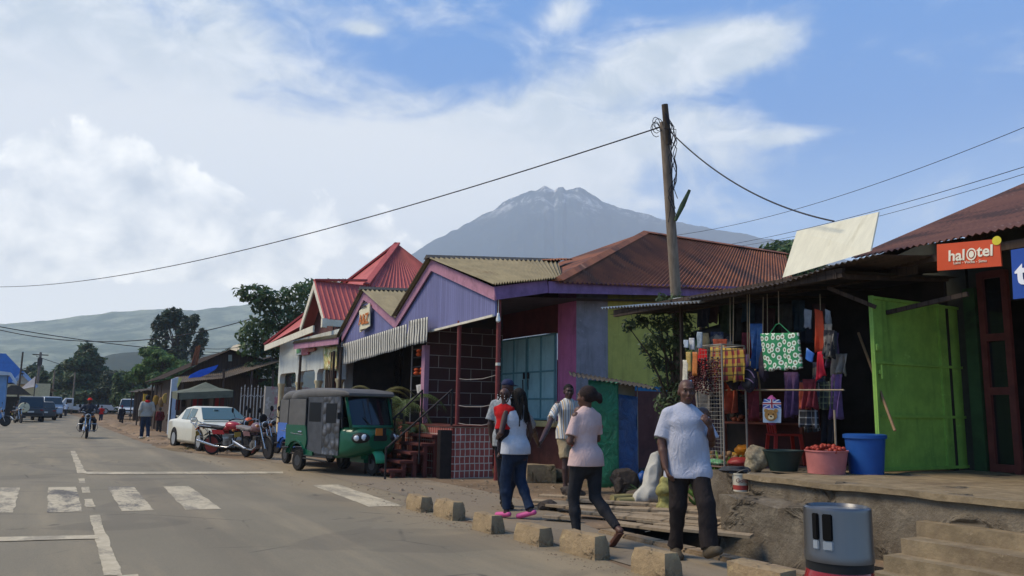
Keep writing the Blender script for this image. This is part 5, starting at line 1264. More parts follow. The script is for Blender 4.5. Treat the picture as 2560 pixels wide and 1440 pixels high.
M_tukg = mat('tuk_green_paint', '#0c5238', .35, .12, 4, col2='#103d2c', mask=(.55, .8), coat=.4); M_tukb = mat('tuk_blue_paint', '#2f62b0', .35, .12, 4, col2='#274f8c', mask=(.55, .8), coat=.4)
def ang(dx, dy): return math.atan2(-dx, dy)
fw = gp(930, 1190); rw = gp(748, 1177)
hd_ = Vector((.50, -2.08, 0)).normalized(); sdv = Vector((hd_.y, -hd_.x, 0))   # its right-hand side
ax0 = rw-sdv*.6; ax0 = Vector((ax0.x, ax0.y, 0)); ax1 = fw-hd_*2.1
org = (ax0+ax1)/2; org.z = .004
tk = tuk('dark green auto rickshaw with grey hood parked in front of the tiled steps', org, ang(hd_.x, hd_.y), M_tukg, 'green')
b_o = gp(716, 1160); sd2 = Vector((-1, -.1, 0)).normalized(); o2 = b_o-sd2*.62; o2.z = .004
tuk('blue auto rickshaw mostly hidden behind the dark green one', o2+Vector((0, .1, 0)), ang(.2, -2.1), M_tukb, 'blue')
# ---------------------------------------------------------------- motor cars
def car(name, label, cat, loc, rz, L, Wd, body, cabin, paint, r, axles, glass=M_glass, group=None, two=None, tint=None, pillars=(), front=True, plate_m=M_plateW, spare=False, roofrack=False, tyre_w=.2):
    """body: (y, z0, z1, half width); cabin: (y, z0, z1, base half width, top half width); y forward"""
    t_ = thing(name, label, cat, loc, rz, group)
    m = MB(); m.m = 0; loft(m, [loop_rr(y, -w, w, a, b, min(.11, (b-a)*.3), 4) for y, a, b, w in body])
    loft(m, [loop_rr(y, -w, w, a-.05, b, .07, 3, top=tw) for y, a, b, w, tw in cabin])
    o = auto(m.build('body', [paint, two or paint], t_), 38)
    if two:
        for p in o.data.polygons:
            if p.center.z < two_z: p.material_index = 1
    # glass just proud of the cabin
    n = len(cabin)
    def side(i, u, v, s_):
        y, a, b, w, tw = cabin[i]; return Vector((s_*(w+(tw-w)*v+.004), y, a+(b-a)*v))
    for s_ in (1, -1):
        for i0, i1, va, vb, du in pillars:
            A, B = side(i0, 0, va, s_), side(i1, 0, va, s_); Cc, D = side(i1, 0, vb, s_), side(i0, 0, vb, s_); k = du
            q = [A.lerp(B, k), A.lerp(B, 1-k), D.lerp(Cc, 1-k), D.lerp(Cc, k)]
            MB().prism(q, (-s_*.006, 0, 0)).build('window', glass, t_)
    def end(i, j, sgn, name_):
        y, a, b, w, tw = cabin[i]; y2, a2, b2, w2, tw2 = cabin[j]
        zb, zt_ = a+.05, b2-.06
        # slope between the cabin's first (low) and second (high) section
        def P(x, t): return Vector((x, y+(y2-y)*t, b+(b2-b)*t))
        q = [P(-w*.93, .07), P(w*.93, .07), P(tw2*.94, .93), P(-tw2*.94, .93)]
        nn = (q[1]-q[0]).cross(q[3]-q[0]).normalized()
        if nn.y*sgn < 0: nn = -nn
        q = [p+nn*.02 for p in q]; MB().prism(q, -nn*.006).build(name_, glass, t_)
    end(n-1, n-2, 1, 'windscreen'); end(0, 1, -1, 'rear_window')
    for yy in axles:
        for s_ in (1, -1):
            hw = max(w for y, a, b, w in body)
            MB().lathe([(0, 0), (r*1.17, 0), (r*1.17, .012), (0, .012)], (s_*(hw-.004) if s_ > 0 else -hw-.008, yy, r+.02), 24, 'X').build('wheel_arch', M_under, t_)
            wheel(t_, (s_*(hw-tyre_w*.36), yy, r), r, tyre_w, rimr=.66)
    yf, yb = body[-1][0], body[0][0]; hw = body[-2][3]; zf = body[-2][2]; zbk = body[1][2]
    for s_ in (1, -1):
        m = MB(); m.ball((s_*(hw-.22), yf-.06, zf-.16), (.2, .09, .08), 12); m.build('headlight', M_lampg, t_)
        m = MB(); m.ball((s_*(hw-.16), yb+.05, zbk-.18), (.16, .07, .09), 12); m.build('tail_lamp', mat('red_lamp', '#7d1f1c', .2, .1), t_)
        yy = cabin[-1][0]-.35; m = MB(); m.ball((s_*(hw+.12), yy, cabin[-1][1]+.08), (.11, .07, .075), 12); m.tube([(s_*(hw-.05), yy, cabin[-1][1]+.02), (s_*(hw+.1), yy, cabin[-1][1]+.06)], .02, 6); m.build('mirror', paint, t_)
    m = MB(); m.box((0, yf+.005, zf-.18), (hw*.9, .05, .1), bev=.01); m.build('grille', M_blackpl, t_)
    m = MB(); m.box((0, yf-.01, body[-1][1]+.12), (hw*1.7, .12, .14), bev=.03); m.box((0, yb+.01, body[0][1]+.12), (hw*1.7, .12, .14), bev=.03); m.build('bumper', M_blackpl if not front else paint, t_)
    plate(t_, (0, yf+.06, body[-1][1]+.14), .42, .11, plate_m); plate(t_, (0, yb-.06, body[0][1]+.3), .42, .11, plate_m)
    return t_
two_z = .56
M_silver = mat('pearl_white_paint', '#cfccb9', .3, .04, 3, coat=.5); M_taupe = mat('taupe_lower_paint', '#a9a28e', .4, .06, 4, col2='#8c8370', mask=(.55, .8))
M_carglass = glass_mat('sea_green_glass', '#4a605c', .06)
rwp, fwp = gp(447, 1120), gp(532, 1132)
hd_ = Vector((.42, -2.7, 0)).normalized(); mid = (Vector((rwp.x, rwp.y, 0))+Vector((fwp.x, fwp.y, 0)))/2; sdv = Vector((hd_.y, -hd_.x, 0)); mid = mid-sdv*.78
sed = car('saloon_car', 'pearl white saloon car with taupe lower sides parked facing the camera', 'car', (mid.x-.1, mid.y+.9, .004), ang(hd_.x, hd_.y), 4.5, 1.72,
    [(-2.32, .3, .82, .72), (-2.2, .2, .95, .82), (-1.5, .19, .99, .86), (-.5, .18, .97, .865), (.6, .18, .96, .865), (1.4, .19, .9, .86), (2.05, .22, .8, .8), (2.26, .28, .68, .66)],
    [(-1.75, .92, .97, .74, .70), (-.98, .93, 1.37, .78, .60), (-.3, .92, 1.425, .79, .60), (.35, .92, 1.39, .79, .59), (1.22, .9, .95, .78, .72)],
    M_silver, .31, (-1.33, 1.33), M_carglass, two=M_taupe, pillars=((1, 2, .1, .86, .06), (2, 3, .1, .86, .06)))
m = MB(); m.bar((-.55, -2.2, 1.06), (.55, -2.2, 1.06), .22, .03); m.box((-.5, -2.2, 1.0), (.05, .1, .1)); m.box((.5, -2.2, 1.0), (.05, .1, .1)); m.build('spoiler', M_silver, sed)
m = MB(); m.box((.12, .60, 1.31), (.16, .01, .06), Euler((R(-62), 0, 0))); m.build('sun_sticker', mat('pale_blue_sticker', '#b5d3df', .5), sed)
def along(loc, px): return loc
# the far traffic
M_dgrey = mat('dark_grey_green_paint', '#3a4145', .4, .1, 4, coat=.3); M_vanw = mat('grey_blue_van_paint', '#9aa7b5', .4, .06, 4, coat=.3); M_whitev = mat('white_van_paint', '#c6c8c6', .4, .05, 4, coat=.3)
def place(x, y, depth): p = dp(x, y, depth); return Vector((p.x, p.y, gz(p.y)+.004))
suv = car('off_road_car', 'dark grey off-road car with a cream spare wheel cover on its back', 'car', place(71, 1054, 60), R(3), 4.3, 1.75,
    [(-2.1, .45, .95, .8), (-2.0, .4, 1.05, .86), (0, .4, 1.08, .88), (1.0, .4, 1.06, .88), (1.9, .42, 1.0, .84), (2.1, .5, .9, .78)],
    [(-2.05, .98, 1.0, .82, .78), (-1.9, .98, 1.82, .84, .74), (-.4, .98, 1.88, .85, .74), (.55, .98, 1.84, .85, .72), (1.1, .98, 1.04, .82, .76)], M_dgrey, .36, (-1.3, 1.35), pillars=((1, 2, .12, .85, .05), (2, 3, .12, .85, .05)), front=False, tyre_w=.24)
m = MB(); m.lathe([(0, 0), (.33, 0), (.36, .04), (.36, .16), (.33, .2), (0, .2)], (-.45, -2.12, 1.05), 24, 'Y', M=None); o = m.build('spare_wheel_cover', mat('cream_cover', '#c6bf9d', .6, .1), suv)
car('dark_hatchback', 'dark car parked just beyond the off-road car on the left', 'car', place(108, 1047, 66), R(2), 4, 1.7,
    [(-1.9, .35, .85, .75), (-1.8, .25, .95, .82), (.8, .22, .95, .84), (1.6, .25, .85, .8), (1.95, .35, .7, .7)],
    [(-1.85, .9, .95, .76, .72), (-1.5, .9, 1.45, .78, .62), (-.1, .9, 1.5, .78, .62), (.4, .9, 1.42, .78, .6), (1.1, .9, .95, .76, .7)], M_dgrey, .31, (-1.2, 1.25), pillars=((1, 2, .12, .85, .06), (2, 3, .12, .85, .08)))
van = car('minibus', 'grey blue minibus facing the camera on the left side of the far road', 'minibus', place(123, 1042, 76), R(180+6), 4.6, 1.7,
    [(-2.3, .4, 1.1, .78), (-2.2, .32, 1.15, .83), (1.4, .32, 1.15, .84), (2.1, .34, 1.1, .83), (2.3, .42, .95, .76)],
    [(-2.28, 1.1, 1.15, .8, .78), (-2.15, 1.1, 1.95, .82, .72), (.0, 1.1, 1.98, .83, .73), (1.5, 1.1, 1.93, .83, .72), (2.12, 1.1, 1.18, .82, .76)], M_vanw, .33, (-1.4, 1.5), pillars=((1, 2, .15, .85, .04), (2, 3, .15, .85, .05)), plate_m=M_plateY)
car('white_van', 'white van with a dark windscreen standing on the right verge far away', 'van', place(324, 1050, 74), R(180-10), 4.4, 1.7,
    [(-2.2, .5, 1.0, .78), (-2.1, .42, 1.05, .83), (1.2, .42, 1.08, .84), (2.0, .46, 1.02, .82), (2.2, .55, .9, .75)],
    [(-2.15, 1.0, 1.05, .8, .78), (-2.0, 1.0, 1.85, .82, .72), (.0, 1.0, 1.88, .83, .73), (1.2, 1.0, 1.84, .83, .72), (1.85, 1.0, 1.08, .82, .76)], M_whitev, .34, (-1.4, 1.4), pillars=((1, 2, .15, .85, .04), (2, 3, .15, .85, .05)))
tr = thing('pickup_truck', 'long white pickup truck standing across the end of the road', 'truck', place(203, 1034, 100), R(92))
m = MB(); loft(m, [loop_rr(y, -.85, .85, .5, z, .06, 3) for y, z in ((-4.4, .95), (1.0, .95))]); m.box((0, -1.9, 1.05), (1.75, 5.0, .3), bev=.02); m.build('load_bed', M_whitev, tr)
m = MB(); loft(m, [loop_rr(y, -w, w, .55, z, .1, 3) for y, z, w in ((1.0, 1.0, .84), (1.02, 1.95, .8), (1.9, 1.98, .8), (2.4, 1.2, .84), (3.2, 1.1, .84), (3.4, .9, .78))]); auto(m.build('cab', M_whitev, tr), 40)
m = MB(); m.box((.835, 1.5, 1.6), (.02, .6, .45)); m.box((-.835, 1.5, 1.6), (.02, .6, .45)); m.build('window', M_glass, tr)
for yy in (-2.6, 2.4):
    for s_ in (1, -1): wheel(tr, (s_*.75, yy, .4), .4, .24)
# ---------------------------------------------------------------- motorcycles (forward +y, rear axle at y = 0)
def moto(label, loc, rz, tank, accent, group=None, rack=True, guards=False, helmet=None, lean=0.0, seat='#262525', windshield=False, name='motorcycle', reflect=False):
    t_ = thing(name, label, 'motorcycle', loc, rz, group)
    if lean: t_.rotation_euler = Euler((0, lean, rz))
    wb, r = 1.27, .3
    fk = [(-.08, wb, r), (-.08, wb-.2, .78), (-.08, wb-.27, .98)]
    wheel(t_, (0, 0, r), r, .1, 8, .8, rim=mat('moto_rim_'+accent, {'red': '#7a2e28', 'black': '#2c2b2b'}[accent], .5, .1)); wheel(t_, (0, wb, r), r, .085, 8, .8, rim=MATS['moto_rim_'+accent])
    m = MB()
    for s_ in (1, -1): m.tube([(s_*.08, wb, r), (s_*.08, wb-.14, .62)], .022, 8); m.tube([(s_*.08, wb-.14, .62), (s_*.08, wb-.27, 1.0)], .026, 8)
    m.build('fork', M_chrome, t_)
    m = MB(); m.tube([(0, wb-.25, .9), (0, .75, .38), (0, .35, .35)], .022, 8); m.tube([(0, wb-.26, .95), (0, .6, .72), (0, -.05, .78), (0, -.3, .84)], .022, 8); m.tube([(0, .35, .35), (0, .3, .7)], .02, 8)
    for s_ in (1, -1): m.tube([(s_*.1, 0, r), (s_*.1, .4, .36)], .018, 6); m.tube([(s_*.11, .02, r+.05), (s_*.11, -.02, .72)], .028, 8); m.tube([(s_*.1, .4, .3), (s_*.26, .38, .28)], .012, 6)
    m.tube([(.08, .35, .3), (.2, .3, .02)], .012, 6); m.build('frame', M_blackpl, t_)
    m = MB(); m.box((0, .58, .38), (.22, .34, .22), bev=.04); m.lathe([(.09, -.12), (.09, .12)], (0, .52, .36), 12, 'X')
    for k in range(5): m.box((0, .68, .5+k*.025), (.2, .18, .012), bev=.004)
    m.build('engine', mat('engine_alloy', '#8a8782', .45, .15, 15, metal=.6, col2='#4c4843', mask=(.5, .7)), t_)
    m = MB(); m.tube([(.1, .76, .5), (.13, .82, .35), (.14, .6, .24), (.15, .2, .28), (.16, -.1, .36), (.16, -.42, .44)], [.02, .022, .022, .035, .042, .035], 10); m.build('exhaust', M_chrome, t_)
    m = MB(); m.ball((0, .72, .86), (.15, .27, .13), 18, M=Matrix.Rotation(-.16, 3, 'X')); m.ball((0, .5, .79), (.1, .16, .08), 12); m.build('fuel_tank', tank, t_)
    m = MB(); m.prism([(.105, .5, .62), (.105, .1, .62), (.105, .05, .76), (.105, .45, .74)], (.015, 0, 0)); m.prism([(-.12, .5, .62), (-.12, .1, .62), (-.12, .05, .76), (-.12, .45, .74)], (.015, 0, 0)); m.build('side_panel', tank, t_)
    m = MB(); loft(m, [loop_rr(y, -w, w, z-h, z, .04, 4) for y, w, z, h in ((-.42, .09, .9, .06), (-.3, .13, .9, .1), (.1, .13, .87, .1), (.3, .12, .84, .09), (.48, .09, .86, .08))]); auto(m.build('seat', mat('moto_seat_'+seat.strip('#'), seat, .55, .15, 8), t_), 60)
    m = MB()
    for cy, rr, a0, a1 in ((0, .36, 15, 135), (wb, .35, 40, 170)):
        V = []
        for k in range(9):
            a = R(a0+(a1-a0)*k/8)
            for x in (-.06, 0, .06): V.append((x, cy-(rr+(.012 if x == 0 else 0))*math.cos(a)*(-1 if cy else 1)*(-1), r+rr*math.sin(a)))
        m.add(V, [(i*3+k, i*3+k+1, (i+1)*3+k+1, (i+1)*3+k) for i in range(8) for k in range(2)], True)
    o = m.build('mudguard', tank if accent == 'red' and not rack else M_blackpl, t_); o.modifiers.new('t', 'SOLIDIFY').thickness = .008
    m = MB(); m.tube([(-.36, wb-.42, 1.06), (-.22, wb-.3, 1.12), (0, wb-.28, 1.04), (.22, wb-.3, 1.12), (.36, wb-.42, 1.06)], .013, 8); m.build('handlebar', M_chrome, t_)
    for s_ in (1, -1):
        m = MB(); m.tube([(s_*.26, wb-.34, 1.1), (s_*.38, wb-.44, 1.05)], .02, 8); m.build('grip', M_blackpl, t_)
        m = MB(); m.tube([(s_*.24, wb-.32, 1.11), (s_*.32, wb-.34, 1.3)], .007, 6); m.ball((s_*.34, wb-.345, 1.36), (.055, .015, .08), 12); m.build('mirror', M_blackpl, t_)
        m = MB(); m.ball((s_*.2, wb-.18, .92), (.045, .035, .04), 10); m.tube([(0, wb-.2, .92), (s_*.18, wb-.19, .92)], .01, 6); m.ball((s_*.17, -.42, .76), (.04, .035, .035), 10); m.build('indicator', mat('amber_lamp', '#b06a2c', .3, .1), t_)
    m = MB(); m.lathe([(0, -.13), (.06, -.1), (.1, 0), (.1, .02)], (0, wb-.17, .94), 18, 'Y', M=Matrix.Scale(-1, 3, Vector((0, 0, 1)))); hl = m.build('headlight', M_blackpl, t_)
    m = MB(); m.lathe([(0, .045), (.06, .04), (.095, .01)], (0, wb-.15, .94), 18, 'Y', M=Matrix.Scale(-1, 3, Vector((0, 1, 0)))); m.ball((0, wb-.13, .94), (.09, .025, .09), 14); m.build('lens', M_lampg, hl)
    m = MB(); m.ball((0, -.47, .78), (.07, .035, .045), 12); m.build('tail_lamp', mat('red_lamp', '#7d1f1c', .2, .1), t_)
    plate(t_, (0, -.5, .62), .2, .14, M_plateY)
    if rack:
        m = MB()
        for s_ in (1, -1):
            m.tube([(s_*.13, .05, .84), (s_*.17, -.35, .88), (s_*.17, -.62, .96), (s_*.12, -.66, 1.08)], .011, 6); m.tube([(s_*.17, -.3, .88), (s_*.18, -.3, .55), (s_*.18, .0, .5)], .01, 6); m.tube([(s_*.17, -.55, .93), (s_*.18, -.25, .6)], .009, 6)
        for y, z in ((-.35, .89), (-.5, .92), (-.62, .97), (-.66, 1.08)): m.tube([(-.17 if z < 1 else -.12, y, z), (.17 if z < 1 else .12, y, z)], .009, 6)
        m.build('luggage_rack', M_chrome, t_)
    if guards:
        m = MB()
        for s_ in (1, -1): m.tube([(s_*.06, .82, .62), (s_*.36, .86, .6), (s_*.4, .84, .45), (s_*.36, .8, .34), (s_*.06, .74, .3)], .016, 8)
        m.build('crash_bar', M_chrome, t_)
    if windshield:
        m = MB(); m.ball((0, wb-.22, 1.12), (.12, .03, .12), 12); m.build('dial_cluster', M_blackpl, t_)
    return t_
M_redtank = mat('red_tank_paint', '#a3232a', .3, .1, 5, coat=.5); M_blacktank = mat('maroon_grey_tank_paint', '#6b4a4c', .35, .12, 5, coat=.4); M_darktank = mat('black_tank_paint', '#1d1d20', .35, .1, 5, coat=.4)
def two_wheel(rear, front):
    a, b = gp(*rear), gp(*front); d = (b-a); return Vector((a.x, a.y, .004)), ang(d.x, d.y)
lr, az_r = two_wheel((538, 1131), (606, 1139))
moto('red motorcycle with chrome rear rack standing between the saloon car and the darker motorcycle', Vector((lr.x-.3, lr.y-1.2, .004)), ang(.7, -.7), M_redtank, 'red', 'parked motorcycles', lean=.1)
lb, az_b = two_wheel((616, 1143), (672, 1149))
moto('dark motorcycle with grey seat and tall mirrors parked beside the blue rickshaw', lb, az_b, M_blacktank, 'black', 'parked motorcycles', rack=False, lean=.1, seat='#77706c', windshield=True)
l3, az3 = two_wheel((650, 1132), (694, 1136))
moto('black motorcycle half hidden behind the grey seated one, nearest the cream column', Vector((l3.x, l3.y+.6, .004)), az3, M_darktank, 'black', 'parked motorcycles', rack=False, lean=.1)
hm_ = thing('helmet', 'orange and blue helmet resting on the red motorcycle', 'helmet', dp(622, 1054, (gp(580, 1135)-CAM).dot(_w)+.1)); m = MB(); m.ball((0, 0, 0), (.14, .16, .13), 14); m.build('shell', mat('orange_helmet', '#c4512c', .4, .1), hm_); m = MB(); m.ball((-.1, -.04, -.05), (.13, .13, .05), 12); m.build('visor', mat('blue_helmet_peak', '#2c62a8', .4, .1), hm_)
rl = gp(219, 1097); RIDER_LOC = Vector((rl.x, rl.y+1.0, .004)); RIDER_RZ = ang(-.06, -1) 
rb = moto('motorcycle with chrome crash bars coming towards the camera with its rider', RIDER_LOC+Vector((.02, .35, 0)), RIDER_RZ, M_darktank, 'red', rack=False, guards=True, windshield=True)
em = place(8, 1068, 48); moto('motorcycle at the left edge of the photo with a white body and silver wheels', em+Vector((-1.15, .3, 0)), ang(1, -.25), M_whitev, 'black', rack=True, lean=.08)
moto('black motorcycle standing beside the off-road car on the left', place(38, 1056, 56), ang(.3, -1), M_darktank, 'black', rack=False, lean=.08)
# ================================================================ people
def skin_mat(name, col):
    m = mat(name, col, .5, .12, 9, spec=.4); return m
M_skin = skin_mat('dark_skin', '#573a2c'); M_skin2 = skin_mat('deep_skin', '#46302a'); M_lips = mat('lips', '#5a3430', .5, .1); M_eyew = mat('eye_white', '#8f857a', .3, .05); M_eyed = mat('eye_dark', '#120d0a', .2, .05)
M_hair = mat('black_hair', '#17130f', .8, .3, 30, bump=.6, bscale=60); M_sole = mat('sole_skin', '#8a5b45', .6, .1)
V3 = lambda *a: Vector(a)
def joints(**kw):
    J = dict(pel=V3(0, 0, .95), wst=V3(0, .005, 1.10), chest=V3(0, 0, 1.30), neck=V3(0, -.02, 1.455), head=V3(0, .015, 1.61),
             hipL=V3(-.085, 0, .92), hipR=V3(.085, 0, .92), kneeL=V3(-.09, .015, .50), kneeR=V3(.09, .015, .50), ankL=V3(-.09, -.02, .085), ankR=V3(.09, -.02, .085), toeL=V3(-.10, .14, .03), toeR=V3(.10, .14, .03),
             shL=V3(-.185, -.01, 1.395), shR=V3(.185, -.01, 1.395), elL=V3(-.235, -.03, 1.12), elR=V3(.235, -.03, 1.12), wrL=V3(-.24, .05, .875), wrR=V3(.24, .05, .875), hdL=V3(-.235, .085, .80), hdR=V3(.235, .085, .80), face=V3(0, 1, 0), fwd=V3(0, 1, 0), hipfwd=V3(0, 1, 0))
    for k, v in kw.items(): J[k] = Vector(v)
    return J
def add_hand(S, w, h, inward, s=1.0, curl=.5):
    """palm from the wrist towards h, four unequal bent fingers and a thumb from the side of the palm"""
    d = (h-w).normalized(); n = Vector(inward); n = (n-d*n.dot(d)).normalized(); t = d.cross(n)      # n: palm normal, t: across the palm
    pc = w+d*.045*s; S.flat(w+d*.012*s, w+d*.075*s, .03*s, .037*s, n, .5, .012)
    for i, (o, L) in enumerate(((-.029, .062), (-.010, .072), (.010, .068), (.028, .054))):
        b = w+d*.085*s+t*o*s; a1 = curl*(.6+.12*i); a2 = curl*(1.5+.15*i)
        m = b+(d*math.cos(a1)+n*math.sin(a1))*L*.5*s; e = m+(d*math.cos(a2)+n*math.sin(a2))*L*.5*s
        S.cap(b-d*.015*s, m, .0098*s, .0092*s, .006); S.cap(m, e, .0092*s, .0078*s, .006)
    b = w+d*.03*s-t*.028*s; m = b+(d*.6-t*.65+n*.35).normalized()*.036*s; e = m+(d*.9-t*.1+n*.35).normalized()*.03*s
    S.cap(b, m, .0125*s, .0105*s, .008); S.cap(m, e, .0105*s, .0085*s, .006)
def basis(fwd, up=V3(0, 0, 1)):
    f = Vector(fwd).normalized(); x = f.cross(up).normalized(); u = x.cross(f); return Matrix((x, f, u)).transposed()
def person(label, loc, rz, H, J, skin, res=.012, top=None, bottom=None, shoes=None, hair=None, heavy=0, female=0, group=None, seed=0, shortbody=None, faceless=False, curl=.5, cat='person', headk=1.0):
    t_ = thing('person', label, cat, loc, rz, group); s = H/1.725
    t_.scale = (s, s, s)
    S = SDF(); fw = J['fwd']; hf = J['hipfwd']; hd = J['head']; B = basis(J['face'])
    def hp(x, y, z): return hd+B@V3(x, y, z)*headk
    hk = headk
    # head: skull, jaw, nose, brow, ears
    S.ell(hp(0, -.012, .025), (.078*hk, .098*hk, .092*hk), B, .02); S.ell(hp(0, .022, -.045), (.058*hk, .070*hk, .072*hk), B, .03); S.ell(hp(0, .05, -.088), (.03*hk, .03*hk, .025*hk), B, .03)
    S.cap(hp(0, .085, .005), hp(0, .103, -.032), .009*hk, .015*hk, .012); S.ell(hp(0, .078, .028), (.052*hk, .022*hk, .012*hk), B, .012)
    S.ell(hp(0, .086, -.066), (.026*hk, .014*hk, .011*hk), B, .008)
    for q in (-1, 1): S.ell(hp(q*.079, -.01, -.012), (.010*hk, .022*hk, .034*hk), B, .006); S.ell(hp(q*.042, .06, -.03), (.024*hk, .022*hk, .024*hk), B, .02)
    S.cap(J['neck']-V3(0, 0, .04), hp(0, -.02, -.05), .055 if not female else .046, .052 if not female else .043, .025)
    wq = .02*heavy
    S.flat(J['pel'], J['wst'], .15+.015*female+wq, .125+wq, hf, .68, .05); S.flat(J['wst'], J['chest'], .125+wq, .15-.01*female, fw, .66, .05)
    S.cap(J['shL'].lerp(J['shR'], .08), J['shL'].lerp(J['shR'], .92), .052-.006*female, None, .05)
    for q in 'LR':
        sh, el, wr, hh = J['sh'+q], J['el'+q], J['wr'+q], J['hd'+q]; k = (1-.12*female)*(1+.12*heavy)
        S.cap(sh, el, .050*k, .040*k, .02); S.cap(el, el.lerp(wr, .35), .039*k, .040*k, .012); S.cap(el.lerp(wr, .35), wr, .040*k, .026*k, .012)
        inw = V3(1 if q == 'L' else -1, .25, 0) if 'in'+q not in J else J['in'+q]
        add_hand(S, wr, hh, inw, 1-.06*female, curl)
        hi, kn, an, to = J['hip'+q], J['knee'+q], J['ank'+q], J['toe'+q]
        S.cap(hi, kn, .083, .053, .03); S.cap(kn, kn.lerp(an, .35), .05, .053, .015); S.cap(kn.lerp(an, .35), an, .053, .033, .02)
        ft = (to-an); he = an-ft.normalized()*.045+V3(0, 0, -.04)
        S.cap(an, he, .034, .030, .02); S.flat(he, to, .030, .036, V3(0, 0, 1), .75, .02)
    paint = [] if faceless else [(hp(0, .1, -.066), (.024, .03, .009), 1)]
    body = S.build('body', [skin, M_lips], t_, res, paint=paint)
    if not faceless:
        for q in (-1, 1):
            m = MB(); m.ball(hp(q*.032, .078, .006), (.013*hk, .010*hk, .006*hk), 12); e_ = m.build('eye', M_eyew, t_); m = MB(); m.ball(hp(q*.032, .087, .006), (.0075*hk, .0055*hk, .0062*hk), 10); m.build('pupil', M_eyed, e_)
            m = MB(); m.tube([hp(q*.014, .094, .027), hp(q*.034, .093, .033), hp(q*.052, .078, .027)], .0025, 6); m.build('eyebrow', M_hair, t_)
    # upper garment
    if top:
        T = SDF(); ex = top.get('loose', .018); hem = top.get('hem', .86); wb = top.get('belly', 0)
        T.flat(V3(J['pel'].x, J['pel'].y, hem-.12), J['wst'], .19+.012*female+ex+wq+top.get('flare', 0), .14+ex+wq-.012*female, hf, .78, .04)
        T.flat(J['wst'], J['chest'], .14+ex+wq-.012*female, .168+ex-.012*female, fw, .68, .04); T.flat(J['chest'], J['chest'].lerp(J['neck'], .55), .168+ex*.8-.012*female, .11, fw, .66, .05)
        if female: T.ell(J['pel']-hf*.05+V3(0, 0, -.03), (.158+ex, .108+ex, .13), basis(hf), .06)
        if wb: T.ell(J['wst']+fw*.045+V3(0, 0, -.03), (.16+ex, .13+wb, .22), basis(fw), .06); T.ell(J['chest']+fw*.045+V3(0, 0, .0), (.15, .11, .1), basis(fw), .05)
        if female: 
            for q in (-1, 1): T.ell(J['chest']+basis(fw)@V3(q*.075, .09, .0), (.065, .06, .065), None, .04)
        a, b = J['shL'], J['shR']; T.cap(a.lerp(b, .12 if top.get('sleeve', 1) else .2)-V3(0, 0, .012), a.lerp(b, .88 if top.get('sleeve', 1) else .8)-V3(0, 0, .012), .052+ex*.25, None, .05)
        sv = top.get('sleeve', .62)
        for q in 'LR':
            sh, el, wr = J['sh'+q], J['el'+q], J['wr'+q]; rr = top.get('srad', .07)
            if sv > 1: T.cap(sh, el, rr*.92, rr*.8, .02); T.cut_cap(el, el.lerp(wr, min(.97, sv-1)), rr*.8, rr*.62, .02)
            elif sv > 0: T.cut_cap(sh-V3(0, 0, .01), sh.lerp(el, sv), rr*.78, rr, .03)
        for q in 'LR': hi, kn = J['hip'+q], J['knee'+q]; T.cap(hi+V3(0, 0, .03), hi.lerp(kn, .3), .100+ex, .098+ex, .05)
        T.cut(V3(J['pel'].x, J['pel'].y, hem), V3(0, .0, -1)+J.get('hemtilt', V3(0, 0, 0)))
        if top.get('scoop'): T.cut(J['neck']+fw*.06+V3(0, 0, .02), V3(0, 0, 1)+fw*.1)
        o = T.build('shirt', top['m'], t_, res, top.get('fold', .009), top.get('fs', 11), seed)
        if top.get('collar'):
            c_ = MB(); nk = J['neck']; M_ = basis(fw)
            V = []
            for k in range(17):
                a = R(-150+300*k/16)+PI
                for rr, zz in ((.066, .035), (.075, .0), (.082, -.01)): V.append(nk+M_@V3(math.sin(a)*rr*1.05, -math.cos(a)*rr*-1*.95, zz))
            c_.add(V, [(i*3+k, i*3+k+1, i*3+k+4, i*3+k+3) for i in range(16) for k in range(2)], True); oo = c_.build('collar', top.get('cm', top['m']), t_); oo.modifiers.new('t', 'SOLIDIFY').thickness = .006
    if bottom:
        T = SDF(); ex = bottom.get('loose', .012); ln = bottom.get('len', 2)
        T.flat(J['pel']+V3(0, 0, .02), J['pel']+V3(0, 0, -.06), .15+.016*female+ex+wq*.8, .155+.02*female+ex+wq*.6, hf, .72, .04)
        if female: T.ell(J['pel']-hf*.05+V3(0, 0, -.04), (.15, .1, .11), basis(hf), .05)
        for q in 'LR':
            hi, kn, an = J['hip'+q], J['knee'+q], J['ank'+q]
            if ln > 1:
                T.cap(hi, kn, .092+ex+.006*female, .060+ex*1.1, .035); e = kn.lerp(an, min(1, ln-1)); md = kn.lerp(an, .4); T.cap(kn, md, .060+ex*1.1, .058+ex, .02); T.cut_cap(md, e, .058+ex, max(.044, bottom.get('cuff', .045+ex)), .03)
            else: T.cut_cap(hi, hi.lerp(kn, ln), .098+ex, bottom.get('cuff', .088+ex), .035)
        T.cut(J['pel']+V3(0, 0, .09), V3(0, 0, 1))
        T.build('trousers' if ln > 1 else 'shorts', bottom['m'], t_, res, bottom.get('fold', .009), bottom.get('fs', 15), seed+3)
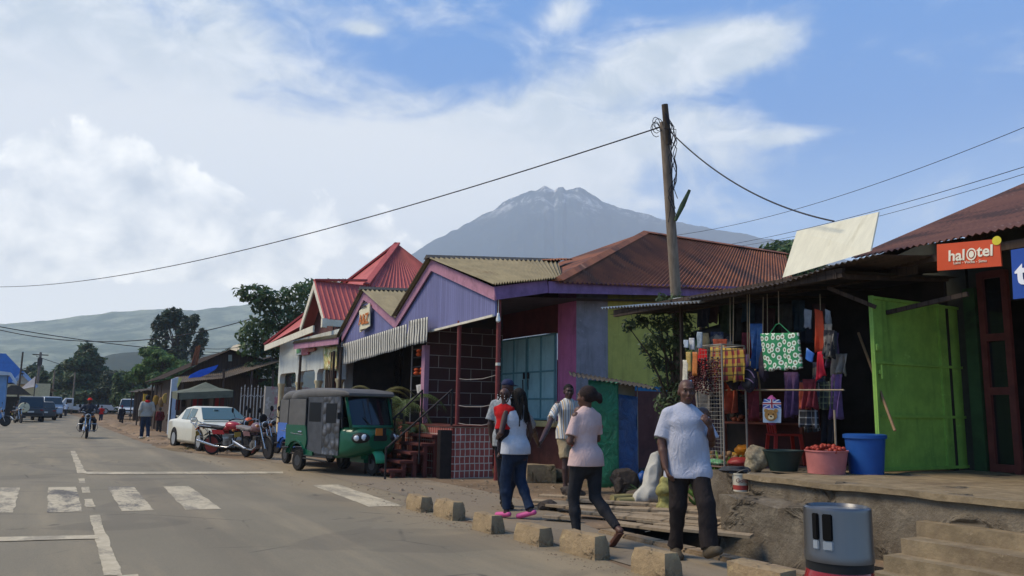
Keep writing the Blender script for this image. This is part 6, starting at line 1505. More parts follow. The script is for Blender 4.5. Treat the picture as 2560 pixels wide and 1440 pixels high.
    if shoes:
        for q in 'LR':
            an, to = J['ank'+q], J['toe'+q]; d = (to-an); d2 = d.normalized(); he = an-d2*.05+V3(0, 0, -.045); kind = shoes.get('kind', 'shoe')
            T = SDF()
            if kind == 'boot': T.cut_cap(he+V3(0, 0, .03), an+V3(0, 0, .06), .045, .05, .03)
            if kind in ('boot', 'shoe'): T.flat(he, to+d2*.02, .044, .050, V3(0, 0, 1), .85, .02); T.cap(an+V3(0, 0, -.01), he.lerp(to, .6)+V3(0, 0, .02), .042, .034, .03)
            elif kind == 'clog': T.flat(he+V3(0, 0, .0), to+d2*.005, .040, .044, V3(0, 0, 1), .85, .02)
            else: T.flat(he+V3(0, 0, -.028), to+d2*.02+V3(0, 0, -.024), .040, .048, V3(0, 0, 1), .25, .01)
            o = T.build('sandal' if kind == 'sandal' else 'shoe', shoes['m'], t_, min(res, .012), .001, 20, seed)
            if kind == 'sandal':
                m = MB(); n_ = d2.cross(V3(0, 0, 1)); p0 = he.lerp(to, .95)+V3(0, 0, .01)
                for sg_ in (1, -1): m.tube([he.lerp(to, .45)+n_*.04*sg_+V3(0, 0, -.02), he.lerp(to, .65)+n_*.025*sg_+V3(0, 0, .035), p0+V3(0, 0, .02)], .008, 6)
                m.build('strap', shoes.get('sm', shoes['m']), o)
    if hair: hair(t_, hp, B, J, res)
    return t_
# hair and hats
def hair_crop(z=.028, th=.007, m=None):
    def f(t_, hp, B, J, res):
        T = SDF(); T.ell(hp(0, -.016, .028), (.080+th, .098+th, .092+th), B, .01); T.cut(hp(0, .02, z), B@V3(0, .75, -1)); T.build('hair', m or M_hair, t_, min(res, .01), .002, 60, 2)
    return f
def hair_bun(t_, hp, B, J, res):
    T = SDF(); T.ell(hp(0, -.03, .03), (.092, .105, .1), B, .02); T.cut(hp(0, .03, .0), B@V3(0, .9, -.8)); 
    T.ell(hp(.045, -.13, .0), (.05, .045, .05), None, .03); T.ell(hp(.05, -.15, -.045), (.03, .03, .035), None, .02)
    T.build('hair', mat('brown_black_hair', '#2a1d19', .8, .3, 40, bump=.7, bscale=70), t_, min(res, .01), .006, 38, 4)
def hair_locs(t_, hp, B, J, res):
    T = SDF(); T.ell(hp(0, -.015, .03), (.088, .106, .1), B, .02); T.cut(hp(0, .05, .0), B@V3(0, .9, -.7)); T.build('hair', M_hair, t_, min(res, .01), .004, 60, 3)
    m = MB(); rr = random.Random(5)
    for k in range(46):
        a = R(rr.uniform(95, 265) if k > 8 else rr.uniform(60, 300)); z0 = rr.uniform(-.04, .08); r0 = .092
        p = hp(math.sin(a)*r0*.9, -.01+math.cos(a)*r0*1.05, z0); L = rr.uniform(.22, .40); dx = rr.uniform(-.02, .05)
        q1 = p+B@V3(math.sin(a)*.02, math.cos(a)*.035, -L*.35); q2 = q1+B@V3(dx*.5, -.012, -L*.35); q3 = q2+B@V3(dx*.5, rr.uniform(-.01, .015), -L*.3)
        m.tube([p, q1, q2, q3], [.009, .0115, .010, .005], 6)
    m.build('locks', M_hair, t_)
def hair_beads(t_, hp, B, J, res):
    T = SDF(); T.ell(hp(0, -.012, .03), (.084, .103, .098), B, .02); T.cut(hp(0, .03, .0), B@V3(0, .9, -.7)); T.build('hair', M_hair, t_, min(res, .01), .005, 60, 3)
    m = MB(); b = MB(); rr = random.Random(3)
    for k in range(16):
        a = R(rr.uniform(70, 290)); p = hp(math.sin(a)*.085, -.01+math.cos(a)*.1, rr.uniform(0, .07)); q = p+B@V3(math.sin(a)*.035, math.cos(a)*.03, -.07); e = q+B@V3(0, 0, -.05)
        m.tube([p, q, e], .007, 6); b.ball(e, .012, 8)
        if k % 2: b.ball(q, .011, 8)
    m.build('braids', M_hair, t_); b.build('beads', mat('white_beads', '#d9d6cf', .3, .1), t_)
def hat_cap(col, brim=1, m2=None):
    def f(t_, hp, B, J, res):
        m_ = mat('cap_'+col.strip('#'), col, .8, .1, 12)
        T = SDF(); T.ell(hp(0, -.012, .045), (.088, .106, .088), B, .01); T.cut(hp(0, 0, .03), B@V3(0, -.12, -1)); o = T.build('cap', m_, t_, min(res, .01), .001, 20, 2)
        m = MB(); V = []
        for i in range(9):
            a = R(-62+124*i/8)
            for r_, z in ((.085, .048), (.165, .032)): V.append(hp(math.sin(a)*r_*.82, .01+math.cos(a)*r_*1.05, z))
        m.add(V, [(2*i, 2*i+1, 2*i+3, 2*i+2) for i in range(8)], True); q = m.build('brim', m_, o); q.modifiers.new('t', 'SOLIDIFY').thickness = .006
        if m2:
            Mx = Matrix.Translation(hp(0, .097, .075)) @ basis(J['face']).to_4x4() @ Matrix.Rotation(R(68), 4, 'X') @ Matrix.Rotation(PI, 4, 'Y').to_4x4() @ Matrix.Rotation(PI, 4, 'Y')
            Mx = Matrix.Translation(hp(0, .101, .078)) @ Matrix([list(r)+[0] for r in (basis(J['face']) @ Matrix(((-1, 0, 0), (0, 0, 1), (0, 1, 0))))]+[[0, 0, 0, 1]])
            text_mesh('emblem', 'B', .06, m2, o, Mx, .004)
    return f
def cloth_mat(name, col, var=.08, sc_=14, **kw):
    new = name not in MATS; m = mat(name, col, .9, var, sc_, spec=.15, **kw)
    if new:      # creases and weave
        t = NT(m.node_tree); b = m.node_tree.nodes['Principled BSDF']; n = t.noise(t.coord('Object', (1, 1, .55)), 9, 5, .55, 1.4); r = t.math('SUBTRACT', 1, t.math('ABSOLUTE', t.math('MULTIPLY', t.math('SUBTRACT', n, .5), 5)))
        t.put(b.inputs['Normal'], t.bump(t.math('ADD', r, t.math('MULTIPLY', t.noise(t.coord(), 130, 2), .15)), .36, .02))
    return m
def vstripes(name, cols, pitch, axis='X'):
    m, t, b = new_mat(name); s = t.new('ShaderNodeSeparateXYZ'); t.l.new(t.coord(), s.inputs[0])
    r = t.new('ShaderNodeValToRGB'); t.put(r.inputs[0], t.math('FRACT', t.math('MULTIPLY', t.math('ADD', s.outputs['XYZ'.index(axis)], 5), 1/pitch))); r.color_ramp.interpolation = 'CONSTANT'
    el_ = r.color_ramp.elements; n = len(cols)
    while len(el_) < n: el_.new(.5)
    for i, c in enumerate(cols): el_[i].position = i/n; el_[i].color = hx(c)+(1,)
    t.put(b.inputs['Base Color'], r.outputs[0]); b.inputs['Roughness'].default_value = .9; return m
def plaid(name, a, b2, c2, pitch, axes='XZ'):
    m, t, b = new_mat(name); s = t.new('ShaderNodeSeparateXYZ'); t.l.new(t.coord(), s.inputs[0])
    def st(ax, ph, w): return t.ramp(t.math('FRACT', t.math('ADD', t.math('MULTIPLY', s.outputs['XYZ'.index(ax)], 1/pitch), ph)), w-.04, w+.04)
    k = t.mix(t.math('MULTIPLY', st(axes[0], 0, .5), .75), hx(a), hx(b2)); k = t.mix(t.math('MULTIPLY', st(axes[1], .2, .55), .6), k, hx(b2)); k = t.mix(t.math('MULTIPLY', st(axes[0], .6, .82), .8), k, hx(c2)); k = t.mix(t.math('MULTIPLY', st(axes[1], .5, .84), .8), k, hx(c2))
    t.put(b.inputs['Base Color'], k); b.inputs['Roughness'].default_value = .9; return m
M_denim = cloth_mat('dark_denim', '#232f42', .2, 10, col2='#2f4058', mask=(.5, .75)); M_black_cl = cloth_mat('charcoal_cloth', '#2a2a2c', .15, 10, col2='#35363a', mask=(.5, .75))
def put(x, y, z=.008): p = gp(x, y); return Vector((p.x, p.y, z))
# the man in the white T-shirt, striding towards the camera
P = put(1722, 1398); H = hz(1712, 950, P)
J = joints(hipL=(-.09, .03, .92), hipR=(.09, -.01, .92), kneeL=(-.10, .23, .54), ankL=(-.10, .31, .13), toeL=(-.11, .47, .15), kneeR=(.10, .02, .50), ankR=(.10, -.10, .085), toeR=(.12, .06, .035),
    elR=(.245, -.03, 1.10), wrR=(.24, .07, .86), hdR=(.225, .115, .79), shL=(-.18, .0, 1.395), shR=(.18, -.02, 1.385), elL=(-.24, .02, 1.10), wrL=(-.17, .22, 1.25), hdL=(-.12, .24, 1.33), face=(.12, 1, -.06), fwd=(.02, 1, 0), head=(0, .03, 1.605), chest=(0, .01, 1.30))
J['inL'] = V3(.5, -.8, .3)
man = person('bald man in a plain white T-shirt and dark trousers striding along the walkway', P, R(180-24), H, J, M_skin, .0085, dict(m=cloth_mat('white_tshirt', '#aeb0ba', .03, 10), hem=.765, sleeve=.85, srad=.084, loose=.022, belly=.004, fold=.018, fs=8), dict(m=cloth_mat('dark_brown_trousers', '#2b2523', .15, 10, col2='#3a322e', mask=(.5, .75)), loose=.020, cuff=.085, fold=.018, fs=12), dict(kind='boot', m=mat('dusty_boot', '#4d4436', .8, .2, 12)), None, heavy=.65, seed=1)
# the woman in the pink blouse with a baby, seen from behind
P = put(1466, 1362); H = hz(1462, 966, P)
J = joints(hipL=(-.085, .02, .93), hipR=(.085, -.02, .93), kneeL=(-.10, .10, .51), ankL=(-.12, .02, .085), toeL=(-.13, .18, .03), kneeR=(.085, -.05, .50), ankR=(.10, -.40, .19), toeR=(.11, -.30, .05), elL=(-.24, .01, 1.10), wrL=(-.05, .20, 1.08), hdL=(.02, .22, 1.10), elR=(.22, .05, 1.13), wrR=(.07, .23, 1.12), hdR=(.0, .25, 1.13), face=(-.35, 1, 0), head=(-.01, .0, 1.60), shL=(-.165, 0, 1.385), shR=(.165, 0, 1.385))
pinkw = person('woman in a pale pink blouse and black trousers seen from behind', P, R(8), H, J, M_skin, .0095, dict(m=cloth_mat('pale_pink_blouse', '#cbaea6', .04, 12), hem=.84, sleeve=.75, srad=.062, loose=.016, flare=.02, fold=.015, fs=10), dict(m=M_black_cl, loose=.004, cuff=.044, len=1.92, fold=.006), dict(kind='sandal', m=mat('brown_flip_flop', '#54362c', .8, .1)), hair_bun, female=1, seed=2)
M_redcl = cloth_mat('red_cloth', '#b51f20', .08, 12)
def seated_child(label, parent, off, rz, s, arm=None, hairf=None, pants=None, group=None):
    """a small child held on the hip: thighs forward, shins hanging"""
    o = parent.location+Matrix.Rotation(parent.rotation_euler.z, 3, 'Z')@Vector(off)
    J = joints(hipL=(-.09, .03, .93), hipR=(.09, .03, .93), kneeL=(-.22, .22, .78), kneeR=(.22, .22, .78), ankL=(-.24, .16, .42), ankR=(.24, .16, .42), toeL=(-.25, .30, .36), toeR=(.25, .30, .36), elL=(-.24, .12, 1.16), elR=(.24, .12, 1.16), wrL=(-.2, .32, 1.3), wrR=(.2, .32, 1.3), hdL=(-.17, .38, 1.33), hdR=(.17, .38, 1.33), head=(0, .02, 1.66))
    if arm: J.update({k: Vector(v) for k, v in arm.items()})
    o.z -= .0
    c = person(label, o, parent.rotation_euler.z+rz, s, J, M_skin, .017, dict(m=M_redcl, hem=.95, sleeve=.75, srad=.07, loose=.02, fold=.006), dict(m=pants or M_black_cl, loose=.02, cuff=.06, len=1.85), dict(kind='shoe', m=mat('small_dark_shoe', '#3b3030', .7, .2)), hairf or hair_crop(.03, .012), seed=9, headk=1.32)
    return c
sb = seated_child('baby in red held against the chest of the woman in pink', pinkw, (.13, .25, .52), R(180), .92, dict(elL=(-.27, .1, 1.2), wrL=(-.34, .25, 1.3), hdL=(-.36, .3, 1.36), kneeL=(-.24, .2, .8), kneeR=(.28, .18, .8), ankR=(.33, .12, .42), toeR=(.40, .22, .36), head=(.04, .04, 1.64)))
# the woman in the white vest carrying a small girl on her left hip
P = put(1287, 1297); H = hz(1302, 972, P)
J = joints(hipL=(-.09, -.0, .93), hipR=(.09, .02, .93), kneeL=(-.10, .09, .50), ankL=(-.10, .06, .085), toeL=(-.12, .22, .03), kneeR=(.10, .03, .50), ankR=(.10, -.22, .12), toeR=(.03, -.06, .035), elL=(-.27, -.03, 1.12), wrL=(-.17, .20, 1.05), hdL=(-.1, .25, 1.05), elR=(.24, -.02, 1.12), wrR=(.24, .10, .90), hdR=(.23, .14, .84), face=(.25, 1, 0), head=(.035, .0, 1.605), shL=(-.175, 0, 1.39), shR=(.175, 0, 1.38))
white = person('woman with long locks in a white vest and jeans, seen from behind', P, R(6), H, J, M_skin2, .0095, dict(m=cloth_mat('white_lace_vest', '#b7babf', .05, 30), hem=.84, sleeve=0, loose=.016, flare=.025, fold=.015, fs=10), dict(m=M_denim, loose=.014, cuff=.062, len=1.95, fold=.010), dict(kind='clog', m=mat('pink_clog', '#c4568a', .5, .08)), hair_locs, female=1, seed=4)
seated_child('small girl in a red top with white beads in her braids', white, (-.16, .06, .56), R(-62), 1.1, dict(kneeL=(-.16, .24, .80), kneeR=(.2, .2, .78), ankL=(-.18, .16, .40), toeL=(-.2, .32, .36), ankR=(.3, .1, .40), toeR=(.36, .24, .34), elR=(.2, .18, 1.24), wrR=(.1, .42, 1.26), hdR=(.08, .5, 1.24), elL=(-.22, .14, 1.2)), hair_beads, cloth_mat('child_dark_leggings', '#262229', .1))
# the pair shaking hands behind the two women
Pc = put(1264, 1272); H = hz(1266, 951, Pc); Ps = put(1420, 1230); Hs = hz(1404, 962, Ps); rzc = ang((Ps-Pc).x, (Ps-Pc).y)
meet = dp(1348, 1110, ((Pc+Ps)/2-CAM).dot(_w))
def to_local(p, P, rz, s): return (Matrix.Rotation(-rz, 3, 'Z')@(Vector(p)-P))/s
sC = H/1.725; w_ = to_local(meet, Pc, rzc, sC)
J = joints(elR=(.27, .12, 1.12), wrR=w_-V3(0, .07, -.02), hdR=w_+V3(0, .02, 0), kneeL=(-.1, .12, .5), ankL=(-.1, .18, .085), toeL=(-.1, .34, .03), ankR=(.1, -.24, .10), toeR=(.1, -.08, .035))
d_ = (w_-J['shR']); J['elR'] = J['shR']+d_*.5+V3(.06, 0, -.08)
person('man in a navy cap half hidden behind the woman in white', Pc, rzc, H, J, M_skin2, .012, dict(m=cloth_mat('grey_patterned_shirt', '#8b8f90', .3, 30), hem=.82, sleeve=.8, srad=.08, loose=.02), dict(m=cloth_mat('black_jeans', '#1c1e25', .15), loose=.016, cuff=.07), dict(kind='shoe', m=mat('black_shoe', '#191818', .6, .15)), hat_cap('#252b45', 1, mat('pale_pink_emblem', '#c79aa2', .7)), seed=5)
rzs = ang((Pc-Ps).x, (Pc-Ps).y)+R(38); sS = Hs/1.725; w_ = to_local(meet, Ps, rzs, sS)
J = joints(wrR=w_-(w_-V3(.2, .1, 1.2)).normalized()*.07, hdR=w_, face=(.1, 1, -.05), kneeR=(.11, .17, .52), ankR=(.11, .18, .10), toeR=(.12, .34, .05), kneeL=(-.1, -.02, .5), ankL=(-.1, -.26, .13), toeL=(-.11, -.12, .035))
d_ = (w_-J['shR']); J['elR'] = J['shR']+d_*.5+V3(.0, -.02, -.05)
person('slim man in a striped shirt and khaki shorts shaking hands', Ps, rzs, Hs, J, M_skin2, .010, dict(m=vstripes('striped_shirt_cloth', ['#b9c3c9', '#c8b48e', '#8b8f97', '#c9c6b8', '#b98f5a', '#c4c8c6', '#6f7682', '#cfcabb'], .11), hem=.84, sleeve=.7, srad=.075, loose=.022, collar=1, cm=cloth_mat('pale_collar', '#c6cbd0', .03)), dict(m=cloth_mat('khaki_shorts', '#9a8a6d', .1), len=.98, loose=.02, cuff=.09), dict(kind='sandal', m=mat('black_slipper', '#2b2522', .8, .1)), hair_crop(.03, .005), seed=6)
# people along the far verge
def simple(label, x, y, top_y, rz, topm, botm, res=.02, sleeve=1.95, hairf=None, skin=None, stride=.15, hem=.86, female=0, loose=.02, extra=None, shoe=None, z0=None, depth=None):
    if depth: P = place(x, y, depth); 
    else: P = put(x, y, .004)
    H = hz(x, top_y, P)-P.z
    J = joints(kneeL=(-.09, stride*.6, .5), ankL=(-.09, stride, .085), toeL=(-.1, stride+.16, .04), kneeR=(.09, -.02, .5), ankR=(.09, -stride, .10), toeR=(.1, -stride+.15, .035), elL=(-.25, -.05, 1.13), elR=(.25, -.05, 1.13))
    if extra: J.update({k: Vector(v) for k, v in extra.items()})
    return person(label, P, rz, H, J, skin or M_skin2, res, dict(m=topm, hem=hem, sleeve=sleeve, srad=.085, loose=loose), dict(m=botm, loose=.018, cuff=.07), shoe or dict(kind='shoe', m=mat('dark_shoe', '#2a2726', .7, .2)), hairf or hair_crop(.02, .008), female=female, seed=int(x), faceless=True)
jk = simple('man in a pale grey jacket with a red hood and blue jeans walking away', 361, 1097, 988, R(4), cloth_mat('pale_grey_jacket', '#a39e92', .1, 8), M_denim, .015, 1.98, loose=.035, hem=.88, stride=.18, shoe=dict(kind='shoe', m=mat('white_trainer', '#bdb7aa', .7, .1)))
m = MB(); m.ball((0, -.06, 1.475), (.105, .075, .06), 14, seed=3, wob=.15); m.build('hood', M_redcl, jk)
simple('person in a dark red top and dark trousers standing by the white pillar', 396, 1084, 1019, R(20), cloth_mat('dark_red_top', '#5e1f24', .12), M_black_cl, .022, stride=.05)
simple('person in mottled camouflage clothing standing close behind the saloon car', 424, 1084, 1016, R(30), poster_mat('camouflage_cloth', '#7a6a58', [('#4a4034', .5, 9), ('#9a8a74', .58, 12)]), MATS['camouflage_cloth'], .022, stride=.03, female=1)
simple('person in a red top and dark jeans walking away at the road edge', 251, 1057, 1014, R(2), M_redcl, M_denim, .025, .8, stride=.08)
simple('person in a dark wrap with a maroon headscarf on the verge', 302, 1063, 1014, R(10), cloth_mat('dark_wrap', '#26242a', .15), cloth_mat('dark_wrap', '#26242a', .15), .025, hem=.5, hairf=hair_crop(-.03, .02, cloth_mat('maroon_scarf', '#6c2a34', .1)), stride=.05, female=1)
simple('person in a white shirt standing in front of the white truck', 164, 1033, 1006, R(150), cloth_mat('pale_blue_white_shirt', '#bcc4cf', .05), M_black_cl, .028, .8, stride=.04, depth=84)
simple('dark clothed person standing beside the minibus', 146, 1034, 1004, R(170), M_black_cl, M_black_cl, .028, stride=.05, depth=82)
simple('person in a dark jacket standing close to the minibus tail', 154, 1033, 1008, R(80), cloth_mat('dark_blue_jacket', '#2a3040', .1), M_black_cl, .028, stride=.03, depth=88)
simple('person in dark clothes standing behind the motorcycles on the left', 42, 1052, 1000, R(100), cloth_mat('dark_purple_top', '#3a2c3a', .1), M_black_cl, .025, stride=.04, depth=60)
# the rider coming down the road, and the one at the left edge
def rider(label, bike, H, topm, botm, hatf, res=.016, skin=M_skin2):
    J = joints(pel=(0, -.02, .92), wst=(0, .03, 1.07), chest=(0, .09, 1.27), neck=(0, .11, 1.43), head=(0, .15, 1.585), hipL=(-.1, 0, .9), hipR=(.1, 0, .9), kneeL=(-.25, .36, .74), kneeR=(.25, .36, .74), ankL=(-.25, .22, .36), ankR=(.25, .22, .36), toeL=(-.27, .38, .31), toeR=(.27, .38, .31),
        shL=(-.18, .09, 1.365), shR=(.18, .09, 1.365), elL=(-.36, .28, 1.16), elR=(.36, .28, 1.16), wrL=(-.36, .50, 1.10), wrR=(.36, .50, 1.10), hdL=(-.33, .58, 1.09), hdR=(.33, .58, 1.09))
    o = bike.location+Matrix.Rotation(bike.rotation_euler.z, 3, 'Z')@V3(0, .22, 0)
    return person(label, o, bike.rotation_euler.z, H, J, skin, res, dict(m=topm, hem=.84, sleeve=1.95, srad=.075, loose=.02), dict(m=botm, loose=.02, cuff=.065), dict(kind='shoe', m=mat('dark_shoe', '#2a2726', .7, .2)), hatf, seed=12, faceless=False)
rd = rider('motorcyclist in a dark grey jacket and bright red cap riding towards the camera', rb, 1.725, cloth_mat('dark_grey_jacket', '#3b3c42', .15), M_black_cl, hat_cap('#c4291f'))
# ================================================================ trees and plants
M_bark = mat('grey_brown_bark', '#4d4238', .95, .25, 8, bump=.6, bscale=20)
L_dark = leaf_mat('dark_leaves', '#40553a', '#5b7048'); L_mid = leaf_mat('mid_leaves', '#465d38', '#627a48'); L_light = leaf_mat('fresh_leaves', '#527036', '#7a9550'); L_conif = leaf_mat('conifer_needles', '#3a4b3a', '#4f6147')
def ctree(name, label, px, base_y, depth, top_y, width_px, n, size, lm, seed, nb=14, k=.42, low=.28, group='trees along the far road', flat=.8, cx=0, shape='round', cat='tree'):
    """a tree standing at a given distance, as tall and wide as the photo shows it"""
    P = place(px, base_y, depth); P.z = gz(P.y); h = hz(px, top_y, P)-P.z; w = width_px/FPX*depth/2
    if shape == 'cone':
        bl = []; g = random.Random(seed)
        for i in range(nb):
            t_ = (i+.5)/nb; z = h*(low+(1-low)*t_*.96); rr = w*(1-t_*.82)*g.uniform(.75, 1.1)
            for q in range(2): a = g.uniform(0, 6.28); bl.append((cx+math.cos(a)*rr*.45, math.sin(a)*rr*.45, z, rr*.62, rr*.62, h*.075))
    else: bl = rand_blobs((cx, 0, h*(low+(1-low)/2)), (w, w, h*(1-low)/2), nb, k, seed, flat)
    return tree(name, label, P, h, bl, n, size, lm, M_bark, seed, group, r0=max(.12, h*.025), cat=cat, top=(cx, 0, h*.8))
# the big tree behind the red-roofed house
P = gp(700, 1000, .0); P = place(715, 1060, 44)
hT = hz(715, 690, P)
bl = [(-2.1, -.2, hT*.86, 1.15, 1.1, .55), (-1.2, .3, hT*.80, 1.2, 1.1, .6), (.2, .1, hT*.88, 1.1, 1.2, .55), (1.4, .5, hT*.94, 1.3, 1.2, .5), (2.6, .8, hT*.97, 1.0, 1.2, .42), (-.4, 0, hT*.70, 1.5, 1.3, .7), (1.0, 0, hT*.76, 1.4, 1.3, .7), (-1.7, .2, hT*.66, 1.0, 1.0, .55), (-1.9, .1, hT*.52, .95, 1.0, .5), (-.9, 0, hT*.55, 1.2, 1.2, .6), (.5, .3, hT*.58, 1.4, 1.2, .7), (-2.3, .2, hT*.60, .7, .8, .35), (-1.5, 0, hT*.40, .9, .9, .5), (-.3, .2, hT*.42, 1.0, 1, .6), (-.9, .1, hT*.3, .7, .8, .4)]
tree('leafy_tree', 'tall dark leafy tree rising behind the left edge of the red roofed house', P, hT, bl, 4600, .17, L_mid, M_bark, 3, None, .2, droop=.6, shell=.45, top=(.2, 0, hT*.75))
# the trees across the end of the road
ctree('conifer_tree', 'tall thin ragged conifer standing behind the bright green tree', 432, 1050, 95, 758, 150, 4200, .3, L_conif, 11, 30, .17, .3, flat=1.5)
ctree('broad_tree', 'bright green broad tree with flat layered foliage at the road bend', 395, 1050, 80, 842, 165, 8000, .30, L_light, 12, 18, .36, .2, flat=.45)
ctree('bushy_tree', 'dense grey green tree left of the bright green tree', 325, 1050, 90, 905, 110, 6000, .3, L_mid, 13, 14, .4, .05)
ctree('pointed_tree', 'large dark conical tree with a pointed top over the end of the road', 205, 1040, 110, 857, 235, 10000, .36, L_dark, 14, 15, .4, .06, shape='cone')
ctree('bushy_tree', 'dark rounded tree just right of the large conical tree', 262, 1042, 108, 925, 130, 6500, .34, L_conif, 15, 14, .42, .03)
ctree('bushy_tree', 'mid green tree between the utility post and the conical tree', 150, 1040, 112, 908, 100, 5000, .34, L_dark, 16, 12, .42, .05)
ctree('bushy_tree', 'low dark tree above the brown thatched stall', 108, 1036, 116, 925, 120, 5000, .36, L_dark, 17, 12, .42, .05)
ctree('bushy_tree', 'small dark tree beside the blue roofed building', 60, 1034, 125, 908, 90, 4000, .36, L_conif, 18, 10, .42, .1)
ctree('bushy_tree', 'shady tree behind the white van on the verge', 300, 1046, 118, 950, 150, 5500, .36, L_conif, 19, 14, .42, .0)
ctree('bushy_tree', 'dark trees mass closing the end of the road', 180, 1036, 128, 955, 260, 7000, .42, L_conif, 20, 18, .35, .0)
ctree('bushy_tree', 'dark tree behind the brown gabled shack', 500, 1050, 88, 880, 70, 3500, .3, L_conif, 21, 10, .42, .1)
ctree('bushy_tree', 'rounded tree showing over the rusty roof beside the pale roof board', 1925, 1040, 46, 588, 300, 6500, .2, L_mid, 22, 26, .34, .62, flat=.8, group='trees behind the roofs')
ctree('bushy_tree', 'low tree at the left foot of the leafy tree beside the fence', 645, 1060, 52, 960, 90, 2600, .2, L_dark, 23, 9, .45, .1, group='trees behind the roofs')
for i, (px, ty, w_, d) in enumerate(((560, 868, 90, 150), (610, 872, 80, 160), (690, 870, 100, 150))):
    ctree('bushy_tree', ['distant tree left of the beige far roof', 'distant tree right of the beige far roof', 'distant tree hidden behind the leafy tree'][i], px, 1030, d, ty, w_, 2200, .5, L_dark, 30+i, 9, .45, .1, group='trees behind the roofs')
# the creeper-like shrub round the foot of the pole
P = place(1660, 1200, 15.2); P.z = 0
def rel(x, y, d): q = dp(x, y, d)-P; return (q.x, q.y, q.z)
bl = []
for x, y, r in ((1700, 800, .3), (1650, 800, .28), (1600, 800, .22), (1570, 815, .16), (1640, 850, .26), (1690, 860, .3), (1720, 840, .24), (1640, 905, .22), (1680, 920, .26), (1715, 910, .24), (1660, 960, .24), (1700, 980, .28), (1615, 870, .16), (1690, 1040, .3), (1660, 1010, .24), (1700, 1100, .3), (1668, 1090, .24), (1690, 750, .2), (1650, 745, .12), (1720, 765, .16)): bl.append(rel(x, y, 14.9+.3*math.sin(x))+(r, r, r*.85))
shr = tree('climbing_shrub', 'dark small leaved shrub climbing round the utility pole in front of the yellow wall', P, 3, bl, 2700, .052, leaf_mat('shrub_leaves', '#4b5d40', '#6f7f56'), M_bark, 41, None, .07, cat='shrub', top=rel(1690, 820, 14.9), shell=.2, droop=.5)
# palms and pot plants before the lilac shop
def palm(name, label, base, h, nf, length, lm, seed, group=None, pot=True, lean=0):
    t_ = thing(name, label, 'plant', base, 0, group); g = random.Random(seed)
    if pot: MB().lathe([(0, 0), (.17, 0), (.22, .3), (.24, .34), (.2, .34), (.18, .28), (0, .28)], n=16).build('pot', mat('terracotta', '#7d4030', .8, .15, 8), t_)
    m = MB(); m.tube([(0, 0, .25), (lean*.5, 0, h*.5), (lean, 0, h)], [.05, .045, .03], 8); m.build('stem', M_bark, t_)
    m = MB()
    for k in range(nf):
        a = 2*PI*k/nf+g.uniform(-.3, .3); L = length*g.uniform(.7, 1.1); up = g.uniform(.35, 1.2); pts = []
        for i in range(8):
            u = i/7; r = L*u*(.75+.1*up); pts.append(Vector((lean+math.cos(a)*r, math.sin(a)*r, h+L*(up*u-1.05*u*u))))
        m.tube(pts, [.008]*7+[.003], 4)
        for i in range(1, 8):
            d = (pts[i]-pts[i-1]).normalized(); sdv = d.cross(Vector((0, 0, 1))).normalized()
            for q in range(3):
                p = pts[i-1].lerp(pts[i], q/3)
                for sg_ in (1, -1):
                    l = L*.30*(1-.6*abs(i/7-.4)); e = p+(sdv*sg_*.8+d*.55+Vector((0, 0, -.25))).normalized()*l; w = d*.014
                    m.add([p-w, p+w, e], [(0, 1, 2)])
    m.build('fronds', lm, t_); return t_
L_palm = leaf_mat('palm_fronds', '#4a5c33', '#6f7d49'); L_palmy = leaf_mat('yellowing_fronds', '#6b6a3c', '#8c8350')
def pf(x, y, X): p = xp(x, y, X); return Vector((p.x, p.y, 0))
palm('potted_palm', 'yellowing potted palm behind the roof of the green auto rickshaw', pf(940, 1100, 7.42), 1.7, 13, 1.25, L_palmy, 1, 'potted palms before the lilac shop')
palm('potted_palm', 'green potted palm at the left of the shop steps', pf(1008, 1100, 7.42), 1.5, 14, 1.2, L_palm, 2, 'potted palms before the lilac shop')
palm('potted_palm', 'small low palm between the railings and the pink pier', pf(1040, 1100, 7.45), .9, 12, .7, L_palm, 3, 'potted palms before the lilac shop')
palm('potted_palm', 'drooping palm just behind the front corner of the green auto rickshaw', pf(972, 1100, 7.42), 1.0, 12, .9, L_palmy, 4, 'potted palms before the lilac shop')
# ================================================================ pole and wires
M_pole = mat('weathered_pole_wood', '#7c6f60', .9, .2, 6, col2='#574c41', mask=(.5, .7), stretch=(4, 4, .5), bump=.4)
PD = 15.0; pb = dp(1690, 740, PD); pt = dp(1657, 262, PD); base = pb+(pb-pt)*((pb.z)/(pt.z-pb.z)); base.z = 0
pole = thing('utility_pole', 'tall weathered wooden utility pole rising behind the stall awning', 'pole', base)
m = MB(); m.tube([base, pb, pt-(pt-pb)*.09], [.115, .1, .082], 14); m.build('shaft', M_pole, pole, world=True)
m = MB(); q = dp(1662, 330, PD); m.tube([q+Vector((.05, -.04, -.25)), pt+Vector((.02, -.03, 0))], [.07, .06], 10); m.build('top_piece', mat('dark_pole_wood', '#4b4136', .9, .2, 6), pole, world=True)
m = MB(); a = dp(1688, 552, PD-.1); b = dp(1724, 475, PD-.1); m.tube([a, a.lerp(b, .5), b], [.03, .05, .028], 8); m.build('side_arm', mat('mossy_bracket', '#46543a', .8, .25, 8), pole, world=True)
rr = random.Random(4); m = MB()
for k in range(7):
    pts = [dp(1662+rr.uniform(-6, 14), 300+rr.uniform(-25, 25), PD-.15)]
    for i in range(6): pts.append(dp(1678+rr.uniform(-8, 16), 320+i*(24+4*k)+rr.uniform(-6, 6), PD-.15))
    m.tube(pts, .008, 5)
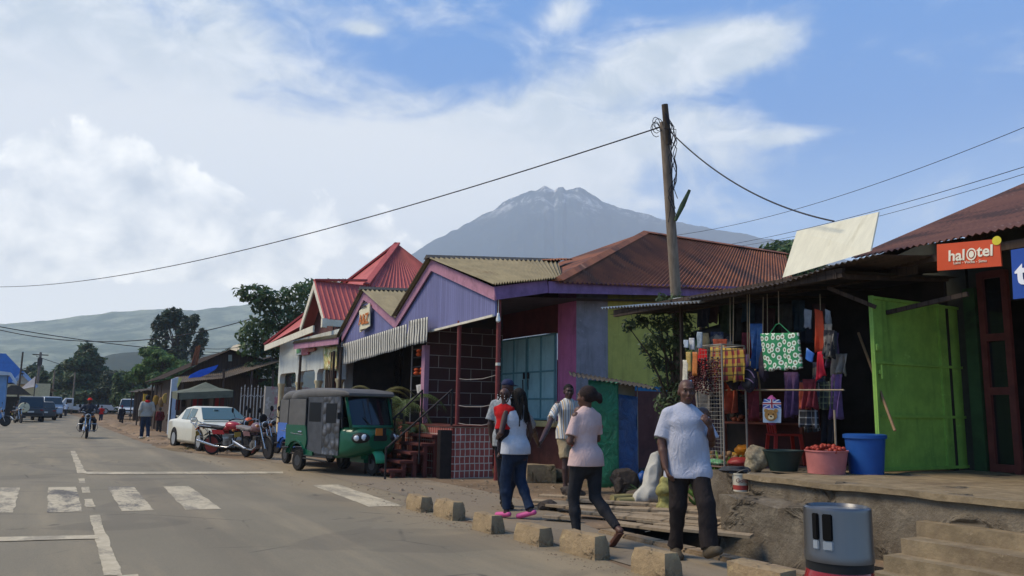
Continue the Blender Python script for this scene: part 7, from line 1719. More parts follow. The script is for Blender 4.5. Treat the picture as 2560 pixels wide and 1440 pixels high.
for k in range(4):
    c_ = dp(1644+rr.uniform(-6, 6), 315+rr.uniform(-10, 10), PD-.12); r_ = rr.uniform(.08, .16)
    m.tube([c_+Vector((math.cos(i*.6)*r_, 0, math.sin(i*.6)*r_*1.2)) for i in range(10)], .007, 5)
m.build('wire_loops', mat('black_cable', '#26262a', .6, .1), pole, world=True)
def wire(name, label, p, q, sag, r, group='overhead wires', n=40, kink=0, m_=None):
    pts = []
    for i in range(n+1):
        u = i/n; z = p.lerp(q, u); z.z -= sag*4*u*(1-u); pts.append(z)
    mb = MB(); o0 = pts[0].copy(); mb.tube([v-o0 for v in pts], r, 6); o = mb.build(name, m_ or MATS['black_cable']); o.location = o0
    return tag(o, label, 'wire', group)
top = dp(1650, 318, PD-.05)
wire('overhead_wire', 'long sagging wire running from the pole top down to the left edge of the photo', top, dp(-60, 716, 42), .9, .013)
wire('overhead_wire', 'wire from the pole top down to the pale roof board', dp(1672, 325, PD-.05), dp(2085, 553, 10.6), .28, .012)
wire('overhead_wire', 'highest thin wire crossing the sky at the upper right', dp(1690, 588, 40), dp(2640, 285, 22), .5, .010)
wire('overhead_wire', 'middle thin wire crossing the sky at the right', dp(1830, 610, 40), dp(2640, 392, 20), .2, .010)
wire('overhead_wire', 'lowest thin wire crossing the sky at the right, close under the middle one', dp(1830, 618, 40), dp(2640, 410, 20), .25, .008)
L0 = dp(-60, 810, 60); L1 = dp(-60, 806, 60)
pA = dp(86, 884, 92)
wire('overhead_wire', 'wire sagging from the upper left towards the bright green tree', L0, dp(640, 793, 62), 1.6, .035)
wire('overhead_wire', 'second wire from the upper left dipping lower behind the trees', L1, dp(560, 882, 80), .4, .035)
wire('overhead_wire', 'thin wire from the left utility post towards the conical tree', dp(90, 890, 92), dp(420, 925, 110), 1.2, .03)
wire('overhead_wire', 'thin wire over the brown shack between the trees', dp(490, 868, 70), dp(640, 858, 66), .3, .025)
def post(name, label, px, by, ty, depth, r, m_, cat='pole', group='posts along the far road', extra=None):
    P = place(px, by, depth); h = hz(px, ty, P)-P.z; t_ = thing(name, label, cat, P, 0, group)
    m = MB(); m.tube([(0, 0, 0), (0, 0, h)], [r, r*.8], 8); m.build('shaft', m_, t_)
    if extra: extra(t_, h)
    return t_
def crossarm(t_, h):
    m = MB(); m.bar((-.8, 0, h-.3), (.8, 0, h-.3), .12, .12); m.build('crossarm', MATS['dark_pole_wood'], t_); m = MB(); m.box((0, -.15, h-1.1), (.5, .4, .9), bev=.05); m.build('transformer', MATS['dark_pole_wood'], t_)
post('utility_post', 'utility post with a crossarm beyond the blue roofed building', 86, 1035, 880, 92, .16, M_pole, extra=crossarm)
post('wooden_post', 'bare dark post standing beside the blue roof at the far left', 40, 1040, 879, 80, .1, MATS['dark_pole_wood'])
post('thin_post', 'thin pale post in front of the dark trees left of the minibus', 126, 1035, 925, 100, .1, M_pole)
post('thin_post', 'thin pale post in front of the conical tree', 178, 1035, 930, 100, .1, M_pole)
# ================================================================ kerb blocks, stones, planks
M_kerb = stone_mat('yellowed_kerb_stone', '#a38d6c', '#8b795f', '#b59f74', '#5d5244')
spots = [((1035, 1242), (1085, 1281), 'kerb block furthest from the camera, beyond the row of six'), ((1112, 1256), (1166, 1301), 'second furthest kerb block, behind the woman in jeans'), ((1203, 1278), (1266, 1335), 'kerb block hiding the left foot of the woman in jeans'),
         ((1310, 1304), (1388, 1366), 'kerb block just in front of the pink clog'), ((1430, 1336), (1528, 1399), 'kerb block behind the flip flop of the woman in pink'), ((1597, 1378), (1712, 1452), 'nearest whole kerb block, below the striding man')]
for i, (tl, br, lab) in enumerate(spots):
    n = gp(*br); w = .19; L = .56+.06*math.sin(i*2.1); h = max(.17, min(.26, hz(br[0]-8, (tl[1]+br[1])/2-(br[1]-tl[1])*.12, n)))
    h = .215+.02*math.sin(i*1.7)
    t_ = MB(); rough_box(t_, (-w/2, -L/2, -.06), (w/2, L/2, h), .014, .09, 20+i)
    o = t_.build('kerb_block', M_kerb); o.location = (n.x-w/2-.01, n.y+L/2, 0); o.rotation_euler = (0, 0, R(2.5*math.sin(i*3.3))); tag(o, lab, 'kerb block', 'painted kerb blocks along the road edge')
    for v in o.data.vertices:
        if v.co.z > h*.62: q = 1 if v.co.z < h*.85 else 1.8; v.co.x *= 1-.13*q; v.co.y *= 1-.05*q
    o.data.polygons.foreach_set('use_smooth', [True]*len(o.data.polygons)); o.data.set_sharp_from_angle(angle=R(38))
t_ = MB(); rough_box(t_, (-.1, -.3, -.06), (.1, .3, .22), .014, .09, 40); o = t_.build('kerb_block', M_kerb); n = gp(1880, 1475); o.location = (n.x, n.y-.1, 0); tag(o, 'kerb block cut by the bottom edge below the drain', 'kerb block', 'painted kerb blocks along the road edge')
M_rock = stone_mat('dark_basalt', '#5a5047', '#4b433c', '#6d6154', '#36302b'); M_blk = stone_mat('pale_concrete_block', '#8a785f', '#7d6c55', '#998768', '#62553f')
def rock(label, x, y, w_px, h_px, seed, m_=None, boxy=.0, name='rock', group='rocks heaped beside the stall', rz=.3, flat=1):
    P = gp(x, y); d = (P-CAM).dot(_w); w = w_px/FPX*d/2; h = h_px/FPX*d/2
    bm = bmesh.new(); bmesh.ops.create_icosphere(bm, subdivisions=4, radius=1)
    for v in bm.verts:
        c = v.co.normalized(); q = c*1.3+Vector((seed*3.7, seed, 0)); k = max(abs(c.x), abs(c.y), abs(c.z)); r = (1-boxy)+boxy/k*.82
        r *= 1+.28*noise.noise(q)+.12*noise.noise(q*3.1)
        fl = [Vector((math.sin(seed+j*2.1), math.cos(seed*1.3+j*1.7), math.sin(j*1.1+seed*.7))).normalized() for j in range(7)]
        p = c*r
        for f in fl:
            e = p.dot(f)-.78
            if e > 0: p -= f*e*.85
        v.co = Vector((p.x*w, p.y*w*.9, p.z*h))
    me = bpy.data.meshes.new(name); bm.to_mesh(me); bm.free(); me.materials.append(m_ or M_rock)
    o = bpy.data.objects.new(name, me); C.objects.link(o); o.location = P+Vector((0, 0, h*.86)); o.rotation_euler = (0, 0, rz+seed); return tag(o, label, 'rock', group)
rock('large squarish dark rock right of the blue tarpaulin, biggest of the heap', 1563, 1232, 84, 66, 1, boxy=.8)
rock('long flat brown stone lying behind the large squarish rock', 1545, 1208, 90, 40, 2, rz=.1)
rock('rounded dark rock between the long stone and the white sack', 1612, 1208, 60, 44, 3)
rock('small pale stone on top behind the flat brown stone', 1578, 1192, 26, 34, 4, M_blk)
rock('brown rock under the hip of the woman in pink', 1432, 1250, 66, 36, 5, boxy=.5)
rock('low dark rock under the front end of the planks', 1372, 1275, 64, 26, 6)
rock('grey stone in front of the large squarish rock', 1590, 1246, 50, 24, 7)
rock('dark rock lying behind the striped man by the maroon wall', 1395, 1204, 50, 36, 8, boxy=.4)
cb = MB(); P = gp(1352, 1206); rough_box(cb, (-.30, -.2, 0), (.30, .2, .36), .016, .1, 50); o = cb.build('concrete_block', M_blk); o.location = P; o.rotation_euler = (0, 0, R(-28)); tag(o, 'pale concrete block standing under the pale blue doors', 'block')
cb = MB(); rough_box(cb, (-.22, -.12, 0), (.22, .12, .24), .012, .1, 51); o = cb.build('concrete_block', M_blk); P2 = gp(1322, 1185); o.location = P2; o.rotation_euler = (0, 0, R(-20)); tag(o, 'smaller concrete block behind the larger pale block', 'block')
M_plank = planks('weathered_plank', '#a08d72', 'Y', .5, '#5f5142', .9, .7)
PLK = 'old grey brown plank laid over the open drain in front of the stall'
rr = random.Random(8)
pl_ = [((1330, 1252), (1560, 1268), .16, .05), ((1375, 1262), (1640, 1285), .2, .06), ((1420, 1250), (1660, 1262), .18, .10), ((1440, 1278), (1720, 1300), .17, .06), ((1500, 1268), (1760, 1280), .2, .09), ((1540, 1290), (1800, 1312), .18, .07), ((1600, 1300), (1990, 1336), .16, .05), ((1640, 1312), (2000, 1350), .12, .045),
       ((1640, 1286), (1985, 1312), .22, .08), ((1700, 1270), (1990, 1296), .2, .1), ((1760, 1258), (1960, 1284), .18, .12), ((1690, 1322), (1880, 1340), .1, .08), ((1880, 1320), (2010, 1328), .12, .10), ((1360, 1290), (1450, 1296), .12, .04), ((1820, 1290), (2010, 1306), .1, .14), ((1530, 1306), (1690, 1326), .14, .04), ((1350, 1238), (1480, 1246), .15, .05)]
for i, (a, b, w, z) in enumerate(pl_):
    a, b = gp(*a, z+.02), gp(*b, z+.02); c = (a+b)/2; d = b-a; L = d.length
    mb = MB(); w *= 1.45; rough_box(mb, (-w/2, -L/2, -.016), (w/2, L/2, .016), .005, .25, 60+i); o = mb.build('plank', M_plank)
    o.location = c; o.rotation_euler = (math.asin(max(-.2, min(.2, d.z/L)))+rr.uniform(-.01, .01), rr.uniform(-.05, .05), ang(d.x, d.y)); tag(o, PLK, 'plank', 'planks over the drain')
mb = MB(); a, b = gp(1925, 1412, -.3), gp(1955, 1352, .0); mb.bar(a-(a+b)/2, b-(a+b)/2, .11, .03, (.5, .5, 0)); o = mb.build('plank', M_plank); o.location = (a+b)/2; tag(o, 'short board propped steeply inside the dark drain under the planks', 'plank', 'planks over the drain')
# ================================================================ the tarpaulin kiosk
ki = thing('tarpaulin_kiosk', 'small kiosk wrapped in green and blue tarpaulin under a dark sheet roof', 'kiosk', (9.6, 12.6, 0)); W = dict(parent=ki, world=True)
KD = 15.6
def K(x, y, d=KD): return dp(x, y, d)
def crinkle(m_name, col, dark): 
    m, t, b = new_mat(m_name); v = t.coord(); n = t.noise(v, 4, 8, .65, 1.2)
    t.put(b.inputs['Base Color'], t.mix(t.ramp(n, .3, .7), hx(dark), hx(col))); b.inputs['Roughness'].default_value = .4; t.put(b.inputs['Normal'], t.bump(n, .8, .08)); return m
M_gtarp = crinkle('green_tarpaulin', '#2f8f66', '#1d6a4a'); M_btarp = crinkle('blue_tarpaulin_cloth', '#2a5d9a', '#1c4474')
def tarp(c4, m_, name, seed, amp=.045, n=16):
    V = []; F_ = []
    tl, tr, br, bl2 = c4; nn = (tr-tl).cross(bl2-tl).normalized()
    for j in range(n+1):
        for i in range(n+1):
            u, v = i/n, j/n; p = tl.lerp(tr, u).lerp(bl2.lerp(br, u), v); V.append(p+nn*amp*(noise.noise(p*2.2+Vector((seed, 0, 0)))+.5*noise.noise(p*5.5)))
    for j in range(n):
        for i in range(n): a = j*(n+1)+i; F_.append((a, a+1, a+n+2, a+n+1))
    mb = MB(); mb.add(V, F_, True); o = mb.build(name, m_, **W); o.modifiers.new('t', 'SOLIDIFY').thickness = .01; return o
g0, g1 = K(1472, 950), K(1546, 955); g0b, g1b = Vector((g0.x, g0.y, 0)), Vector((g1.x, g1.y, 0)); b1 = K(1592, 965, KD+.25); b1b = Vector((b1.x, b1.y, 0)); back = Vector((.75, .9, 0))
tarp([g0, g1, g1b, g0b], M_gtarp, 'green_sheet', 1)
tarp([K(1540, 985), K(1592, 992, KD+.25), b1b, Vector((K(1540, 985).x, K(1540, 985).y, 0))], M_btarp, 'blue_sheet', 2, .03)
tarp([g0+back, g0, g0b, g0b+back], M_gtarp, 'green_sheet', 3)
m = MB(); m.prism([g1+Vector((.02, .06, 0)), b1+Vector((0, .06, 0)), b1b+Vector((0, .06, 0)), g1b+Vector((.02, .06, 0))], (.02, .05, 0)); m.quad(b1, b1+back, b1b+back, b1b); m.build('board_wall', mat('old_board_wall', '#8a836f', .9, .15, 4), **W)
a, b = K(1408, 938), K(1625, 972, KD+.3); m = MB(); m.corr(a+Vector((0, -.25, -.02)), b+Vector((0, -.25, -.02)), b+Vector((.8, 1.0, .12)), a+Vector((.8, 1.0, .14)), .09, .018, 1, .05, seed=9); m.build('roof', rust_mat('dark_kiosk_roof', '#3f3c38', '#4b453d', '#2c2927', '#6a6154'), **W)
# ================================================================ sacks, fruit, buckets
def lump(name, label, cat, P, r, m_, seed, wob=.25, group=None, M=None):
    o = MB(); o.ball((0, 0, r[2]*.9), r, 28, seed, wob, M); ob = o.build(name, m_); ob.location = P; return tag(ob, label, cat, group)
P = gp(1622, 1262); sk2 = thing('white_sack', 'white plastic sack leaning left of the striding man', 'sack', P)
q = SDF(); q.ell((0, 0, .13), (.24, .17, .14), None, .05); q.cap((.02, 0, .2), (.12, .03, .5), .15, .12, .06); q.cap((.12, .03, .5), (.2, .05, .72), .11, .09, .05); q.ell((.25, .05, .8), (.07, .05, .05), None, .04); q.ell((-.14, 0, .1), (.14, .12, .1), None, .05); q.build('bag', mat('white_sack_weave', '#b3b0a4', .7, .1, 8, bump=.5, bscale=9), sk2, .014, .022, 16, 5)
P = gp(1668, 1288); ys = thing('net_sack', 'yellow green net sack of produce behind the leg of the striding man', 'sack', P)
q = SDF()
for k, (x, z, r) in enumerate(((0, .1, .16), (.03, .22, .155), (-.02, .34, .15), (.02, .46, .12))): q.ell((x, 0, z), (r, r*.85, r*.8), None, .02)
q.build('bag', mat('yellow_net', '#8e8850', .8, .3, 14, bump=.6, bscale=18), ys, .014, .02, 20, 6)
M_ban = mat('green_banana', '#3f5a2a', .5, .2, 9, col2='#5a7438', mask=(.5, .7)); M_banl = mat('light_green_banana', '#5f7c38', .5, .15, 9)
def bananas(label, P, n, seed, s=1.0, rot=0):
    t_ = thing('banana_bunch', label, 'bananas', P, rot, 'green banana bunches by the plinth'); rr = random.Random(seed)
    m = MB(); m.tube([(0, 0, 0), (.03, 0, .25*s), (0, .02, .5*s)], [.04, .035, .02], 8); m.build('stalk', mat('banana_stalk', '#5b5a37', .8, .2), t_)
    for tier in range(4):
        m = MB()
        for k in range(n):
            a = 2*PI*k/n+tier*.4; z = (.1+.11*tier)*s; r0 = .05*s
            d = Vector((math.cos(a), math.sin(a), 0)); p = d*r0+Vector((0, 0, z)); L = .19*s*rr.uniform(.85, 1.1)
            m.tube([p, p+d*L*.45+Vector((0, 0, -.01)), p+d*L*.8+Vector((0, 0, L*.22)), p+d*L*.92+Vector((0, 0, L*.5))], [.012*s, .022*s, .02*s, .006*s], 6)
        m.build('hand', M_banl if tier % 2 else M_ban, t_)
    return t_
bananas('upper green banana bunch propped right of the striding man', gp(1812, 1240, .1), 12, 1, 1.35)
bananas('lower green banana bunch on the boards right of the striding man', gp(1796, 1282, .03), 12, 2, 1.2, .5)
bananas('banana bunch peeping out behind the legs of the striding man', gp(1758, 1275, .08), 10, 3, .95, .9)
bk = thing('paint_bucket', 'small white paint bucket with red print standing on the ledge', 'bucket', gp(1852, 1228, .5))
m = MB(); m.lathe([(0, 0), (.085, 0), (.1, .2), (.108, .2), (.108, .215), (.095, .215), (.082, .02), (0, .02)], n=26); m.build('pail', mat('cream_white_plastic', '#c9c2ad', .5, .08, 8, col2='#8d836c', mask=(.58, .75)), bk)
m = MB(); m.lathe([(.0875, .02), (.0925, .075)], n=26); m.build('red_band', mat('red_print', '#a8443c', .5, .15), bk)
m = MB(); m.tube([(.1*math.cos(a)*.98, -.1*math.sin(a)*.4-.06*math.sin(a), .2+.07*math.sin(a)) for a in [PI*k/8 for k in range(9)]], .004, 5); m.build('handle', M_frame, bk)
dirc = (CAM-bk.location); aa = math.atan2(dirc.y, dirc.x)
text_mesh('lettering', 'Gold', .07, mat('maroon_print', '#6e3a3c', .6, .1), bk, Matrix.Rotation(aa+PI/2, 4, 'Z') @ Matrix.Translation((.015, -.1, .13)) @ Matrix.Rotation(PI/2, 4, 'X'), .002)
def tub(name, label, P, r0, r1, h, m_, rim=.012, wob=0, n=30, cat='tub', lid=False):
    t_ = thing(name, label, cat, P); m = MB(); m.lathe([(0, 0), (r0, 0), (r0+(r1-r0)*.5, h*.5), (r1, h-.02), (r1+rim, h-.015), (r1+rim, h), (r1-.008, h), (r0-.01, .015), (0, .015)], n=n, wob=wob, seed=4); m.build('pail' if cat == 'bucket' else 'basin', m_, t_)
    if lid: m = MB(); m.lathe([(0, h+.02), (r1*.9, h+.02), (r1+.018, h+.01), (r1+.018, h-.035), (r1+.005, h-.035)], n=n); m.build('lid', m_, t_)
    return t_
M_bbar = mat('blue_barrel_plastic', '#1f4f94', .45, .08, 5, col2='#183f75', mask=(.5, .75)); M_dtub = mat('dark_green_basin', '#22332f', .5, .15, 5); M_ptub = mat('faded_pink_plastic', '#b4706c', .6, .12, 4, col2='#c9a49c', mask=(.52, .7))
Pb = gp(2172, 1187, PZ+.01); db = (Pb-CAM).dot(_w); s_ = db/FPX
tub('blue_barrel', 'round blue lidded plastic bucket standing against the open green door', Pb+Vector((.12, .12, 0)), 41*s_, 49*s_, 96*s_, M_bbar, cat='bucket', lid=True)
Pt = gp(2072, 1186, PZ+.01); pt_ = tub('pink_tub', 'faded crumpled pink tub heaped with tomatoes on the plinth edge', Pt+Vector((.12, .12, 0)), 45*s_, 51*s_, 58*s_, M_ptub, wob=.03)
Pd = gp(1962, 1180, PZ+.01); tub('dark_basin', 'wide dark green basin standing left of the pink tub', Pd+Vector((.14, .14, 0)), 34*s_, 50*s_, 54*s_, M_dtub)
# tomatoes, onions, small produce as single pieces
def copies(name, label, cat, group, proto, spots_):
    for i, (p, s, rz) in enumerate(spots_):
        o = proto if i == 0 else proto.copy()
        if i: C.objects.link(o)
        o.location = p; o.scale = (s, s, s*.9); o.rotation_euler = (rz*.3, 0, rz); tag(o, label, cat, group)
rr = random.Random(21)
tm = MB().ball((0, 0, 0), (.034, .034, .030), 10).build('tomato', mat('ripe_tomato', '#96392a', .4, .2, 20, col2='#a8663c', mask=(.5, .7)))
cen = pt_.location+Vector((0, 0, 56*s_)); sp = []
for k in range(46):
    a = rr.uniform(0, 2*PI); r_ = 46*s_*math.sqrt(rr.random()); sp.append((cen+Vector((math.cos(a)*r_, math.sin(a)*r_, .045*(1-(r_/(46*s_))**2)+rr.uniform(0, .02))), rr.uniform(.85, 1.1), a))
copies('tomato', 'ripe tomato in the heap filling the pink tub', 'tomato', 'tomatoes in the pink tub', tm, sp)
M_onion = mat('onion_skin', '#8a4a30', .45, .2, 12, col2='#a8683c', mask=(.45, .7)); on = MB().ball((0, 0, 0), (.036, .036, .034), 10).build('onion', M_onion)
sp = []
for k in range(70):
    px = rr.uniform(1822, 1905); q = xp(px, 1040, XB-.02); z0 = sh.location.z; zz = xp(1900, 1058, XB).z+.045+.06*int(rr.random()*3.4)*(1-abs(px-1865)/60)
    sp.append((Vector((XB+rr.uniform(-.05, .12), q.y, zz)), rr.uniform(.9, 1.25), rr.uniform(0, 6)))
copies('onion', 'brown onion in the heap on the middle board of the red brown shelf', 'onion', 'onions on the shelf', on, sp)
yl = MB().ball((0, 0, 0), (.045, .04, .04), 10).build('lemon', mat('yellow_fruit', '#b98b32', .4, .15, 10)); sp = []
for k in range(12): px = rr.uniform(1822, 1900); q = xp(px, 1140, XB-.1); sp.append((Vector((XB-.04+rr.uniform(-.04, .08), q.y, xp(1900, 1150, XB).z+.05)), rr.uniform(.9, 1.2), rr.uniform(0, 6)))
copies('lemon', 'yellow fruit on the lowest board of the red brown shelf', 'fruit', 'yellow fruit on the shelf', yl, sp)
lump('pumpkin_slice', 'bright orange piece of pumpkin on the lowest shelf board', 'pumpkin', xp(1862, 1128, XB-.1)+Vector((-.05, 0, -.05)), (.1, .13, .08), mat('pumpkin_orange', '#c27a1e', .5, .15, 10), 3, .3)
ps_ = rk; ap = MB().ball((0, 0, 0), (.04, .04, .038), 10).build('potato', mat('potato_skin', '#8d6c4a', .7, .2, 12)); sp = []
for k in range(18): u = rr.random(); sp.append((Vector((XR+rr.uniform(.05, .35), rka.y+(rkb.y-rka.y)*(.1+.8*u), zsh+.05+rr.choice((0, .06, .12)))), rr.uniform(.9, 1.2), u*6))
copies('potato', 'brown potato heaped on the shelf of the wire rack', 'potato', 'potatoes in the wire rack', ap, sp)
lump('green_bag', 'pale green plastic bag lying on the wire rack shelf', 'bag', Vector((XR+.1, (rka.y+rkb.y)/2, zsh+.01)), (.12, .15, .045), mat('pale_green_plastic', '#6fa878', .4, .15, 8), 6, .3)
lump('net_bag', 'clear net bag of onions leaning on the dark green basin', 'bag', gp(1893, 1178, PZ)+Vector((.1, .1, 0)), (.15, .15, .17), mat('net_bag_skin', '#8c8168', .6, .35, 18, col2='#5e4a34', mask=(.45, .6), bump=.6, bscale=20), 7, .35)
lump('red_cushion', 'round red plastic bowl lying below the shelf', 'bowl', gp(1850, 1170, PZ)+Vector((.2, .2, 0)), (.16, .16, .07), mat('red_bowl_plastic', '#8a2f2a', .45, .15), 8, .1)
lump('dark_cloth_heap', 'heap of dark cloth on the plinth in front of the shelf', 'cloth', gp(1838, 1186, PZ)+Vector((.1, .1, 0)), (.2, .16, .05), mat('dark_grey_cloth', '#3b3c3e', .9, .25, 10), 9, .4)
lump('blue_jug', 'blue plastic jug with a white cap lying by the rocks', 'jug', gp(1608, 1222)+Vector((0, 0, .1)), (.11, .1, .12), mat('blue_jug_plastic', '#1f4d92', .4, .1), 10, .25)
jc = MB().lathe([(0, 0), (.03, 0), (.03, .04), (0, .045)], n=12).build('bottle_cap', mat('white_cap_plastic', '#c9cbc8', .4, .05)); jc.location = gp(1597, 1196, .1)+Vector((0, 0, .06)); tag(jc, 'white screw cap on the blue jug', 'cap')
for i, (x, y) in enumerate(((1600, 1238), (1625, 1232))):
    t_ = thing('agave_leaves', ['cut green agave plant lying in front of the blue jug', 'cut green leaves lying against the white sack'][i], 'leaves', gp(x, y)); m = MB()
    for k in range(12): a = rr.uniform(0, 6.28); L = rr.uniform(.15, .3); d = Vector((math.cos(a), math.sin(a), rr.uniform(.3, 1.1))).normalized(); m.tube([Vector((0, 0, .03)), d*L*.5+Vector((0, 0, .04)), d*L], [.02, .022, .004], 6, flat=.35)
    m.build('leaf_cluster', L_mid, t_)
for i, (a, b) in enumerate((((1530, 1246), (1585, 1243)), ((1545, 1254), (1615, 1252)))):
    A, B = gp(*a, .06), gp(*b, .06); m = MB(); m.tube([A-A, (B-A)*.5, B-A], [.06, .065, .055], 10); o = m.build('plantain_log', mat('cut_banana_stem', '#8b8257', .8, .2, 7, col2='#55542f', mask=(.5, .7))); o.location = A; tag(o, ['cut banana stem lying in front of the squarish rock', 'cut banana stem nearer the planks, beside the white sack'][i], 'stem', 'cut banana stems')
# a few scraps of litter
M_lit = mat('pale_litter', '#b9b4a6', .7, .1, 20)
for i, (x, y, lab) in enumerate(((1545, 1334, 'white scrap of paper on the walkway behind the woman in pink'), (1400, 1300, 'crumpled white wrapper beside the planks'), (1326, 1268, 'pale wrapper at the heel of the woman in jeans'), (1620, 1330, 'small pale scrap at the edge of the planks'), (1715, 1315, 'blue white wrapper between the legs of the striding man'), (1910, 1242, 'white paper tag stuck on the front of the ledge'))):
    p = gp(x, y, .012 if i != 5 else .40); mb = MB(); q = .05
    mb.add([(-q, -q*.5, 0), (q, -q*.6, .01), (q*.8, q*.5, .025), (-q*.7, q*.6, .008)], [(0, 1, 2, 3)]); o = mb.build('litter', M_lit); o.modifiers.new('t', 'SOLIDIFY').thickness = .004; o.location = p; o.rotation_euler = (0 if i != 5 else R(80), 0, i*1.3); tag(o, lab, 'litter', 'scraps of litter')
# ================================================================ goods hanging in the stall
M_rope = mat('pale_rope', '#8f826b', .9, .15, 20)
def X_(x, y, X): return xp(x, y, X)
def hang_cloth(name, label, cat, c4, X, m_, amp=.05, waves=3, seed=0, th=.01, group='goods hanging in the stall', parts=None, nu=14):
    V, F_ = cloth(c4, X, nu, 10, amp, waves, seed); mb = MB(); mb.add(V, F_, True); o0 = Vector(V[0]); mb.v = [tuple(Vector(v)-o0) for v in mb.v]
    o = mb.build(name, m_); o.location = o0; o.modifiers.new('t', 'SOLIDIFY').thickness = th; return tag(o, label, cat, group)
def flower_mat():
    m, t, b = new_mat('green_flower_print'); s = t.new('ShaderNodeSeparateXYZ'); t.l.new(t.coord(), s.inputs[0]); cb = t.new('ShaderNodeCombineXYZ'); t.put(cb.inputs[0], s.outputs[1]); t.put(cb.inputs[1], s.outputs[2])
    vo = t.new('ShaderNodeTexVoronoi', voronoi_dimensions='2D'); t.put(vo.inputs['Vector'], cb.outputs[0]); vo.inputs['Scale'].default_value = 11; vo.inputs['Randomness'].default_value = .55
    d = vo.outputs['Distance']; k = t.mix(t.ramp(d, .40, .36), hx('#1d7a4c'), hx('#c9d2c6')); k = t.mix(t.ramp(d, .22, .18), k, hx('#5f9a78')); k = t.mix(t.ramp(d, .13, .10), k, hx('#8e3a3a'))
    t.put(b.inputs['Base Color'], k); b.inputs['Roughness'].default_value = .7; return m
HX = 8.75
tb = thing('tote_bag', 'green tote bag printed with white flowers hanging from a rope', 'bag', X_(1955, 880, HX), 0, 'bags hanging in the stall'); W = dict(parent=tb, world=True)
V, F_ = cloth([(1905, 834), (1998, 832), (2007, 922), (1914, 928)], HX, 14, 12, .02, 2, 1); mb = MB(); mb.add(V, F_, True); o = mb.build('bag', flower_mat(), **W); o.modifiers.new('t', 'SOLIDIFY').thickness = .035
m = MB(); m.tube([X_(1925, 834, HX), X_(1940, 812, HX), X_(1948, 808, HX), X_(1955, 814, HX), X_(1975, 833, HX)], .007, 6); m.build('strap', mat('green_strap', '#2f8a5a', .7), **W); m = MB(); m.tube([X_(1947, 810, HX), X_(1946, 728, HX)], .006, 6); m.build('rope', M_rope, **W)
def bagpack(label, px, py, w_px, h_px, X, m_, pocket=None, trim=None, seed=0, rope=None):
    c = X_(px, py, X); d = (c-CAM).dot(_w); w = w_px/FPX*d/2; h = h_px/FPX*d/2
    t_ = thing('backpack', label, 'backpack', c, 0, 'bags hanging in the stall')
    # local axes: y across the road line (picture right is -y), x away from the road
    def sec(k, y_): pass
    m = MB(); m.ball((0, 0, -.05*h), (w*.55, w*.95, h*.95), 24, seed, .12); m.ball((0, 0, .35*h), (w*.42, w*.75, h*.62), 20, seed+1, .1); m.build('bag', m_, t_)
    m = MB(); m.ball((-w*.42, 0, -.38*h), (w*.3, w*.72, h*.42), 18, seed+2, .08); pk_ = m.build('pocket', pocket or m_, t_)
    if trim: 
        for z, r_ in ((-.05, .93), (-.38, .78)): 
            q = MB(); q.tube([(-w*(.62 if z < -.2 else .5)*math.cos(a)**.5 if abs(a) < 1.5 else 0, w*r_*math.sin(a), (z+.42*math.cos(a)*(1 if z < -.2 else 1.9)-.0)*h) for a in [R(-80+160*k/12) for k in range(13)]], .008, 6); q.build('zip', trim, t_)
    m = MB(); top_z = h*.95
    m.tube([(0, -w*.2, top_z*.9), (0, -w*.1, top_z*1.08), (0, w*.1, top_z*1.08), (0, w*.2, top_z*.9)], .008, 6)
    for s_ in (1, -1): m.tube([(w*.45, s_*w*.4, h*.7), (w*.62, s_*w*.5, 0), (w*.45, s_*w*.55, -h*.75)], .014, 6)
    m.build('strap', m_, t_)
    if rope is not None: r2 = X_(px, rope, X); q = MB(); q.tube([(0, 0, top_z*1.05), tuple(r2-c)], .006, 6); q.build('rope', M_rope, t_)
    return t_
M_bag1 = mat('charcoal_bag', '#25242a', .7, .15, 10); M_bag2 = mat('black_violet_bag', '#2c2632', .7, .15, 10); M_mauve = mat('mauve_trim', '#8d7590', .7, .1)
bagpack('plain charcoal backpack hanging beside the plaid cloth', 1834, 925, 52, 100, HX, M_bag1, seed=1, rope=740)
bagpack('black backpack with mauve trim and white piping hanging low', 1874, 948, 46, 64, HX-.05, M_bag2, M_bag1, M_mauve, seed=4, rope=735)
bagpack('narrow dark bag between the mauve trimmed backpack and the tote bag', 1908, 915, 28, 80, HX+.1, M_bag2, seed=7, rope=742)
# the child's backpack with a flag print above a teddy bear face
kb = bagpack("child's purple pink backpack with a flag print and a bear face on its pocket", 1930, 1026, 52, 72, HX-.1, mat('purple_pink_bag', '#8b3f74', .6, .1), mat('pale_pocket', '#c2b9a8', .6, .08), seed=10)
c = kb.location; d = (c-CAM).dot(_w); u = d/FPX
fw_ = -basis((CAM-c).normalized()*-1).col[0] if False else None
nv = (CAM-c); nv.z = 0; nv.normalize(); rv = Vector((-nv.y, nv.x, 0)); 
MF = Matrix((rv, Vector((0, 0, 1)), nv)).transposed()       # face plane turned to the road: x right, y up, z out
def fpt(x, y, z=.0): return MF @ Vector((x*u, y*u, .0)) + nv*(24*u+z)
def flat(parent, name, m_, polys, z=0, th=.006):
    mb = MB()
    for P in polys: mb.prism([fpt(x, y, z) for x, y in P], nv*th)
    return mb.build(name, m_, parent)
def disc(cx, cy, rx, ry=None, n=20): ry = ry or rx; return [(cx+rx*math.cos(2*PI*k/n), cy+ry*math.sin(2*PI*k/n)) for k in range(n)]
M_fb = mat('flag_blue', '#33569c', .6, .05); M_fw = mat('flag_white', '#c9ccd0', .6, .04); M_fr = mat('flag_red', '#9c3340', .6, .05); M_teddy = mat('teddy_brown', '#9a7440', .9, .15, 30); M_muz = mat('teddy_muzzle', '#cdb990', .9, .06)
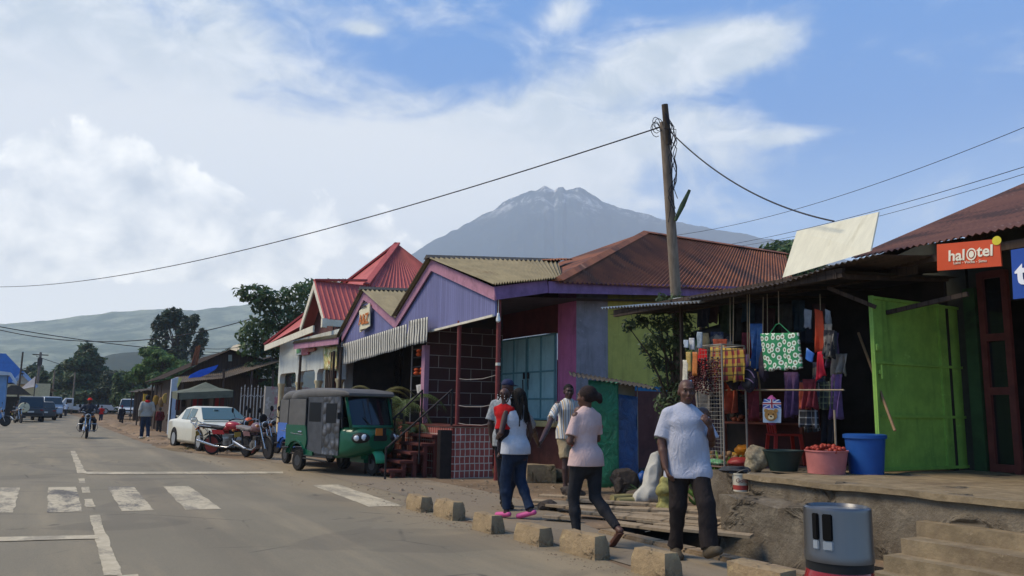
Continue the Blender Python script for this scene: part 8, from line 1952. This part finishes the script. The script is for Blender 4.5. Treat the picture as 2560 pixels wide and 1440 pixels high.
flat(kb, 'flag_panel', M_fb, [[(-22, 6), (22, 6), (20, 26), (-18, 28)]], 0, .004)
flat(kb, 'flag_cross', M_fw, [[(-22, 13), (22, 13), (22, 20), (-21, 20)], [(-4, 6), (4, 6), (4, 27), (-4, 27)]], .004, .002); flat(kb, 'flag_diagonal', M_fw, [[(-22, 6), (-18, 6), (19, 26), (15, 27)], [(22, 6), (18, 6), (-18, 27), (-14, 27)]], .003, .002); flat(kb, 'flag_red_cross', M_fr, [[(-22, 15), (22, 15), (22, 18), (-21, 18)], [(-1.8, 6), (1.8, 6), (1.8, 27), (-1.8, 27)]], .0065, .002)
flat(kb, 'front_panel', mat('pale_blue_panel', '#9fb1bf', .6, .06), [[(-22, -30), (20, -30), (22, 5), (-22, 5)]], 0, .003)
bf = flat(kb, 'bear_face', M_teddy, [disc(-3, -12, 15, 14), disc(-14, -1, 5), disc(9, -1, 5)], .004, .008); flat(kb, 'bear_muzzle', M_muz, [disc(-3, -17, 7, 5.5)], .013, .004); flat(kb, 'bear_features', M_eyed, [disc(-3, -14.5, 2.4, 1.8), disc(-8.5, -9.5, 1.6), disc(2.5, -9.5, 1.6)], .018, .003)
hang_cloth('plaid_cloth', 'red and yellow plaid cloth hanging behind the charcoal backpack', 'cloth', [(1776, 868), (1864, 872), (1858, 955), (1782, 952)], HX-.2, plaid('red_yellow_plaid', '#8c2a2e', '#b09a3c', '#3c2224', .12, 'YZ'), seed=2)
hang_cloth('red_pouch', 'plain red cloth pouch hanging left of the plaid cloth', 'cloth', [(1748, 870), (1768, 874), (1774, 925), (1742, 920)], HX+.1, M_redcl, seed=3, nu=6)
M_beadd = mat('dark_red_bead_string', '#3c1a1d', .5, .3, 25, col2='#6b2424', mask=(.5, .7))
for i, (x0, x1, y0, y1) in enumerate(((1734, 1764, 905, 995), (1764, 1796, 900, 1000), (1722, 1742, 930, 985))):
    o0 = X_((x0+x1)/2, y0, 8.2+.1*i); m = MB(); rr2 = random.Random(i)
    for k in range(9):
        x = x0+(x1-x0)*k/8; a = X_(x, y0+rr2.uniform(-6, 6), 8.2+.1*i)-o0; b = X_(x+rr2.uniform(-4, 4), y1-rr2.uniform(0, 22), 8.2+.1*i)-o0
        n = 14
        for q in range(n): m.ball(a.lerp(b, q/n)+Vector((rr2.uniform(-.015, .015), rr2.uniform(-.015, .015), 0)), .017, 6)
    t_ = m.build('bead_strings', M_beadd); t_.location = o0; tag(t_, ['bundle of dark red bead strings left of the plaid cloth', 'bundle of dark bead strings just under the plaid cloth', 'short bundle of bead strings nearest the wire rack'][i], 'beads', 'goods hanging in the stall')
sm = [(1716, 850, 868, '#9aa7b5', 'pale blue packet'), (1722, 880, 930, '#a89050', 'tan packet strip'), (1730, 845, 875, '#b5b7b8', 'white packet strip'), (1738, 880, 940, '#b06a34', 'orange packet strip'), (1714, 900, 960, '#c0bba8', 'cream packet strip'), (1724, 950, 985, '#4a78a8', 'blue packet strip'), (1750, 830, 870, '#7f8c95', 'grey packet strip')]
for i, (x, y0, y1, c_, lab) in enumerate(sm): hang_cloth('packet_strip', lab+' hanging from the wire rack end of the stall', 'packet', [(x-6, y0), (x+6, y0), (x+6, y1), (x-6, y1)], 8.15+.03*(i % 3), mat('packet_'+c_.strip('#'), c_, .4, .2, 30), .01, 1, i, nu=3, group='packet strips hanging at the rack')
# right part: orange and red cloth, shirts, socks
hang_cloth('orange_garment', 'orange red garment hanging right of the tote bag', 'garment', [(2038, 772), (2056, 778), (2068, 878), (2040, 880)], HX+.2, mat('orange_red_cloth', '#b5482c', .85, .12, 10), .03, 2, 4, nu=8)
hang_cloth('red_garment', 'bright red cloth hanging below the orange red garment', 'garment', [(2044, 880), (2056, 878), (2068, 935), (2042, 952)], HX+.15, mat('scarlet_cloth', '#b02436', .85, .1, 10), .03, 2, 5, nu=8)
hang_cloth('white_garment', 'pale grey cloth hanging left of the orange red garment', 'garment', [(2012, 772), (2030, 776), (2028, 822), (2012, 818)], HX+.25, mat('pale_grey_cloth', '#8f949b', .85, .15, 12), .03, 2, 6, nu=6)
hang_cloth('white_garment', 'pale grey cloth hanging right of the orange red garment', 'garment', [(2064, 772), (2076, 778), (2074, 812), (2062, 806)], HX+.25, MATS['pale_grey_cloth'], .03, 2, 7, nu=6)
hang_cloth('blue_white_packet', 'blue and white packet hanging under the pale grey cloth', 'packet', [(2018, 870), (2036, 884), (2030, 906), (2014, 898)], HX, mat('blue_white_packet', '#7f9cc4', .5, .3, 14, col2='#2f5ea8', mask=(.45, .55)), .005, 1, 8, nu=4)
M_pl1 = plaid('dark_white_plaid', '#1d1f25', '#32353c', '#8d9196', .09, 'YZ'); M_pl2 = plaid('dark_green_plaid', '#1e2328', '#39423a', '#6f7a5c', .08, 'YZ')
for i, (c4, m_, lab) in enumerate((([(2002, 952), (2040, 950), (2045, 1070), (2000, 1066)], M_pl1, 'dark shirt with white check hanging above the pink tub'), ([(2040, 955), (2092, 952), (2090, 1020), (2044, 1024)], M_pl2, 'dark green checked shirt beside the white checked one'), ([(2006, 1010), (2040, 1014), (2048, 1078), (2012, 1080)], M_pl1, 'striped dark cloth with bold white lines hanging lowest'), ([(2070, 830), (2092, 828), (2094, 900), (2068, 905)], mat('dim_grey_cloth', '#4c4f58', .9, .2, 10), 'dim grey cloth at the right end of the hanging clothes'), ([(2050, 1010), (2090, 1012), (2088, 1110), (2052, 1112)], M_bag1, 'black trousers hanging behind the tomatoes'), ([(1960, 935), (2000, 935), (1996, 1000), (1964, 1000)], mat('navy_cloth', '#22304f', .9, .15, 10), 'navy cloth hanging behind the tote bag'))):
    hang_cloth('checked_shirt' if 'shirt' in lab else 'dark_garment', lab, 'garment', c4, HX+.3+.05*i, m_, .035, 2.5, 10+i)
for i in range(46):
    x = rr.uniform(1730, 2108); y0 = rr.uniform(800, 960); w = rr.uniform(9, 20); y1 = y0+rr.uniform(45, 120); lab = 'dark cloth or bag hanging among the crowded goods of the stall'
    if abs(x-1955) < 62 and y0 < 925 or abs(x-1930) < 40 and y1 > 985: continue
    cc = ['#3b4054', '#7a3036', '#4a6048', '#8b857c', '#35588a', '#9a4a34', '#2a2a30', '#68507a', '#a08f6a'][i % 9]
    hang_cloth('dark_garment', lab, 'garment', [(x-w, y0), (x+w, y0), (x+w*.9, y1), (x-w*.8, y1)], HX+rr.uniform(.05, .55), mat('stall_cloth_'+cc.strip('#'), cc, .9, .25, 12, col2='#8a8378' if i % 3 == 0 else None, mask=(.55, .6)), .075, 2.3, 60+i, nu=14, group='crowded goods hanging in the stall')
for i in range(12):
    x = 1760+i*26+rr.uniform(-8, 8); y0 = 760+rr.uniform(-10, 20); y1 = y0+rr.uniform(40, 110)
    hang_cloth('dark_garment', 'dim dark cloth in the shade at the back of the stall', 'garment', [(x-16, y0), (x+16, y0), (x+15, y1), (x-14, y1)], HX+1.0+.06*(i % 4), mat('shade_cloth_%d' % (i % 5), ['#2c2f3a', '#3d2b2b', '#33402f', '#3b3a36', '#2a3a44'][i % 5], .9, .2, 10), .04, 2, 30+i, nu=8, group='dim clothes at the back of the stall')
rp_ = MB()
for x, y0, y1, X in ((1825, 735, 868, HX), (1868, 735, 905, HX+.05), (1918, 735, 835, HX+.2), (2050, 735, 775, HX+.2)): rp_.tube([X_(x, y0, X), X_(x+1, y1, X)], .006, 5)
rp_.tube([X_(1760, 975, HX+.1), X_(2110, 975, HX+.1)], .012, 6); rp_.tube([X_(2086, 1025, HX), X_(2090, 1120, HX)], .014, 6)
rp_.build('rope', M_rope, st, world=True)
# red plastic chair behind the basin
ch = thing('plastic_chair', 'red plastic chair standing behind the dark green basin', 'chair', gp(1965, 1168, PZ)+Vector((.55, .5, 0)), R(60)); M_rp = mat('red_chair_plastic', '#a52a24', .4, .1, 6)
m = MB(); m.box((0, 0, .43), (.42, .42, .03), bev=.01); m.build('seat', M_rp, ch)
m = MB()
for k in range(4): m.box((-.16+k*.107, .2, .66), (.05, .025, .42), Euler((-.12, 0, 0)))
m.box((0, .235, .86), (.42, .03, .08), Euler((-.12, 0, 0)), .01); m.build('backrest', M_rp, ch)
for sx in (1, -1):
    for sy in (1, -1): MB().bar((sx*.18, sy*.18, .42), (sx*.22, sy*.22, 0), .045, .045).build('leg', M_rp, ch)
sk3 = MB(); a, b = X_(2146, 832, 9.5), X_(2203, 985, 9.3); sk3.tube([Vector((0, 0, 0)), b-a, (b-a)*1.55], .018, 8); o = sk3.build('broom_stick', mat('pale_stick_wood', '#8a6f52', .8, .15, 8)); o.location = a; tag(o, 'pale wooden stick leaning against the open green door', 'stick')
# rack with orange bundles inside the lilac shop front
sr = thing('display_rack', 'dark metal rack holding orange bundles beside the pink pier', 'rack', (8.3, 19.1, 1.09)); W = dict(parent=sr, world=True)
ra, rb_ = xp(1030, 900, 8.3), xp(1066, 900, 8.3); m = MB()
for yy in (ra.y, rb_.y):
    for xx in (8.3, 8.6): m.bar((xx, yy, 1.09), (xx, yy, xp(1048, 862, 8.3).z), .025)
m.build('frame', mat('pale_rack_post', '#8d8a86', .6, .1), **W); m = MB()
for py in (871, 892, 916, 939, 975, 1000, 1030): z = xp(1048, py, 8.3).z; m.box((8.45, (ra.y+rb_.y)/2, z), (.3, abs(ra.y-rb_.y), .02))
m.build('shelf', mat('dark_rack_shelf', '#3c3937', .7, .15), **W)
for i, (x, y0, y1) in enumerate(((1048, 873, 891), (1042, 920, 938), (1057, 918, 938))):
    p = xp(x, y1, 8.32); h = xp(x, y0, 8.32).z-p.z; o = MB(); o.ball((0, 0, h*.26), (.09, .085, h*.28), 14, i, .1); o.ball((0, 0, h*.74), (.085, .08, h*.26), 14, i+5, .1); ob = o.build('orange_bundle', mat('orange_bundle_plastic', '#d8581f', .5, .1)); ob.location = p; tag(ob, ['orange bundle on the top board of the dark rack', 'orange bundle on the lower board, left of its pair', 'orange bundle on the lower board, right of its pair'][i], 'bundle', 'orange bundles on the rack')
nt = thing('paper_notice', 'small white paper notice fixed to the dark rack by the pink pier', 'notice', xp(1048, 972, 8.27)); m = MB(); q = [xp(*p, 8.27) for p in ((1040, 963), (1054, 960), (1057, 981), (1043, 983))]; m.prism(q, (.006, 0, 0)); m.build('paper', mat('notice_paper', '#bdbab2', .8, .05), nt, world=True)
m = MB()
for k in range(5): m.box((-.003, .01*(k % 2), .05-.028*k), (.002, .07-.02*(k % 2), .012))
m.build('print', M_bk, nt)
# ================================================================ the flask on the dashboard
FD = .56; fc = dp(2092, 1264, FD); s_ = FD/FPX; rad = 80*s_; hcap = 130*s_
fk = thing('flask', 'red flask with a silver grey slotted lid close to the camera', 'flask', fc-Vector((0, 0, .25)))
def metal(name, col, r_): m, t, b = new_mat(name); b.inputs['Base Color'].default_value = hx(col)+(1,); b.inputs['Metallic'].default_value = .85; n = t.noise(t.coord('Object', (40, 40, 1)), 3, 4); t.put(b.inputs['Roughness'], t.math('ADD', r_, t.math('MULTIPLY', n, .15))); return m
m = MB(); zt = .25; m.lathe([(0, zt-.002), (rad*.88, zt-.002), (rad*.92, zt), (rad*.985, zt-.0012), (rad, zt-.003), (rad*1.0, zt-hcap*.82), (rad*1.02, zt-hcap*.86), (rad*1.02, zt-hcap), (0, zt-hcap)], n=64); lid = m.build('lid', metal('brushed_grey_metal', '#6c6c6c', .24), fk)
auto(lid, 22); m = MB(); m.lathe([(0, zt-hcap), (rad*.985, zt-hcap), (rad*.985, zt-hcap-.006), (0, zt-hcap-.006)], n=64); m.build('seal', M_blackpl, fk)
m = MB(); z2 = zt-hcap-.006; m.lathe([(0, z2), (rad*.97, z2), (rad*1.0, z2-.003), (rad*1.12, z2-.012), (rad*1.25, z2-.03), (rad*1.25, 0), (0, 0)], n=64); m.build('bottle', mat('glossy_red', '#8e1c1f', .2, .05, 5, coat=.6), fk)
toC = (CAM-fk.location); toC.z = 0; toC.normalize(); base_a = math.atan2(toC.y, toC.x)
for k, (off, w) in enumerate(((-52, 15), (-24, 22))):
    a = base_a+math.asin(off/84); d = Vector((math.cos(a), math.sin(a), 0)); M_ = Matrix.Rotation(a, 3, 'Z')
    MB().box(d*(rad*.985)+Vector((0, 0, zt-45*s_)), (.004, w*s_*1.05, 62*s_), M_, .0006).build('slot', mat('slot_black', '#050505', .9), lid)
    MB().box(d*(rad*.99)+Vector((0, 0, zt-88*s_)), (.003, w*s_*1.1, 22*s_), M_, .0006).build('slot_lip', mat('lip_grey', '#8f979c', .4, .05), lid)
dsh = MB(); dc = fk.location; dsh.box((dc.x*.9, dc.y*.9+.02, dc.z-.03), (1.5, .34, .056), Euler((0, 0, -PSI)), .02); struct(dsh.build('dashboard', mat('dark_dash', '#232323', .8, .1)))

# loose stones, grit and dead leaves along the kerb and the verge: nobody could count them
g_ = np.random.default_rng(5); V = []; F_ = []
def scatter(n, fx, smin, smax):
    for _ in range(n):
        x, y = fx(); s = g_.uniform(smin, smax)*(1 if g_.random() > .06 else 2.2); a = g_.uniform(0, 6.28); o = len(V); zb = gz(y)+.004
        c, q = math.cos(a)*s, math.sin(a)*s; k = g_.uniform(.5, 1); h = s*g_.uniform(.25, .7)
        V.extend([(x+c, y+q, zb), (x-q*k, y+c*k, zb), (x-c, y-q, zb), (x+q*k, y-c*k, zb), (x+c*.3, y-q*.2, zb+h), (x-c*.3, y+q*.3, zb+h*.9)])
        for f in ((0, 1, 4), (1, 5, 4), (1, 2, 5), (2, 3, 5), (3, 4, 5), (3, 0, 4)): F_.append(tuple(i+o for i in f))
scatter(500, lambda: (4.6+g_.normal()*.12, g_.uniform(3.5, 12)), .006, .018); scatter(300, lambda: (g_.uniform(4.9, 6), g_.uniform(4, 12)), .005, .016)
scatter(900, lambda: (g_.uniform(4.9, 10.3), g_.uniform(9.5, 15)), .008, .035); scatter(700, lambda: (3.7+abs(g_.normal())*1.8, g_.uniform(26, 75)), .02, .08); scatter(200, lambda: (g_.uniform(3.6, 6), g_.uniform(15, 28)), .006, .02)
stuff(fast_mesh('gravel', np.array(V), np.array(F_), mat('loose_stone', '#7d6c58', .95, .35, 3, col2='#a4937a', mask=(.5, .7))))
V, F2 = leaves([(x, y, .0, .35, .35, .07) for x, y in [(3.9+abs(g_.normal())*1.6, g_.uniform(28, 75)) for _ in range(60)]], 2500, .06, 9, -1.2, .1, 4); V[:, 2] = np.abs(V[:, 2])+.15*0
stuff(fast_mesh('grass', V, F2, leaf_mat('dry_grass', '#6d6a3e', '#4f5a30')))
# pieces of one kind under one thing become parts of their own
def split_islands(o):
    bm = bmesh.new(); bm.from_mesh(o.data); bm.verts.ensure_lookup_table(); seen = set(); comps = []
    for v in bm.verts:
        if v.index in seen: continue
        st_ = [v]; seen.add(v.index); c = []
        while st_:
            w = st_.pop(); c.append(w.index)
            for e in w.link_edges:
                q = e.other_vert(w)
                if q.index not in seen: seen.add(q.index); st_.append(q)
        comps.append(set(c))
    bm.free()
    if not 2 <= len(comps) <= 14: return
    me0 = o.data
    for k, c in enumerate(comps):
        bm = bmesh.new(); bm.from_mesh(me0); bmesh.ops.delete(bm, geom=[v for v in bm.verts if v.index not in c], context='VERTS'); me = me0.copy(); bm.to_mesh(me); bm.free()
        if k == 0: o.data = me
        else: n = o.copy(); n.data = me; C.objects.link(n); n.parent = o.parent
for o in list(C.objects):
    if o.type == 'MESH' and o.parent and o.name.split('.')[0] in ('post', 'ridge_cap', 'bumper', 'mudguard', 'beam', 'rafter', 'brace', 'fascia_board', 'barge_board', 'door', 'window', 'running_board', 'gable_roof', 'hood_frame') and not (o.parent == shop and o.name.startswith('post')) and o.parent != gs: split_islands(o)
